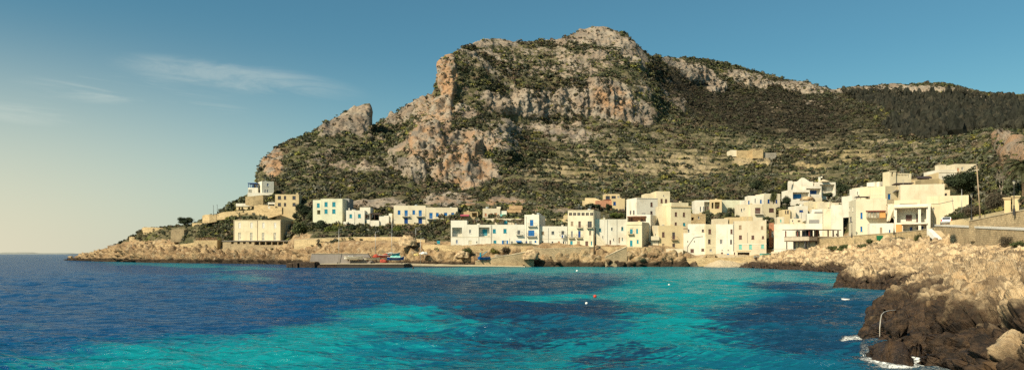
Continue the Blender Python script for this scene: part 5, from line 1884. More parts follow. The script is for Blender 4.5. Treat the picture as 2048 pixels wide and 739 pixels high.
# ---------------- the left houses
h = House('house', 'white corner house with blue veranda posts, highest on the left spur', 'G', 350, r=30)
h.vol(707, 826, 58, 175, WHITE, back=8, wins=[('w', 757, 776, 80, 110, BGLASS), ('w', 734, 748, 142, 169, BGLASS), ('w', 757, 771, 142, 169, BGLASS)], left=[('w', 676, 686, 80, 112, BGLASS)])
h.vol(572, 668, 122, 190, WHITE, back=8, dD=1.5, r=5, wins=[('w', 576, 612, 142, 184, PALEGLASS)])
h.box(570, 662, 76, 82, -.4, 6, 'veranda_roof', DBLUE)
for x in (572, 590, 608, 624, 655):
    h.box(x, x + 5, 83, 121, .1, .35, 'post', DBLUE)
h.box(630, 668, 84, 121, 2.5, 6, 'veranda_wall', CREAM)
h.vol(566, 832, 172, 212, WHITE, back=4, dD=-2.0, r=6, parapet=.7)
wall_line('retaining_wall', 'yellow retaining wall under the white corner house on the spur', [(545, 212, 262, 342), (620, 205, 275, 342), (720, 195, 275, 343), (770, 198, 260, 346)], 1.0, TUFA, z='G')

h = House('house', 'ochre house with six brown framed windows on the left spur', 'G', 337, r=4)
h.vol(838, 1072, 188, 312, OCHRE, back=7, skirt=8, wins=[('w', c - 16, c + 16, 204, 238, GLASS, {'frame': BROWN}) for c in (881, 1025)] + [('w', 925, 947, 204, 238, GLASS, {'frame': BROWN})] + [('w', c - 15, c + 15, 272, 304, GLASS, {'frame': BROWN}) for c in (881, 1025)] + [('w', 925, 947, 272, 304, GLASS, {'frame': BROWN})])
h.chimney(1042, 1060, 172, 190, 1).vol(768, 836, 266, 312, WHITE, back=5, dD=.4, wins=[('o', 772, 832, 285, 308, GLASS)])

h = House('house', 'long low house with a white band roof and dark doorways on the spur terrace', 'G', 345)
h.vol(456, 632, 278, 345, OCHRE, back=6, wins=[('o', 478, 496, 315, 343, GLASS), ('o', 505, 523, 315, 343, GLASS), ('o', 570, 591, 315, 340, GLASS), ('o', 608, 626, 312, 343, GLASS)])
h.panel(454, 634, 278, 306, WHITE, 'fascia', .3)
wall_line('retaining_wall', 'long tufa terrace wall rising along the left spur', [(265, 380, 410, 347), (330, 362, 404, 345), (440, 352, 400, 343), (600, 345, 400, 340), (760, 330, 395, 335), (905, 318, 350, 332)], 1.0, TUFA, z='G')
wall_line('bastion', 'rounded tufa bastion at the left end of the long terrace wall', [(122, 398, 440, 352), (150, 388, 440, 350), (190, 386, 436, 348), (262, 386, 425, 348)], 2.0, TUFA, z='G')
wall_line('retaining_wall', 'upper tufa terrace wall below the ochre house with brown windows', [(630, 300, 335, 340), (700, 288, 332, 339), (815, 302, 330, 337), (840, 305, 330, 336)], .8, TUFA, z='G')

h = House('house', 'big pale cream two storey house with eight grey shuttered openings on the sea terrace', 'G', 322, r=-7)
gw = [('s', c - 11, c + 11, 466, 521, FRAME) for c in (489, 606, 723, 838)] + [('g', c - 13, c + 13, 566, 641, PALEGLASS, {'frame': FRAME}) for c in (487, 604, 720, 836)]
h.vol(430, 896, 440, 645, YELLOW, back=14, wins=gw, right=[('w', 947, 957, 480, 522, PALEGLASS), ('w', 968, 979, 480, 522, PALEGLASS), ('g', 966, 977, 566, 632, PALEGLASS), ('g', 943, 953, 540, 632, PALEGLASS)])
h.pipe([(664, 446), (664, 640)], TAN, .1).pipe([(892, 446), (892, 640)], TAN, .1).ledge(427, 899, 442, OCHRE, .16, .16)
h.panel(432, 438, 448, 643, TAN, 'corner_strip', .05)

h = House('sea_terrace', 'stone sea terrace with a row of dark openings carrying the big cream house', 'G', 319, r=-7, cat='terrace')
ow = [('o', a_, b2_, 657, 676, GLASS, {'dep': 1.5}) for a_, b2_ in ((405, 431), (465, 491), (522, 549), (580, 606))] + [('o', a_, b2_, 656, 686, GLASS, {'dep': 2.5}) for a_, b2_ in ((634, 681), (690, 741), (750, 801), (810, 861), (868, 916), (925, 976))]
h.vol(322, 982, 647, 742, STONE, back=6, wins=ow, parapet=.05, skirt=2)
h.ledge(318, 990, 646, CONC, .28, .35)
h = House('sea_bastion', 'square concrete bastion left of the sea terrace with a worn rail on top', 'G', 333, r=-9, cat='bastion')
h.vol(36, 268, 640, 742, TUFA, back=9, parapet=.1, skirt=2)
h.railing(h.S(50), h.S(260), h.H, -.4, TERRA, None, 1.1)

h = House('house', 'pale green house with teal shutters and a plain right flank', 'F', 296, r=-4)
zR1 = (440, 340, 3.359)
h.zx, h.zy, h.zs = zR1
h.vol(676, 822, 192, 340, GREENISH, back=9, wins=[('s', 702, 723, 214, 244, TEAL), ('s', 754, 776, 214, 244, TEAL), ('s', 702, 723, 262, 290, TEAL), ('s', 754, 776, 262, 290, TEAL)])
h.vol(624, 676, 200, 300, GREENISH, back=7, dD=.8, wins=[('s', 651, 670, 222, 250, TEAL), ('o', 652, 674, 268, 296, GLASS)])
h.vol(823, 868, 190, 330, GREY, back=6, dD=6)  # grey wall colour paints in the shade on the green house's right flank

h = House('house', 'white house with two blue windows and a shaded veranda on its right side', 'F', 291)
h.vol(100, 402, 165, 402, WHITE, back=8, wins=[('s', 154, 198, 228, 288, TEAL), ('s', 295, 342, 225, 286, TEAL)])
h.pipe([(240, 190), (240, 385)]).chimney(132, 146, 130, 166, 1)
h.vol(325, 496, 115, 260, WHITE, back=5, dD=3.2)
h.vol(403, 492, 216, 400, WHITE, back=6, dD=.7, wins=[('l', 408, 488, 222, 318, GLASS, {'inner': [(412, 436, 230, 290, BROWN), (446, 470, 230, 316, GREY)], 'dep': 1.5}), ('d', 408, 439, 340, 396, TEAL)])
h.box(492, 660, 212, 224, -1, 4, 'pergola_roof', DARKROOF)
for x in (500, 570, 640):
    h.box(x, x + 7, 225, 330, -.9, -.75, 'post', WOOD)
h.box(70, 140, 350, 405, -1.6, -.3, 'buttress', WHITE)

h = House('garden_terrace', 'white walled garden terrace with stepped tops beside the blue windowed house', 'F', 288, cat='terrace')
h.vol(641, 800, 250, 480, WHITE, back=7, skirt=2)
h.vol(495, 640, 330, 475, WHITE, back=6, dD=-.6)
h.vol(560, 640, 385, 480, WHITE, back=4, dD=-1.6)
h.vol(800, 852, 215, 480, WHITE, back=7, dD=.6)
h.panel(545, 700, 225, 236, WOOD, 'beam', 1.2)
wall_line('stepped_wall', 'white stepped wall climbing to the garden terrace', [(160, 592, 612, 281), (240, 560, 606, 281), (300, 535, 604, 281), (358, 510, 600, 281), (372, 478, 560, 281), (500, 476, 530, 281.5), (790, 474, 545, 282)], .6, WHITE, z='F')

h = House('house', 'long cream house with two blue balcony doors, left and taller half of the pair', 'F', 285)
h.vol(880, 1402, 88, 390, CREAM, back=8.5, wins=[('s', 946, 990, 165, 231, BLUE), ('s', 1057, 1110, 163, 264, BLUE, {'bal': (1018, 1142), 'rail': STEEL}), ('s', 1187, 1230, 163, 229, BLUE), ('s', 1288, 1340, 163, 264, BLUE, {'bal': (1250, 1378), 'rail': STEEL}), ('s', 1053, 1113, 288, 380, DBLUE), ('s', 1283, 1345, 288, 378, DBLUE)])
h.panel(880, 1402, 386, 440, TUFA, 'plinth', .12)
h = House('house', 'long cream house with two blue balcony doors, right and lower half of the pair', 'F', 284.6)
h.vol(1403, 1926, 118, 424, CREAM, back=8.5, wins=[('s', 1463, 1517, 205, 304, BLUE, {'bal': (1422, 1555), 'rail': STEEL}), ('s', 1572, 1617, 205, 266, BLUE), ('s', 1704, 1757, 203, 304, BLUE, {'bal': (1662, 1795), 'rail': STEEL}), ('s', 1822, 1868, 203, 269, BLUE), ('s', 1460, 1521, 330, 426, DBLUE), ('s', 1700, 1762, 330, 424, DBLUE)])
h.panel(1403, 1926, 430, 470, TUFA, 'plinth', .12).pipe([(1404, 130), (1404, 420)])

# ---------------- far out on the slope and the point
h = House('ruin', 'roofless tufa farm ruin alone on the terraced slope', 'R', 481, cat='ruin')
h.vol(655, 705, 510, 552, TUFA, skirt=.8, back=8, wins=[('o', 668, 690, 508, 518, GLASS, {'dep': .5})])
h.vol(575, 655, 518, 550, TUFA, skirt=.8, back=9, dD=3, parapet=2)
h.vol(545, 575, 517, 542, CREAM, skirt=.8, back=9, dD=3.4, parapet=1)
h.vol(706, 770, 530, 570, GREYSTONE, back=7, dD=2, parapet=1.5)
h = House('house', 'small white house far up the slope near the pine wood', '1', 398)
h.vol(1912, 1940, 284, 296, WHITE, back=6)
h.vol(1922, 1938, 282, 290, WHITE, back=5, dD=-.5, skirt=1)

wall_line('stone_wall', 'square tufa block wall on the left point', [(920, 408, 482, 361), (1018, 406, 482, 359), (1052, 402, 480, 366)], 6, STONE, z='T')
wall_line('bastion', 'round tufa bastion standing highest on the left point', [(672, 392, 436, 386), (690, 385, 440, 382.5), (760, 386, 436, 380), (820, 392, 425, 378), (915, 394, 430, 376)], 3, TUFA, z='T')
wall_line('stone_wall', 'small tufa wall stub at the seaward end of the scrub on the point', [(568, 465, 535, 386), (592, 462, 535, 385), (612, 466, 520, 385)], 2.5, TUFA, z='T')
wall_line('stone_wall', 'dark low block wall on the rocks, farthest out on the point', [(400, 535, 560, 402), (415, 530, 560, 400), (495, 528, 562, 393)], 2, CONC, z='T')
wall_line('stone_wall', 'broken concrete wall above the point rocks, right of the dark low block', [(540, 538, 580, 376), (605, 540, 582, 374)], 2, CONC, z='T')
wall_line('path_wall', 'long low wall along the path on the left point', [(600, 540, 556, 375), (800, 532, 552, 363), (980, 526, 549, 351), (1105, 512, 540, 344)], .6, TUFA, z='T')
wall_line('stone_wall', 'thin tufa wall behind the round pine on the point', [(1085, 352, 372, 365), (1165, 352, 374, 362)], 1.2, TUFA, z='T')
# ---------------- more of the stacked houses between the villa and the blank restaurant house
h = House('house', 'small white cube house with a pale aqua door, low on the slope', 'J', 247, r=-10)
h.vol(-40, 60, 690, 800, CREAM, back=5, wins=[('d', 0, 22, 725, 770, AQUA)])
h = House('house', 'cream box house over the left end of the blank restaurant house', 'J', 236, r=-18)
h.vol(150, 330, 715, 830, CREAM, back=5, wins=[('w', 180, 198, 735, 765, GLASS), ('o', 262, 300, 740, 765, GLASS, {'dep': .6})])
h.tank(235, 715, 2, .5, .9, GREY).antenna(300, 715, 2.0)
h = House('house', 'white house with a long grey lean-to roof under the ochre garden terrace', 'J', 246, r=-14)
h.vol(470, 640, 575, 720, WHITE, back=5, wins=[('w', 520, 545, 640, 675, GLASS)])
h.canopy(500, 625, 612, 622, 1.2, GREY, drop=.3)
h = House('house', 'ochre house with one small square window beside the single dark blue window house', 'J', 259, r=-10)
h.vol(412, 520, 560, 690, OCHRE, back=5, wins=[('w', 450, 472, 590, 615, GLASS)])
h.antenna(490, 560, 1.8)
h = House('house', 'pale cream house with a walled roof terrace under the right wing of the villa', 'J', 258, r=-12)
h.vol(760, 930, 480, 620, CREAM, back=6, parapet=.9, wins=[('w', 800, 822, 520, 552, GLASS, {'frame': BROWN})])
h.box(790, 900, 466, 472, 1, 4, 'pergola_roof', WOOD)
h = House('house', 'long low white house along the foot of the dark trees right of the villa', 'J', 250, r=-20)
h.vol(930, 1110, 470, 640, WHITE, back=6, wins=[('w', 965, 985, 505, 540, GLASS), ('s', 1040, 1060, 505, 545, TEAL)])
h.chimney(1010, 1030, 446, 472, 2)

# aerials, tanks and dishes on the flat roofs
rr = random.Random(21)
for hs_ in ALLH:
    if hs_.cat not in ('house', 'villa') or hs_.first[5] < 2.5 or hs_.first[3] < 4:
        continue
    A_, c_, sn_, w_, bk_, H_ = hs_.first
    hs_.A, hs_.c, hs_.sn = A_, c_, sn_
    if rr.random() < .6:
        x, y, hh_ = w_ * rr.uniform(.15, .85), bk_ * rr.uniform(.2, .7), rr.uniform(1.4, 2.6)
        mb = MB()
        mb.bar((x, y, H_ - .5), (x, y, H_ + hh_), .03, 5)
        for i in range(4):
            mb.bar((x - .5 + i * .06, y, H_ + hh_ - .1 - i * .15), (x + .5 - i * .06, y, H_ + hh_ - .1 - i * .15), .015, 4)
        hs_.put(mb, 'antenna', STEEL)
    if rr.random() < .45:
        x, y, r_ = w_ * rr.uniform(.2, .8), bk_ * rr.uniform(.3, .7), rr.uniform(.4, .6)
        mb = MB()
        mb.lathe([(r_ * .9, 0), (r_, .08), (r_, r_ * 1.7), (r_ * .8, r_ * 1.9), (.1, r_ * 2)], (x, y, H_ - .4), 12)
        hs_.put(mb, 'water_tank', rr.choice((LEAD, GREY, WHITE)))
    if rr.random() < .4:
        x = w_ * rr.uniform(.1, .9)
        y = bk_ * rr.uniform(.3, .7)
        mb = MB()
        mb.box(x - .35, x + .35, y, y + .6, H_ - .45, H_ + .5)
        mb.box(x - .42, x + .42, y - .06, y + .66, H_ + .503, H_ + .6)
        hs_.put(mb, 'chimney', WHITE if hs_.mat is WHITE else OCHRE)
# ================================================================== TREES AND SHRUBS
M_LEAF = mat_leaf('leaves', 0.7)
BARK = mat_plain('bark', (0.10, 0.075, 0.05), 0.95, 0.05, var=0.3, scale=2)
PALMBARK = mat_plain('palm_bark', (0.16, 0.11, 0.065), 0.95, 0.05, var=0.3, scale=3)
TINTS = {'dark': [(3, (0.022, 0.032, 0.016)), (2, (0.035, 0.045, 0.02)), (1, (0.05, 0.058, 0.026))],
         'olive': [(3, (0.045, 0.055, 0.022)), (2, (0.07, 0.08, 0.028)), (1, (0.095, 0.10, 0.03))],
         'bright': [(3, (0.075, 0.095, 0.022)), (2, (0.11, 0.125, 0.025)), (1, (0.05, 0.06, 0.022))],
         'grey': [(3, (0.075, 0.082, 0.058)), (2, (0.10, 0.105, 0.075)), (1, (0.05, 0.056, 0.034))],
         'brown': [(3, (0.085, 0.065, 0.042)), (2, (0.055, 0.05, 0.03)), (1, (0.12, 0.09, 0.058))],
         'yellow': [(2, (0.17, 0.15, 0.03)), (1, (0.10, 0.10, 0.03))]}


def leaf_mesh(name, lobes, n, leaf, kind):
    """many leaf-sized triangles through the volume of several lobes [(cx,cy,cz, rx,ry,rz)]"""
    lob = np.array(lobes, float)
    vol = lob[:, 3] * lob[:, 4] * lob[:, 5]
    k = RNG.choice(len(lob), n, p=vol / vol.sum())
    d = RNG.normal(size=(n, 3))
    d /= np.linalg.norm(d, axis=1, keepdims=True)
    rad = RNG.random(n) ** 0.38
    rad *= 0.78 + 0.42 * RNG.random(n)
    c = lob[k, :3] + d * lob[k, 3:] * rad[:, None]
    s = leaf * (0.6 + 0.8 * RNG.random(n))
    nv = d + RNG.normal(size=(n, 3)) * 0.6 + np.array([0, 0, 0.3])
    nv /= np.linalg.norm(nv, axis=1, keepdims=True)
    u = np.cross(nv, RNG.normal(size=(n, 3)))
    u /= np.linalg.norm(u, axis=1, keepdims=True)
    w = np.cross(nv, u)
    V = np.stack([c + u * s[:, None], c - u * s[:, None] * 0.7 + w * s[:, None] * 0.7, c - u * s[:, None] * 0.5 - w * s[:, None] * 0.8, c - nv * s[:, None] * .25 - u * s[:, None] * 1.1], 1)
    base = (np.arange(n, dtype=np.int32) * 4)[:, None]
    F3 = np.concatenate([base + np.array([[0, 1, 2]]), base + np.array([[1, 3, 2]])], 0)
    me = raw_mesh(name, V, None, F3, smooth=False)
    lt = pick_tint(len(lob), TINTS[kind])
    t = 0.6 * lt[k] + 0.4 * pick_tint(n, TINTS[kind])
    add_col(me, 'tint', np.repeat(t[:, None, :], 4, 1))
    return me


def crown_lobes(rx, ry, rz, cz, n, seed):
    r = np.random.default_rng(seed)
    L_ = [(0, 0, cz, rx * .62, ry * .62, rz * .68)]
    for i in range(n):
        a = 2 * math.pi * (i + r.random() * .7) / n
        e = r.uniform(-0.5, 0.85)
        q = math.sqrt(1 - min(e * e, .95))
        f = r.uniform(.28, .48)
        L_.append((math.cos(a) * rx * .66 * q, math.sin(a) * ry * .66 * q, cz + e * rz * .66, rx * f, ry * f, rz * f * r.uniform(.8, 1.15)))
    return L_


def tree(name, label, px, py, rx, ry, D, ytrunk, kind='dark', leaf=.16, n=2600, lobes=9, group=None, cat='tree', bare=0.0):
    """crown centred at photo pixel, radii in pixels, trunk foot at row ytrunk"""
    c = at(px, py, D)
    gz = at(px, ytrunk, D).z
    k = D / F
    root = empty(name, (c.x, c.y, gz))
    tag(root, label, cat, group)
    h = c.z - gz
    rxm, rzm = rx * k, ry * k
    r = random.Random(int(px * 7 + py))
    mb = MB()
    tr = max(.09, rxm * .075)
    top = (r.uniform(-.15, .15) * rxm, 0, max(h, .3))
    mb.path([(0, 0, -.8), (r.uniform(-.1, .1), 0, h * .35), (top[0] * .6, .05, h * .7), top], [tr * 1.25, tr, tr * .8, tr * .5], 7)
    for i in range(7):
        a = i * 2.4 + r.random()
        z0 = h * r.uniform(.35, .8)
        e = (math.cos(a) * rxm * .7, math.sin(a) * rxm * .7, h + rzm * r.uniform(-.35, .55))
        m_ = tuple((p + q) / 2 for p, q in zip((top[0] * .5, 0, z0), e))
        mb.path([(top[0] * .5, 0, z0), (m_[0], m_[1], m_[2] - .06 * h), e], [tr * .5, tr * .33, tr * .12], 5)
    mb.build('trunk', BARK, root, smooth=True)
    me = leaf_mesh('crown', crown_lobes(rxm, rxm * .9, rzm, h, lobes, int(px)), n, leaf, kind)
    link('crown', me, root, M_LEAF)
    return root


def shrub(label, px, py, rx, ry, D, kind='olive', n=900, leaf=None, group=None, name='shrub'):
    """foot of the bush at photo pixel (px, py + ry)"""
    k = D / F
    rxm, rzm = rx * k, ry * k
    foot = at(px, py + ry, D)
    root = empty(name, foot)
    tag(root, label, 'shrub', group)
    r = random.Random(int(px * 3 + py))
    lobes = []
    for i in range(7):
        a = r.uniform(0, 6.28)
        q = r.uniform(.1, .7)
        f = r.uniform(.32, .6)
        lobes.append((math.cos(a) * rxm * q, math.sin(a) * rxm * q * .8, rzm * r.uniform(.5, 1.15), rxm * f, rxm * f * .9, rzm * r.uniform(.45, .85)))
    leaf = leaf or max(.07, rxm * .085)
    link('foliage', leaf_mesh('foliage', lobes, n, leaf, kind), root, M_LEAF)
    mb = MB()
    for i in range(6):
        a = i * 1.05
        mb.path([(0, 0, -.5), (math.cos(a) * rxm * .25, math.sin(a) * rxm * .25, rzm * .5), (math.cos(a) * rxm * .6, math.sin(a) * rxm * .5, rzm * 1.2)], [.05, .035, .012], 5)
    mb.build('stem', BARK, root)
    return root


def palm(label, px, py, r, D, ytrunk, nf=22, tr=.16):
    k = D / F
    c = at(px, py, D)
    gz = at(px, ytrunk, D).z
    root = empty('palm_tree', (c.x, c.y, gz))
    tag(root, label, 'palm')
    h = c.z - gz
    mb = MB()
    pts = [(0.12 * math.sin(i * .5), 0, -1 + (h + 1) * i / 10) for i in range(11)]
    mb.path(pts, [tr * (1.15 - .02 * i + (.06 if i % 2 else 0)) for i in range(11)], 8)
    mb.build('trunk', PALMBARK, root, smooth=True)
    R = r * k
    rr = random.Random(int(px))
    for i in range(nf):
        a = i * 2.39996
        up = 1.15 - 1.5 * (i / nf)
        L_ = R * rr.uniform(.85, 1.15)
        V, Fc = [], []
        prev = None
        pl = []
        for j in range(10):
            t = j / 9
            x = L_ * t * math.cos(up * .9 - t * .5)
            z = L_ * (math.sin(up) * t - .62 * t * t)
            pl.append(Vector((math.cos(a) * x, math.sin(a) * x, h + z)))
        side = Vector((-math.sin(a), math.cos(a), 0))
        m2 = MB()
        m2.path(pl, [.035 * (1 - j / 10) + .006 for j in range(10)], 4)
        for j in range(1, 10):
            for s in (-1, 1):
                for q in (0, .5):
                    p = pl[j - 1].lerp(pl[j], q)
                    d = (pl[j] - pl[j - 1]).normalized()
                    ln = L_ * .34 * math.sin(math.pi * (.12 + .8 * (j + q) / 10.5))
                    e = p + side * s * ln * .8 + d * ln * .55 + Vector((0, 0, -ln * .35))
                    m2.quad(p - d * .07, p + d * .10, e)
        me = m2.mesh('frond')
        add_col(me, 'tint', np.broadcast_to(np.array([0.075, 0.078, 0.034]) * rr.uniform(.7, 1.3), (len(me.vertices), 3)))
        link('frond', me, root, M_LEAF)
    return root


tree('pine_tree', 'round dark umbrella pine standing alone on the left point', 371, 441, 16, 9.5, 370, 454, 'dark', .22, 3600, 10)
shrub('low dark bush between the umbrella pine and the rounded bastion', 419, 434, 15, 7, 368, 'olive', 1300)
tree('tree', 'dark tree right of the big cream house, nearest to its corner', 596, 429, 11, 12, 330, 449, 'dark', .2, 3200)
tree('tree', 'broad dark tree below the ochre house with brown windows', 606, 419, 17, 14, 312, 446, 'dark', .2, 3600)
tree('tree', 'tall dark tree just left of the pale green house', 627, 430, 12, 15, 303, 452, 'dark', .2, 2800)
shrub('olive bush at the foot of the dark tree right of the big cream house', 598, 452, 17, 13, 290, 'olive', 2200)
shrub('dark bush below the pale green house', 640, 447, 16, 10, 290, 'dark', 1900)
shrub('bright green bush below the stairs of the pale green house', 662, 459, 15, 11, 284, 'bright', 1700)
shrub('dark bush below the white house with two blue windows', 704, 455, 18, 10, 286, 'dark', 1900)
shrub('grey green bush at the foot of the stepped white wall', 682, 466, 13, 8, 280, 'grey', 1200)
shrub('yellow green bush under the left half of the blue shuttered pair', 802, 459, 15, 8, 279, 'bright', 1500)
shrub('grey round bush at the end of the white stepped wall', 780, 468, 7, 6, 276, 'grey', 800)
shrub('dark green bush between the two lower blue doors of the right half house', 886, 462, 12, 9, 272, 'olive', 1300)
shrub('wide green bush below the plinth of the long cream houses', 850, 466, 22, 8, 273, 'olive', 2000)
shrub('tall bush at the left corner of the seafront row', 895, 471, 9, 11, 262, 'olive', 1200)
tree('tree', 'dark domed tree behind the right half of the blue shuttered pair', 908, 409, 24, 10, 318, 424, 'dark', .2, 3200)
shrub('olive bush on the small cliff below the recessed balconies', 936, 499, 12, 7, 237, 'olive', 1000)
shrub('yellow flowering bush on the small cliff below the blue awning', 990, 501, 10, 7, 236.5, 'yellow', 900)
shrub('dark thorny bush beside the yellow flowering bush on the cliff', 1012, 498, 9, 7, 236.6, 'brown', 900)
tree('tree', 'bright green tree behind the low white house with the outdoor stair', 1234, 431, 17, 7, 259, 444, 'bright', .15, 2200)
tree('tree', 'dark small tree in front of the five blue shutters', 1217, 414, 8, 9, 292, 428, 'dark', .15, 1500)
shrub('dark bush left of the ochre hillside house, below the notched wall', 1186, 412, 18, 7, 296, 'dark', 1400)
shrub('dark round bush left on the terrace below the loggia house', 1457, 429, 9, 6, 266, 'dark', 1000)
shrub('dark round bush right on the terrace below the loggia house', 1473, 432, 9, 6, 265, 'dark', 1000)
shrub('green bush on the wall top right of the big brown balcony window', 1531, 436, 8, 4.5, 260, 'olive', 800)
tree('tree', 'dark shaggy dead palm in front of the white house with small blue windows', 1547, 396, 8, 15, 277, 412, 'olive', .13, 1700, 7)
tree('tree', 'big dark tree on the slope above the white house with small blue windows', 1512, 372, 15, 12, 335, 388, 'dark', .2, 2600)
tree('tree', 'round olive tree left of the villa', 1575, 373, 14, 12, 312, 390, 'olive', .2, 2600)
tree('tree', 'dark tree right behind the villa', 1686, 378, 15, 16, 300, 398, 'dark', .2, 2600)
shrub('dark bush under the left corner of the villa', 1571, 399, 12, 11, 276, 'dark', 1500)
shrub('olive bush on the bank right of the big brown balcony window house', 1569, 420, 9, 9, 258, 'olive', 1000)
shrub('climbing dark plant over the villa pergola', 1657, 388, 12, 6, 274, 'dark', 1100)
shrub('dark bush below the right wing of the villa', 1690, 402, 12, 10, 262, 'brown', 1200)
palm('small palm with a bare trunk behind the white house with roof tanks', 1767, 352, 12, 214, 379, 20, .14)
tree('tree', 'large dark round tree right of the plain yellow wall house', 1926, 366, 36, 29, 172, 407, 'dark', .17, 9000, 13)
shrub('wide brown thorn bush left of the gate pillars', 1990, 399, 32, 21, 122, 'brown', 4200, .09)
shrub('brown olive bush between the tall pole and the wide thorn bush', 1946, 416, 22, 13, 127, 'brown', 2600, .09)
shrub('low dark bush behind the parked car', 1913, 431, 16, 8, 140, 'olive', 1600, .09)
shrub('grey brown bush under the loggia house, below the road wall', 1797, 478, 20, 9, 157, 'grey', 2200, .08)
shrub('green and purple bush beside the green container', 1738, 481, 12, 6, 169, 'olive', 1200, .08)
shrub('olive bush below the white board on the road wall', 1838, 475, 11, 11, 146, 'olive', 1500, .08)
shrub('yellow green low bush left of the stone steps', 1866, 484, 14, 6, 136, 'bright', 1200, .07)
shrub('spiky grey shrub at the foot of the stone steps', 1908, 474, 9, 12, 120, 'grey', 1500, .06)
shrub('dry grey shrub growing up the near road wall', 2011, 479, 17, 15, 97, 'brown', 2300, .05)
shrub('olive shrub on the rocks right of the dry grey shrub', 2038, 486, 18, 8, 92, 'olive', 1600, .06)
palm('large shaggy palm at the right edge of the village', 2046, 330, 40, 124, 400, 44, .24)
# bare tree by the palm
p = at(2002, 398, 130)
root = empty('bare_tree', p)
tag(root, 'leafless pale branched tree left of the large palm', 'tree')
mb = MB()
rr = random.Random(4)


def limb(mb, a, d, L_, r, lev):
    b_ = a + d * L_
    mb.path([a, a.lerp(b_, .5) + Vector((rr.uniform(-.1, .1), 0, .03)), b_], [r, r * .8, r * .6], 5)
    if lev:
        for i in range(3):
            e = (d + Vector((rr.uniform(-.7, .7), rr.uniform(-.7, .7), rr.uniform(-.15, .5)))).normalized()
            limb(mb, b_, e, L_ * rr.uniform(.6, .8), r * .58, lev - 1)


limb(mb, Vector((0, 0, -.5)), Vector((.05, 0, 1)), 1.9, .13, 0)
limb(mb, Vector((.09, 0, 1.3)), Vector((-.3, 0, 1)).normalized(), 1.2, .09, 4)
limb(mb, Vector((.09, 0, 1.3)), Vector((.35, .1, 1)).normalized(), 1.1, .08, 4)
mb.build('trunk', mat_plain('pale_bark', (0.30, 0.25, 0.19), 0.9, .05), root, smooth=True)

# green bank under the road wall
lob = []
for (u, y, rx, ry, D) in ((1672, 493, 18, 4, 186), (1700, 491, 22, 5, 180), (1728, 490, 20, 5, 174), (1690, 496, 20, 3, 178), (1752, 486, 12, 4, 168), (1815, 486, 16, 4, 152), (1850, 488, 18, 4, 140)):
    c_ = at(u, y, D)
    k_ = D / F
    lob.append((c_.x, c_.y, c_.z - .25, rx * k_, rx * k_ * .6, ry * k_))
me = leaf_mesh('grass', lob, 9000, .13, 'olive')
g = link('grass', me, None, M_LEAF)
tag(g, 'green ground cover on the bank below the road wall', 'grass', kind='stuff')

# ================================================================== PIER, BOATS AND QUAY
zN = lambda x, y, D: at(600 + x / 7.877, 480 + y / 7.877, D)
o = zN(580, 350, 216)
pr = empty('pier', (o.x, o.y, 0))
tag(pr, 'concrete fishing pier with a tall end wall and boats hauled up on it', 'pier')
X = lambda x, D=216: at(600 + x / 7.877, 500, D).x - o.x
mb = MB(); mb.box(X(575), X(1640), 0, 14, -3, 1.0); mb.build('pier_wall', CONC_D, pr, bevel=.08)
mb = MB(); mb.box(X(575) - .05, X(1640) + .05, -.12, 14, 1.003, 1.2); mb.build('deck', CONC_L, pr, bevel=.04)
mb = MB(); mb.box(X(310), X(572), .6, 12, -3, 1.0); mb.build('end_block', M_ROCK, pr, bevel=.15)
mb = MB(); mb.box(X(310), X(572), .5, 12, 1.003, 1.16); mb.build('end_slab', CONC_L, pr)
mb = MB()
rb = random.Random(3)
for i, (x0, x1, t, f) in enumerate(((-260, -150, 1.3, 2.5), (-146, -60, 1.5, 2.0), (-56, 60, 1.4, 2.4), (64, 225, 1.75, 1.2), (228, 306, .7, 1.8))):
    m2 = MB(); m2.box(X(x0), X(x1), f, f + 7, -3, t); m2.build('end_block', M_ROCK, pr, bevel=.25)
m2 = MB()
D2 = 222
m2.hexa([(X(150, D2), 5.2, .9), (X(1180, D2), 5.2, .9), (X(1180, D2), 7.5, .9), (X(150, D2), 7.5, .9), (X(188, D2), 5.7, 4.0), (X(1075, D2), 5.7, 4.0), (X(1075, D2), 7.0, 4.0), (X(188, D2), 7.0, 4.0)])
m2.build('end_wall', CONC, pr, bevel=.05)
m2 = MB(); m2.box(X(182, D2), X(1075, D2), 5.55, 7.1, 4.003, 4.13); m2.build('coping', CONC_L, pr)
m2 = MB()
for x in (585, 1115, 1600):
    m2.lathe([(.16, 0), (.13, .25), (.2, .3), (.2, .38), (.05, .4)], (X(x), .6, 1.203), 8)
    m2.build('bollard', IRON, pr); m2 = MB()

wall_line('quay', 'low concrete quay strip running right from the pier to the slipway', [(804, 526.5, 534, 229), (870, 528, 534, 230), (930, 529, 534.2, 229.5), (985, 530, 534.3, 228.5), (1050, 531.5, 534.5, 228)], 9, CONC_L, None, 'quay')
wall_line('quay_apron', 'dark foot of the low quay at the waterline', [(812, 530.8, 535, 228.4), (870, 531.4, 535, 229.2), (930, 531.8, 535, 228.8), (985, 532.2, 535, 227.9), (1048, 533, 535, 227.4)], .5, CONC_D, None, 'quay')


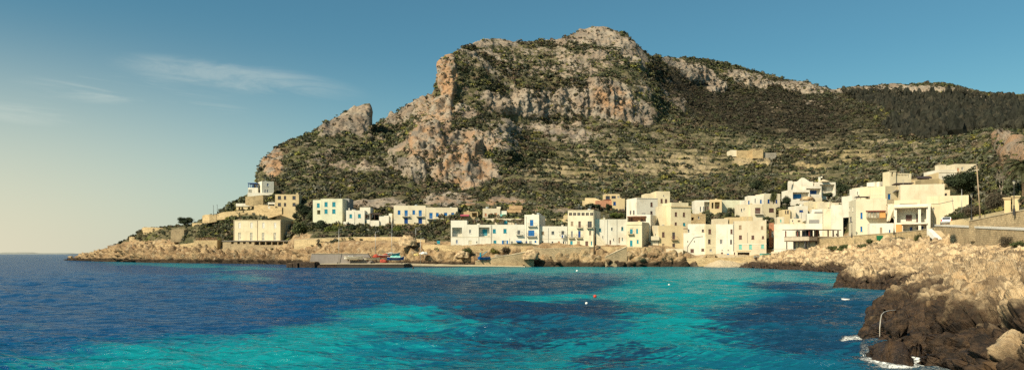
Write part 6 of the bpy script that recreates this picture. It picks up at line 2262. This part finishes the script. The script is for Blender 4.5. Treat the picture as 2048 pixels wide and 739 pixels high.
def hull_mesh(L_, B, H, n=14, m=7, keel=.12):
    """open boat: outer skin, inner skin, flat gunwale"""
    V, Fc = [], []

    def ring(x, inner):
        t = x * 2 - 1
        w = B / 2 * (1 - abs(t) ** (2.2 if t > 0 else 4.5)) ** .8 + .02
        sheer = H * (1 + .28 * t * t + (.18 * t ** 3 if t > 0 else 0))
        out = []
        for j in range(m):
            a = math.pi * j / (m - 1)
            yy = -math.cos(a) * w
            zz = sheer * (1 - math.sin(a) ** .75)
            if inner:
                yy *= .9
                zz = max(zz, .28 * H)
            out.append(((x - .5) * L_ * (1 + .04 * (zz / H) * (1 if t > 0 else .4)), yy, zz))
        return out

    for inner in (0, 1):
        for i in range(n):
            V += ring(i / (n - 1), inner)
    for inner in (0, 1):
        o_ = inner * n * m
        for i in range(n - 1):
            for j in range(m - 1):
                a = o_ + i * m + j
                Fc.append((a, a + m, a + m + 1, a + 1))
    for i in range(n - 1):
        for j in (0, m - 1):
            a = i * m + j
            Fc.append((a, a + m, a + m + n * m, a + n * m))
    return V, Fc


def boat(label, px, py, D, L_, B, H, rz, hull, trim, extras=(), tilt=0.0, group='small boats hauled up on the pier'):
    p = at(px, py, D)
    root = empty('rowing_boat', p, math.radians(rz))
    root.rotation_euler[0] = math.radians(tilt)
    tag(root, label, 'boat', group)
    mb = MB()
    V, Fc = hull_mesh(L_, B, H)
    mb.v, mb.f = V, Fc
    mb.build('hull', hull, root, smooth=True)
    mb = MB()
    n, m = 14, 7
    for side in (0, m - 1):
        mb.path([Vector(V[i * m + side]) + Vector((0, 0, .03)) for i in range(n)], .05, 5)
    mb.build('gunwale', trim, root)
    for x in (-.22, .05, .27):
        mb = MB()
        mb.box(x * L_ - .12, x * L_ + .12, -B * .40, B * .40, H * .72, H * .78)
        mb.build('thwart', WOOD, root)
    mb = MB()
    mb.box(-L_ * .38, L_ * .3, -.05, .05, -.12, .02)
    mb.build('keel', trim, root)
    for e in extras:
        mb = MB()
        if e == 'cabin':
            mb.box(-L_ * .28, -L_ * .02, -B * .28, B * .28, H * .7, H * 1.55)
            c_ = mb.build('cabin', FRAME, root, bevel=.06)
            m2 = MB(); m2.box(-L_ * .25, -L_ * .05, -B * .285, B * .285, H * 1.2, H * 1.42); m2.build('pane', GLASS, c_)
        if e == 'motor':
            mb.box(-L_ * .56, -L_ * .5, -.18, .18, H * .9, H * 1.55)
            mb.box(-L_ * .54, -L_ * .51, -.07, .07, -.1, H * .9)
            mb.build('outboard_motor', IRON, root, bevel=.03)
        if e == 'tarp':
            nn = 9
            for i in range(nn):
                for s in (0, 1):
                    t = i / (nn - 1) - .5
                    mb.v.append((t * L_ * .6, (-1 if s == 0 else 1) * B * .52, H * (1.0 + .05 * math.sin(i * 2))))
                mb.v.append((t * L_ * .6, 0, H * (1.75 + .12 * math.sin(i * 1.7))))
            for i in range(nn - 1):
                a = i * 3
                mb.f += [(a, a + 3, a + 5, a + 2), (a + 2, a + 5, a + 4, a + 1)]
            mb.f += [(0, 2, 1), (nn * 3 - 3, nn * 3 - 2, nn * 3 - 1)]
            mb.build('tarpaulin', AQUA if 'aqua' in label else TEAL, root)
    for x in (-.28, .28):                 # cradle blocks
        mb = MB()
        mb.box(x * L_ - .12, x * L_ + .12, -B * .42, B * .42, -.42, -.02)
        mb.build('cradle', WOOD, root)
    return root


GREYPAINT = mat_plain('weathered_grey_boat', (0.50, 0.47, 0.38), 0.6)
boat('white wooden boat with a small cabin, left end of the boats on the pier', 707, 518.5, 220, 5.4, 1.9, .75, 6, FRAME, CREAM, ('cabin',))
boat('weathered grey open boat between the white cabin boat and the red nets', 744, 519.5, 219.5, 4.6, 1.7, .62, -4, GREYPAINT, WOOD)
boat('dark blue boat under an aqua cover at the right end of the pier', 791, 519.5, 219.5, 4.8, 1.8, .72, 4, DBLUE, FRAME, ('tarp', 'motor'))
boat('small red boat behind the heap of red nets', 769, 515, 223, 4.0, 1.6, .7, 10, mat_plain('red_boat_paint', (0.33, 0.05, 0.03), 0.5), FRAME)
boat('teal and white boat standing behind the dark blue boat', 786, 511.5, 226, 4.2, 1.7, .75, -12, TEAL, FRAME, ('cabin',))
boat('blue fishing boat on the slipway below the derrick', 968, 518.5, 229.6, 3.8, 1.5, .62, 8, BLUE, DBLUE, (), 0, 'boats on the slipway')
boat('pale grey boat lying higher up the slipway', 1002, 513, 232.5, 3.8, 1.4, .45, 12, GREYPAINT, STEEL, (), 0, 'boats on the slipway')
boat('white rowing boat lying on the beach, left of the aqua one', 1517, 515, 224, 3.6, 1.35, .42, 24, FRAME, STEEL, (), 14, 'rowing boats on the little beach')
boat('aqua rowing boat lying on the beach beside the white one', 1531, 510.5, 228, 3.6, 1.35, .45, 6, AQUA, TEAL, (), -8, 'rowing boats on the little beach')

# heaps of red net, floats
NET = mat_plain('red_net', (0.36, 0.07, 0.045), 0.9, .05, var=.4, scale=6)


def heap(name, label, cat, px, py, D, r, h, mat, seed):
    bm = bmesh.new()
    bmesh.ops.create_icosphere(bm, subdivisions=4, radius=1)
    co = np.array([v.co[:] for v in bm.verts])
    n = fbm(co * 1.7 + seed, 4, seed) * .45 + fbm(co * 6 + seed, 2, seed + 5) * .12
    for v, q in zip(bm.verts, n):
        v.co *= 1 + q
        v.co.x *= r
        v.co.y *= r * .8
        v.co.z = max(v.co.z, -.25) * h
    me = bpy.data.meshes.new(name)
    bm.to_mesh(me)
    bm.free()
    me.polygons.foreach_set('use_smooth', [True] * len(me.polygons))
    o = link(name, me, None, mat)
    o.location = at(px, py, D)
    return tag(o, label, cat)


heap('fishing_net', 'heap of red fishing net at the edge of the pier', 'net', 767, 523, 217.5, .95, .75, NET, 3)
heap('fishing_net', 'smaller heap of red net piled behind the grey open boat', 'net', 753, 513, 224, 1.0, .8, NET, 8)
heap('fishing_net', 'pink red net thrown over the red boat', 'net', 771, 510, 223.2, .75, .45, NET, 15)
heap('fishing_net', 'pale yellow net bundle on the rocks right of the boats', 'net', 833, 510, 236, .8, .6, mat_plain('yellow_net', (.5, .38, .14), .9), 23)
heap('sand_bag_heap', 'white sacks heaped on the rocks beside the yellow net bundle', 'sacks', 847, 507, 237, 1.3, .7, FRAME, 31)

# derrick over the slipway
p = at(961, 517, 231)
root = empty('derrick', p)
tag(root, 'blue derrick with a slanting boom above the slipway', 'crane')
mb = MB(); mb.box(-.25, .25, -.25, .25, -.8, 1.9); mb.build('mast', TEAL, root, bevel=.04)
mb = MB(); mb.bar((0, 0, .7), (2.1, .2, 2.35), .14, 6, .09); mb.build('boom', TEAL, root)
mb = MB(); mb.bar((0, 0, 1.85), (2.05, .2, 2.32), .03, 4); mb.bar((2.1, .2, 2.3), (2.1, .2, 1.2), .025, 4); mb.build('cable', IRON, root)
mb = MB(); mb.box(-.45, .1, -.4, .4, .2, .8); mb.build('winch', BLUE, root, bevel=.05)

wall_line('slipway', 'stone slipway rising to the right between the quay and the sea wall', [(952, 522, 531, 229.5), (985, 515.5, 529, 230), (1030, 508, 527, 231), (1068, 501, 526, 232.5)], 4.0, STONE, CONC_L, 'slipway')
wall_line('sea_wall', 'tall block sea wall carrying the road below the attic windowed house', [(1066, 494, 528, 236), (1085, 497, 528, 235.4), (1130, 496, 527, 235), (1178, 494, 526, 235), (1200, 493, 520, 236)], 2.5, STONE, CONC_L)
wall_line('road_edge_wall', 'low tan wall along the seafront road, left stretch', [(845, 488, 494, 243), (903, 490.5, 497, 238.8), (985, 491.5, 498, 238), (1066, 493.5, 499, 237)], .5, TUFA, None)
wall_line('road_edge_wall', 'low tan wall along the seafront road, right stretch up to the ochre lower house', [(1190, 493, 500, 236.2), (1240, 493, 500, 235), (1262, 493.5, 501, 234.2), (1296, 494, 502, 233.6), (1318, 497, 504, 234.5)], .5, TUFA, None)
wall_line('stair_wall', 'slanting stair wall climbing from the rocks to the teal shuttered house', [(1211, 513, 526, 231), (1230, 504, 524, 231.3), (1254, 493, 520, 231.8)], 1.4, STONE, CONC_L)
wall_line('garden_wall', 'cream garden wall below the ochre lower house', [(1332, 497, 516, 236), (1366, 497, 516, 235.5)], .6, CREAM)
wall_line('retaining_wall', 'tan road wall below the bushes of the pale green house', [(588, 479, 490, 277), (640, 476, 489, 270), (700, 474, 487, 263), (790, 473.5, 486, 253), (850, 479, 489, 247)], .8, TUFA, CONC_L)
wall_line('beach_wall', 'low ochre wall along the top of the little beach', [(1366, 516, 524, 233.5), (1410, 514.5, 522, 231.5), (1470, 514, 522, 230), (1540, 509, 518, 226)], 2.5, TUFA, None)
h = House('stone_steps', 'block of stone steps against the narrow cream house on the beach', 'E', 232, cat='steps')
h.vol(180, 265, 674, 722, STONE, back=2.5, parapet=.02)
for i in range(4):
    h.box(150 + i * 8, 178, 712 - i * 10, 730, .2, 2.2, 'step', STONE)
    h.box(267, 312 - i * 10, 712 - i * 10, 730, .2, 2.2, 'step', STONE)

# big boulder on the left cliff
heap('boulder', 'big pale boulder jutting from the cliff above the boats', 'boulder', 815, 487, 244, 3.3, 2.6, M_ROCK, 41)
heap('boulder', 'dark brown boulder on the shore below the slipway top', 'boulder', 1062, 514, 231.5, 2.4, 2.4, M_ROCK, 47)
heap('boulder', 'tan boulder on the cliff left of the blue derrick', 'boulder', 925, 512, 236, 2.2, 1.7, M_ROCK, 53)
heap('boulder', 'tan grey boulder in front of the villa', 'boulder', 1614, 399, 277, 2.3, 1.2, M_ROCK, 59)

# ================================================================== POSTS AND LAMPS
def lamp_tall(label, px, yt, yb, D, arm=1):
    t, b_ = at(px, yt, D), at(px, yb, D)
    root = empty('street_lamp', b_)
    tag(root, label, 'street lamp', 'tall steel street lamps on the lower road')
    H_ = t.z - b_.z
    mb = MB(); mb.bar((0, 0, -1), (0, 0, H_), .085, 8, .05); mb.build('pole', STEEL, root, smooth=True)
    mb = MB(); mb.bar((0, 0, H_ - .05), (arm * .9, 0, H_ + .12), .035, 6); mb.build('arm', STEEL, root)
    mb = MB(); mb.box(arm * .7 - .1, arm * .7 + .5, -.12, .12, H_ + .08, H_ + .2); mb.build('lamp_head', GREY, root, bevel=.03)


lamp_tall('steel street lamp rising behind the pier wall, leftmost of the tall ones', 677.7, 458, 522, 221)
lamp_tall('steel street lamp above the gap between the grey boat and the nets', 750.8, 463, 512, 227)
lamp_tall('steel street lamp behind the blue boats', 783.5, 465, 508, 228, -1)
lamp_tall('steel street lamp on the quay right of the pier', 841, 476, 522, 230)
lamp_tall('thin steel lamp below the left half of the blue shuttered pair', 784, 440, 474, 256)
lamp_tall('thin steel lamp below the right half of the blue shuttered pair', 831.5, 455, 475, 254)


def lantern(label, px, yt, yb, D):
    t, b_ = at(px, yt, D), at(px, yb, D)
    root = empty('lamp_post', b_)
    tag(root, label, 'lamp post', 'black iron lantern posts along the right hand road')
    H_ = t.z - b_.z
    mb = MB()
    mb.lathe([(.16, -.6), (.16, .25), (.1, .3), (.09, .7), (.055, .8), (.045, H_ - .75), (.08, H_ - .72), (.04, H_ - .62)], n=10)
    mb.build('pole', IRON, root)
    mb = MB(); mb.lathe([(.09, H_ - .6), (.2, H_ - .18), (.2, H_ - .16)], n=6); mb.build('lantern_glass', PALEGLASS, root)
    mb = MB(); mb.lathe([(.24, H_ - .157), (.2, H_ - .1), (.06, H_ - .02), (.03, H_ + .08)], n=6); mb.build('lantern_cap', IRON, root)


lantern('iron lantern post beside the loggia house where the road wall turns', 1867, 415, 454, 146)
lantern('iron lantern post left of the cream house with the glazed porch', 1703.7, 443, 470, 180)
lantern('iron lantern post in front of the canvas drape', 1788, 433, 464, 163)
lantern('iron lantern post in front of the gate pillars', 2028, 360, 421, 103)
lantern('iron lantern post left of the tall leaning pole', 1943, 387, 438, 120)


def pole(label, x0, yt, x1, yb, D, r, mat, name='utility_pole'):
    t, b_ = at(x0, yt, D), at(x1, yb, D)
    root = empty(name, b_)
    tag(root, label, 'pole')
    d = t - b_
    mb = MB(); mb.bar(-d * .1, d, r, 8, r * .75); mb.build('shaft', mat, root, smooth=True)
    mb = MB()
    mb.box(d.x - .5, d.x + .12, -.03, .03, d.z - .12, d.z - .06)
    mb.build('bracket', IRON, root)
    return root


pole('tall pale leaning pole on the ramp wall beside the dark tree', 1953.5, 331, 1961, 441, 118, .105, TAN)
pole('thin grey pole in front of the plain yellow wall house', 1923.5, 378, 1923.5, 425, 142, .06, STEEL)
pole('thin pole on the slope above the belfry house', 1862, 312, 1862, 340, 290, .1, STEEL)
pole('thin dark mast on the left spur, left of two', 427, 410, 427, 429, 346, .1, IRON, 'mast')
pole('thin dark mast on the left spur, right of two', 434.5, 409, 434.5, 428, 346, .1, IRON, 'mast')
pole('thick brown stump post against the attic windowed house', 1188.5, 469, 1188.5, 510, 234, .28, PALMBARK, 'post')

# ================================================================== RIGHT HAND ROAD
wall_line('road_wall', 'low pale road wall curving from the restaurant to the steps', [(1640, 477, 498, 201), (1680, 473.5, 496, 188), (1735, 469, 492, 176), (1790, 465, 489, 164), (1840, 460.5, 488, 151), (1869, 455.5, 486, 143.5)], .6, TUFA, CONC_L)
wall_line('road_wall', 'near road wall of rough blocks under a thick white coping', [(1870, 451.5, 488, 143), (1903, 453, 494, 130), (1960, 456, 500, 112.5), (2048, 460, 503, 95), (2150, 466, 510, 80), (2300, 474, 520, 66)], .7, STONE, FRAME, capt=.3)
wall_line('ramp_wall', 'upper block wall of the ramp rising to the right behind the near road', [(1938, 442, 462, 117), (1990, 431.5, 464, 109), (2048, 420, 466, 101), (2200, 392, 470, 88)], .8, STONE, CONC_L)
wall_line('garden_wall', 'low ochre garden wall between the parked car and the gate pillars', [(1900, 441, 452, 134), (1945, 434, 448, 126), (1990, 424, 440, 116), (2010, 420, 436, 112)], .8, OCHRE)
for (lb, x0, x1, yt, yb, D) in (('ochre gate pillar, left one of the pair beside the lantern post', 2008.5, 2020.5, 399, 428, 107), ('ochre gate pillar directly behind the lantern post', 2025, 2037, 396, 424, 105.5)):
    b0, b1 = at(x0, yb, D), at(x1, yb, D)
    hh_ = at(x0, yt, D).z - b0.z
    w_ = (b1.x - b0.x) * .92
    root = empty('gate_pillar', b0, math.radians(-33))
    tag(root, lb, 'pillar', 'gate pillars on the ramp')
    mb = MB(); mb.box(0, w_, 0, w_, -1.5, hh_); mb.build('shaft', OCHRE, root, bevel=.03)
    mb = MB(); mb.box(-.1, w_ + .1, -.1, w_ + .1, hh_ + .003, hh_ + .16); mb.box(-.2, w_ + .2, -.2, w_ + .2, hh_ + .163, hh_ + .3); mb.build('cap', OCHRE, root, bevel=.02)
# steps down through the wall
o = at(1877, 481, 133)
root = empty('staircase', o)
tag(root, 'pale stone steps with a white side wall going down from the near road', 'steps')
wS = at(1902, 481, 133).x - o.x
hS = at(1877, 459, 133).z - o.z
mb = MB()
for i in range(11):
    z = hS * i / 10
    mb.box(wS * .35, wS, -.0 + i * .3, 4.0, z - .25 if i else -1, z)
mb.build('flight', CONC_L, root)
mb = MB()
mb.hexa([(-.2, -.1, -.6), (wS * .33, -.1, -.6), (wS * .33, 3.4, hS - .6), (-.2, 3.4, hS - .6), (-.2, -.1, .25), (wS * .33, -.1, .25), (wS * .33, 3.4, hS + .3), (-.2, 3.4, hS + .3)])
mb.build('side_wall', FRAME, root)
o = at(1854, 472, 147)
m2 = MB(); m2.box(0, .5, 0, .06, 0, 1.05)
nb_ = m2.build('notice_board', FRAME)
nb_.location = o
tag(nb_, 'small blank white board fixed on the road wall left of the steps', 'board')

# the parked car, seen from behind
o = at(1892.5, 449.5, 138)
car = empty('parked_car', o, math.radians(-31))
tag(car, 'white hatchback parked on the road above the steps, seen from behind', 'car')
PAINT = mat_plain('white_car_paint', (0.72, 0.72, 0.70), 0.25, .5, var=.03)
REDL = mat_plain('red_tail_light', (0.45, 0.02, 0.02), 0.2, .5)
RUB = mat_plain('tyre_rubber', (0.025, 0.025, 0.025), 0.9)
prof = [(-1.95, .35), (-1.95, .85), (-1.85, 1.0), (-1.55, 1.46), (-.2, 1.52), (.75, 1.05), (1.75, .9), (1.95, .7), (1.95, .35)]
mb = MB()
k = 0
W_ = .84
for s in (-1, 1):
    for (yy, zz) in prof:
        taper = 1 - max(0, zz - 1.0) * .28
        mb.v.append((s * W_ * taper, yy + 1.95, zz))
n = len(prof)
for i in range(n):
    j = (i + 1) % n
    mb.f.append((i, j, n + j, n + i))
mb.f.append(tuple(range(n)))
mb.f.append(tuple(reversed(range(n, 2 * n))))
mb.build('body', PAINT, car, bevel=.05)
mb = MB(); mb.hexa([(-.66, .1, 1.0), (.66, .1, 1.0), (.66, .14, 1.0), (-.66, .14, 1.0), (-.6, .36, 1.40), (.6, .36, 1.40), (.6, .42, 1.40), (-.6, .42, 1.40)])
mb.build('rear_window', GLASS, car)
for s in (-1, 1):
    mb = MB(); mb.box(s * .78 - .09, s * .78 + .09, -.03, .12, .72, 1.05); mb.build('tail_light', REDL, car)
    for yy in (.65, 3.25):
        mb = MB(); mb.bar((s * .86 - .1, yy, .31), (s * .86 + .06, yy, .31), .31, 14)
        w_ = mb.build('wheel', RUB, car)
        mb = MB(); mb.bar((s * .86 + s * .062, yy, .31), (s * .86 + s * .075, yy, .31), .18, 10); mb.build('rim', STEEL, w_)
    mb = MB(); mb.hexa([(s * .80, .9, 1.02), (s * .80, 2.5, 1.02), (s * .815, 2.5, 1.02), (s * .815, .9, 1.02), (s * .735, .95, 1.4), (s * .735, 2.1, 1.4), (s * .75, 2.1, 1.4), (s * .75, .95, 1.4)]); mb.build('side_window', GLASS, car)
mb = MB(); mb.box(-.8, .8, -.08, .04, .38, .62); mb.build('bumper', GREY, car, bevel=.03)
mb = MB(); mb.box(-.26, .26, -.03, -.003, .72, .84); mb.build('number_plate', FRAME, car)

# bins and container
def bin_(name, label, px, yt, yb, D, w, mat, cat):
    b_ = at(px, yb, D)
    hh_ = at(px, yt, D).z - b_.z
    root = empty(name, b_)
    tag(root, label, cat)
    mb = MB(); mb.hexa([(-w / 2 * .86, -.3, 0), (w / 2 * .86, -.3, 0), (w / 2 * .86, .3, 0), (-w / 2 * .86, .3, 0), (-w / 2, -.35, hh_ * .88), (w / 2, -.35, hh_ * .88), (w / 2, .35, hh_ * .88), (-w / 2, .35, hh_ * .88)])
    mb.build('body', mat, root, bevel=.02)
    mb = MB(); mb.hexa([(-w / 2 - .03, -.38, hh_ * .885), (w / 2 + .03, -.38, hh_ * .885), (w / 2 + .03, .38, hh_ * .885), (-w / 2 - .03, .38, hh_ * .885), (-w / 2, -.3, hh_), (w / 2, -.3, hh_), (w / 2, .3, hh_), (-w / 2, .3, hh_)])
    mb.build('lid', mat, root, bevel=.02)


bin_('wheelie_bin', 'dark bin at the foot of the tall leaning pole', 1962, 438, 452, 116.5, .6, mat_plain('black_plastic', (.02, .018, .025), .5), 'bin')
bin_('container', 'green rubbish container below the road wall', 1759.5, 470.5, 480, 168, 1.25, mat_plain('green_plastic', (.015, .14, .06), .5), 'container')
bin_('container', 'teal container on the lower road left of the seafront row', 877, 481, 489.5, 243.5, 1.0, TEAL, 'container')

# ================================================================== RESTAURANT TERRACE
zH = lambda x, y, D: at(1540 + x / 8.2125, 430 + y / 8.2125, D)
RD, RR = 203.0, math.radians(24)
o = zH(640, 610, RD)
rs = empty('restaurant_terrace', o, RR)
tag(rs, 'timber restaurant terrace on dark posts with a flat roof and glass front', 'terrace')
ct, st = math.cos(RR), math.sin(RR)


def XF(x):                                   # along the front, from the corner to the right
    k = (1540 + x / 8.2125 - CX) / F
    return (k * o.y - o.x) / (ct - k * st)


def YL(x):                                   # along the left flank, from the corner back
    k = (1540 + x / 8.2125 - CX) / F
    return (k * o.y - o.x) / (-st - k * ct)


Zh = lambda y, D=RD: zH(0, y, D).z - o.z
zd, zp, zr = Zh(412), Zh(345), Zh(236)
dp, x1, x2 = YL(235), XF(782), XF(1140)
mb = MB(); mb.box(0, x1, 0, dp, zd - .22, zd); mb.build('deck', WOOD, rs)
mb = MB(); mb.box(.02, .1, .02, dp, zd + .003, zp - .05); mb.box(.102, x1, .02, .1, zd + .003, zp - .05); mb.build('parapet', CANVAS, rs)
mb = MB()
for i in range(20):
    y = .1 + (dp - .2) * i / 19
    mb.box(-.03, .017, y - .03, y + .03, zd + .01, zp - .02)
for i in range(12):
    x = .2 + (x1 - .3) * i / 11
    mb.box(x - .03, x + .03, -.03, .017, zd + .01, zp - .02)
mb.box(-.05, .14, -.05, dp, zp + .003, zp + .1)
mb.box(.143, x1, -.05, .14, zp + .003, zp + .1)
mb.build('railing', WOOD, rs)
mb = MB(); mb.hexa([(-.4, -.5, zr - .08), (x2 + .2, -.5, zr - .08), (x2 + .2, dp + .3, zr + .2), (-.4, dp + .3, zr + .12), (-.4, -.5, zr + .1), (x2 + .2, -.5, zr + .1), (x2 + .2, dp + .3, zr + .38), (-.4, dp + .3, zr + .3)])
mb.build('roof', DARKROOF, rs)
for y in (YL(246), YL(442), .15):
    mb = MB(); mb.box(.15, .4, y - .12, y + .13, zd, zr - .08); mb.build('post', REDWOOD, rs)
for x in (785, 968, 1050, 1130):
    mb = MB(); xx = XF(x); mb.box(xx - .13, xx + .13, .15, .4, zp - .1, zr - .083); mb.build('post', REDWOOD, rs)
for (a_, b__, mt) in ((368, 432, PALEGLASS), (470, 618, GLASS)):
    ya, yb = YL(b__), YL(a_)
    mb = MB(); mb.box(1.3, 1.38, ya, yb, zp - .1, zr - .12); f = mb.build('window', mt, rs)
    mb = MB()
    n = max(1, int((yb - ya) / .8))
    for i in range(n + 1):
        y = ya + (yb - ya) * i / n; mb.box(1.24, 1.297, y - .04, y + .04, zp - .1, zr - .12)
    mb.build('window_frame', IRON, f)
for (a_, b__, y0, mt) in ((665, 775, 345, GLASS), (800, 880, 360, PALEGLASS)):
    mb = MB(); mb.box(XF(a_), XF(b__), 1.6, 1.68, Zh(y0), zr - .12); f = mb.build('window', mt, rs)
    n = max(1, int((XF(b__) - XF(a_)) / .9))
    mb = MB()
    for i in range(n + 1):
        xx = XF(a_) + (XF(b__) - XF(a_)) * i / n; mb.box(xx - .04, xx + .04, 1.54, 1.597, Zh(y0), zr - .12)
    mb.build('window_frame', IRON, f)
for (x, t) in ((262, .1), (381, .22), (455, .11), (570, .22)):
    mb = MB(); y = YL(x); mb.box(.2, .2 + 2 * t, y - t, y + t, -1.2, zd - .223); mb.build('support_post', IRON, rs)
for (x, t) in ((655, .12), (772, .13)):
    mb = MB(); xx = XF(x); mb.box(xx - t, xx + t, .2, .2 + 2 * t, -1.2, zd - .223); mb.build('support_post', IRON, rs)
mb = MB(); mb.box(3.2, 3.5, .5, dp - .2, -1, zd - .3); mb.build('rear_wall', GREENISH, rs)
mb = MB(); mb.box(3.503, x1, 2.4, 2.6, -1, zd - .3); mb.build('rear_wall', GREENISH, rs)
mb = MB(); mb.box(XF(672), XF(694), 2.32, 2.397, Zh(525), Zh(440)); mb.build('door', GREY, rs)
mb = MB(); mb.box(XF(792), XF(1170), .3, 9, -3.5, zp - .15); mb.build('stone_base', STONE, rs)
mb = MB(); mb.box(XF(792), XF(1190), .1, 9, zp - .147, zp + .02); mb.build('terrace_slab', CREAM, rs)
mb = MB(); mb.box(XF(985), XF(1050), 5, 5.1, zp + .023, Zh(290)); mb.build('doorway', BROWN, rs)
for i, x in enumerate((1105, 1158, 1180)):
    mb = MB(); xx = XF(x)
    mb.box(xx - .2, xx + .2, 1.0, 1.4, zp + .42, zp + .47); mb.box(xx - .2, xx + .2, 1.36, 1.4, zp + .473, zp + .9)
    for (sx, sy) in ((-.18, 1.02), (.15, 1.02), (-.18, 1.36), (.15, 1.36)):
        mb.box(xx + sx, xx + sx + .03, sy, sy + .03, zp + .023, zp + .417)
    c_ = mb.build('chair', WOOD)
    c_.location = o
    c_.rotation_euler = (0, 0, RR)
    tag(c_, ('dark chair under the right end of the restaurant roof', 'dark chair just outside the restaurant roof', 'dark chair farthest right on the open restaurant terrace')[i], 'chair', 'restaurant terrace chairs')
wall_line('fence', 'thin rail fence along the quay in front of the restaurant', [(1546, 497.5, 498.5, 208), (1620, 497.5, 498.5, 205)], .05, STEEL, None, 'fence', drop=0)
mb = MB()
a, b_ = at(1546, 504, 208), at(1620, 504, 205)
fr = bpy.data.objects.get('fence')
for i in range(13):
    q = a.lerp(b_, i / 12)
    m2 = MB(); m2.bar((q.x - fr.location.x, q.y - fr.location.y, q.z - fr.location.z - .3), (q.x - fr.location.x, q.y - fr.location.y, q.z - fr.location.z + .95), .03, 5); m2.build('fence_post', STEEL, fr)

# ================================================================== ON THE SLOPE
def rock_fence(label, pts, h):
    P_ = [Vector((x, y, 0)) for x, y in pts]
    root = None
    tops = []
    for (px, y, D) in pts_full:
        p = at(px, y, D)
        if root is None:
            root = empty('rockfall_fence', p)
            tag(root, label, 'fence', 'rockfall fences above the village')
            o_ = p.copy()
        q = p - o_
        mb = MB(); mb.bar(q - Vector((0, 0, 1.5)), q + Vector((0, 0, h)), .11, 6); mb.build('post', IRON, root)
        tops.append(q)
    mb = MB()
    for a, b_ in zip(tops[:-1], tops[1:]):
        for k in range(9):
            z = Vector((0, 0, h * (k + .5) / 9))
            mb.bar(a + z, b_ + z, .03, 3, cap=False)
        L_ = (b_ - a).length
        for k in range(int(L_ / 1.6)):
            q = a.lerp(b_, k / int(L_ / 1.6))
            mb.bar(q, q + Vector((0, 0, h)), .025, 3, cap=False)
    mb.build('net', IRON, root)


for (lb, pts_full, h_) in (('upper rockfall fence on the left slope above the ochre house', [(573, 352, 408), (591, 354, 408), (612, 355, 407), (636, 354, 406), (658, 356, 405), (680, 357, 404), (704, 358, 404), (744, 357, 402)], 4.2),
                           ('lower rockfall fence below the crag', [(777, 385, 385), (820, 390, 382), (866, 391, 380), (905, 388, 380), (940, 384, 384), (965, 376, 388), (1026, 376, 392)], 5.0),
                           ('rockfall fence on the grassy slope right of the crag', [(1040, 372, 395), (1085, 370, 402), (1130, 368, 410), (1172, 367, 415), (1216, 366, 418), (1259, 366, 420)], 5.4)):
    rock_fence(lb, [(0, 0)], h_)

# ================================================================== ON THE WATER
def buoy(label, px, py, r, mat, group='mooring buoys in the bay'):
    D = CAMZ * F / (py - HY)
    root = empty('buoy', ((px - CX) * D / F, D, 0))
    tag(root, label, 'buoy', group)
    mb = MB()
    prof = [(r * math.sin(math.pi * i / 10) + .004, -r * math.cos(math.pi * i / 10) + r * .45) for i in range(11)]
    mb.lathe(prof, n=16)
    mb.build('float', mat, root, smooth=True)
    mb = MB(); mb.lathe([(r * .22, r * 1.4), (r * .2, r * 1.65), (.004, r * 1.7)], n=8); mb.build('eye', IRON, root)


WHITEP = mat_plain('white_plastic', (0.75, 0.74, 0.70), 0.4)
buoy('red mooring buoy in the middle of the bay', 1190, 593.5, .16, mat_plain('red_plastic', (0.5, 0.05, 0.03), 0.4))
buoy('white mooring buoy just left of the red one', 1173, 607, .11, WHITEP)
buoy('white buoy close to the shore below the sea wall', 1154, 542, .24, WHITEP)
buoy('white buoy farther right, between red buoy and beach', 1338, 570, .13, WHITEP)
buoy('orange buoy over the dark weed bed on the right', 1427, 664, .13, mat_plain('orange_plastic', (0.62, 0.25, 0.05), 0.4))
buoy('dark small float off the right end of the pier', 826, 536.5, .3, IRON)
D = CAMZ * F / (599.5 - HY)
fl = empty('paddle_board', ((1691 - CX) * D / F, D, .02))
tag(fl, 'white board floating off the middle headland', 'board')
mb = MB()
mb.v, mb.f = [], []
n = 16
for z in (0.0, .09):
    for i in range(n):
        t = 2 * math.pi * i / n
        mb.v.append((.3 * math.copysign(abs(math.cos(t)) ** .8, math.cos(t)), .5 * math.sin(t), z + .02))
mb.f.append(tuple(range(n))); mb.f.append(tuple(range(n, 2 * n)))
for i in range(n):
    mb.f.append((i, (i + 1) % n, n + (i + 1) % n, n + i))
mb.build('hull', WHITEP, fl)
mb = MB(); mb.box(-.03, .03, -.45, .45, .113, .125); mb.build('stripe', GREY, fl)

# white hose hanging over the near rock
HOSE = mat_plain('white_hose', (0.42, 0.38, 0.31), 0.5)
mb = MB()
pts = [at(1759.5, 674, 32.9), at(1759.5, 655, 32.9), at(1761, 640, 33.2), at(1763, 629, 33.8), at(1768, 623.5, 34.8), at(1778, 620.5, 36.2), at(1790, 619.5, 37.2), at(1803, 617.5, 38.5)]
o = pts[0].copy()
fine_pts = []
for a, b_ in zip(pts[:-1], pts[1:]):
    for k in range(4):
        fine_pts.append(a.lerp(b_, k / 4) - o)
fine_pts.append(pts[-1] - o)
mb.path(fine_pts, .022, 8)
hs = mb.build('hose', HOSE, None, smooth=True)
hs.location = o
tag(hs, 'white hose hanging over the edge of the near rock into the foam', 'hose')
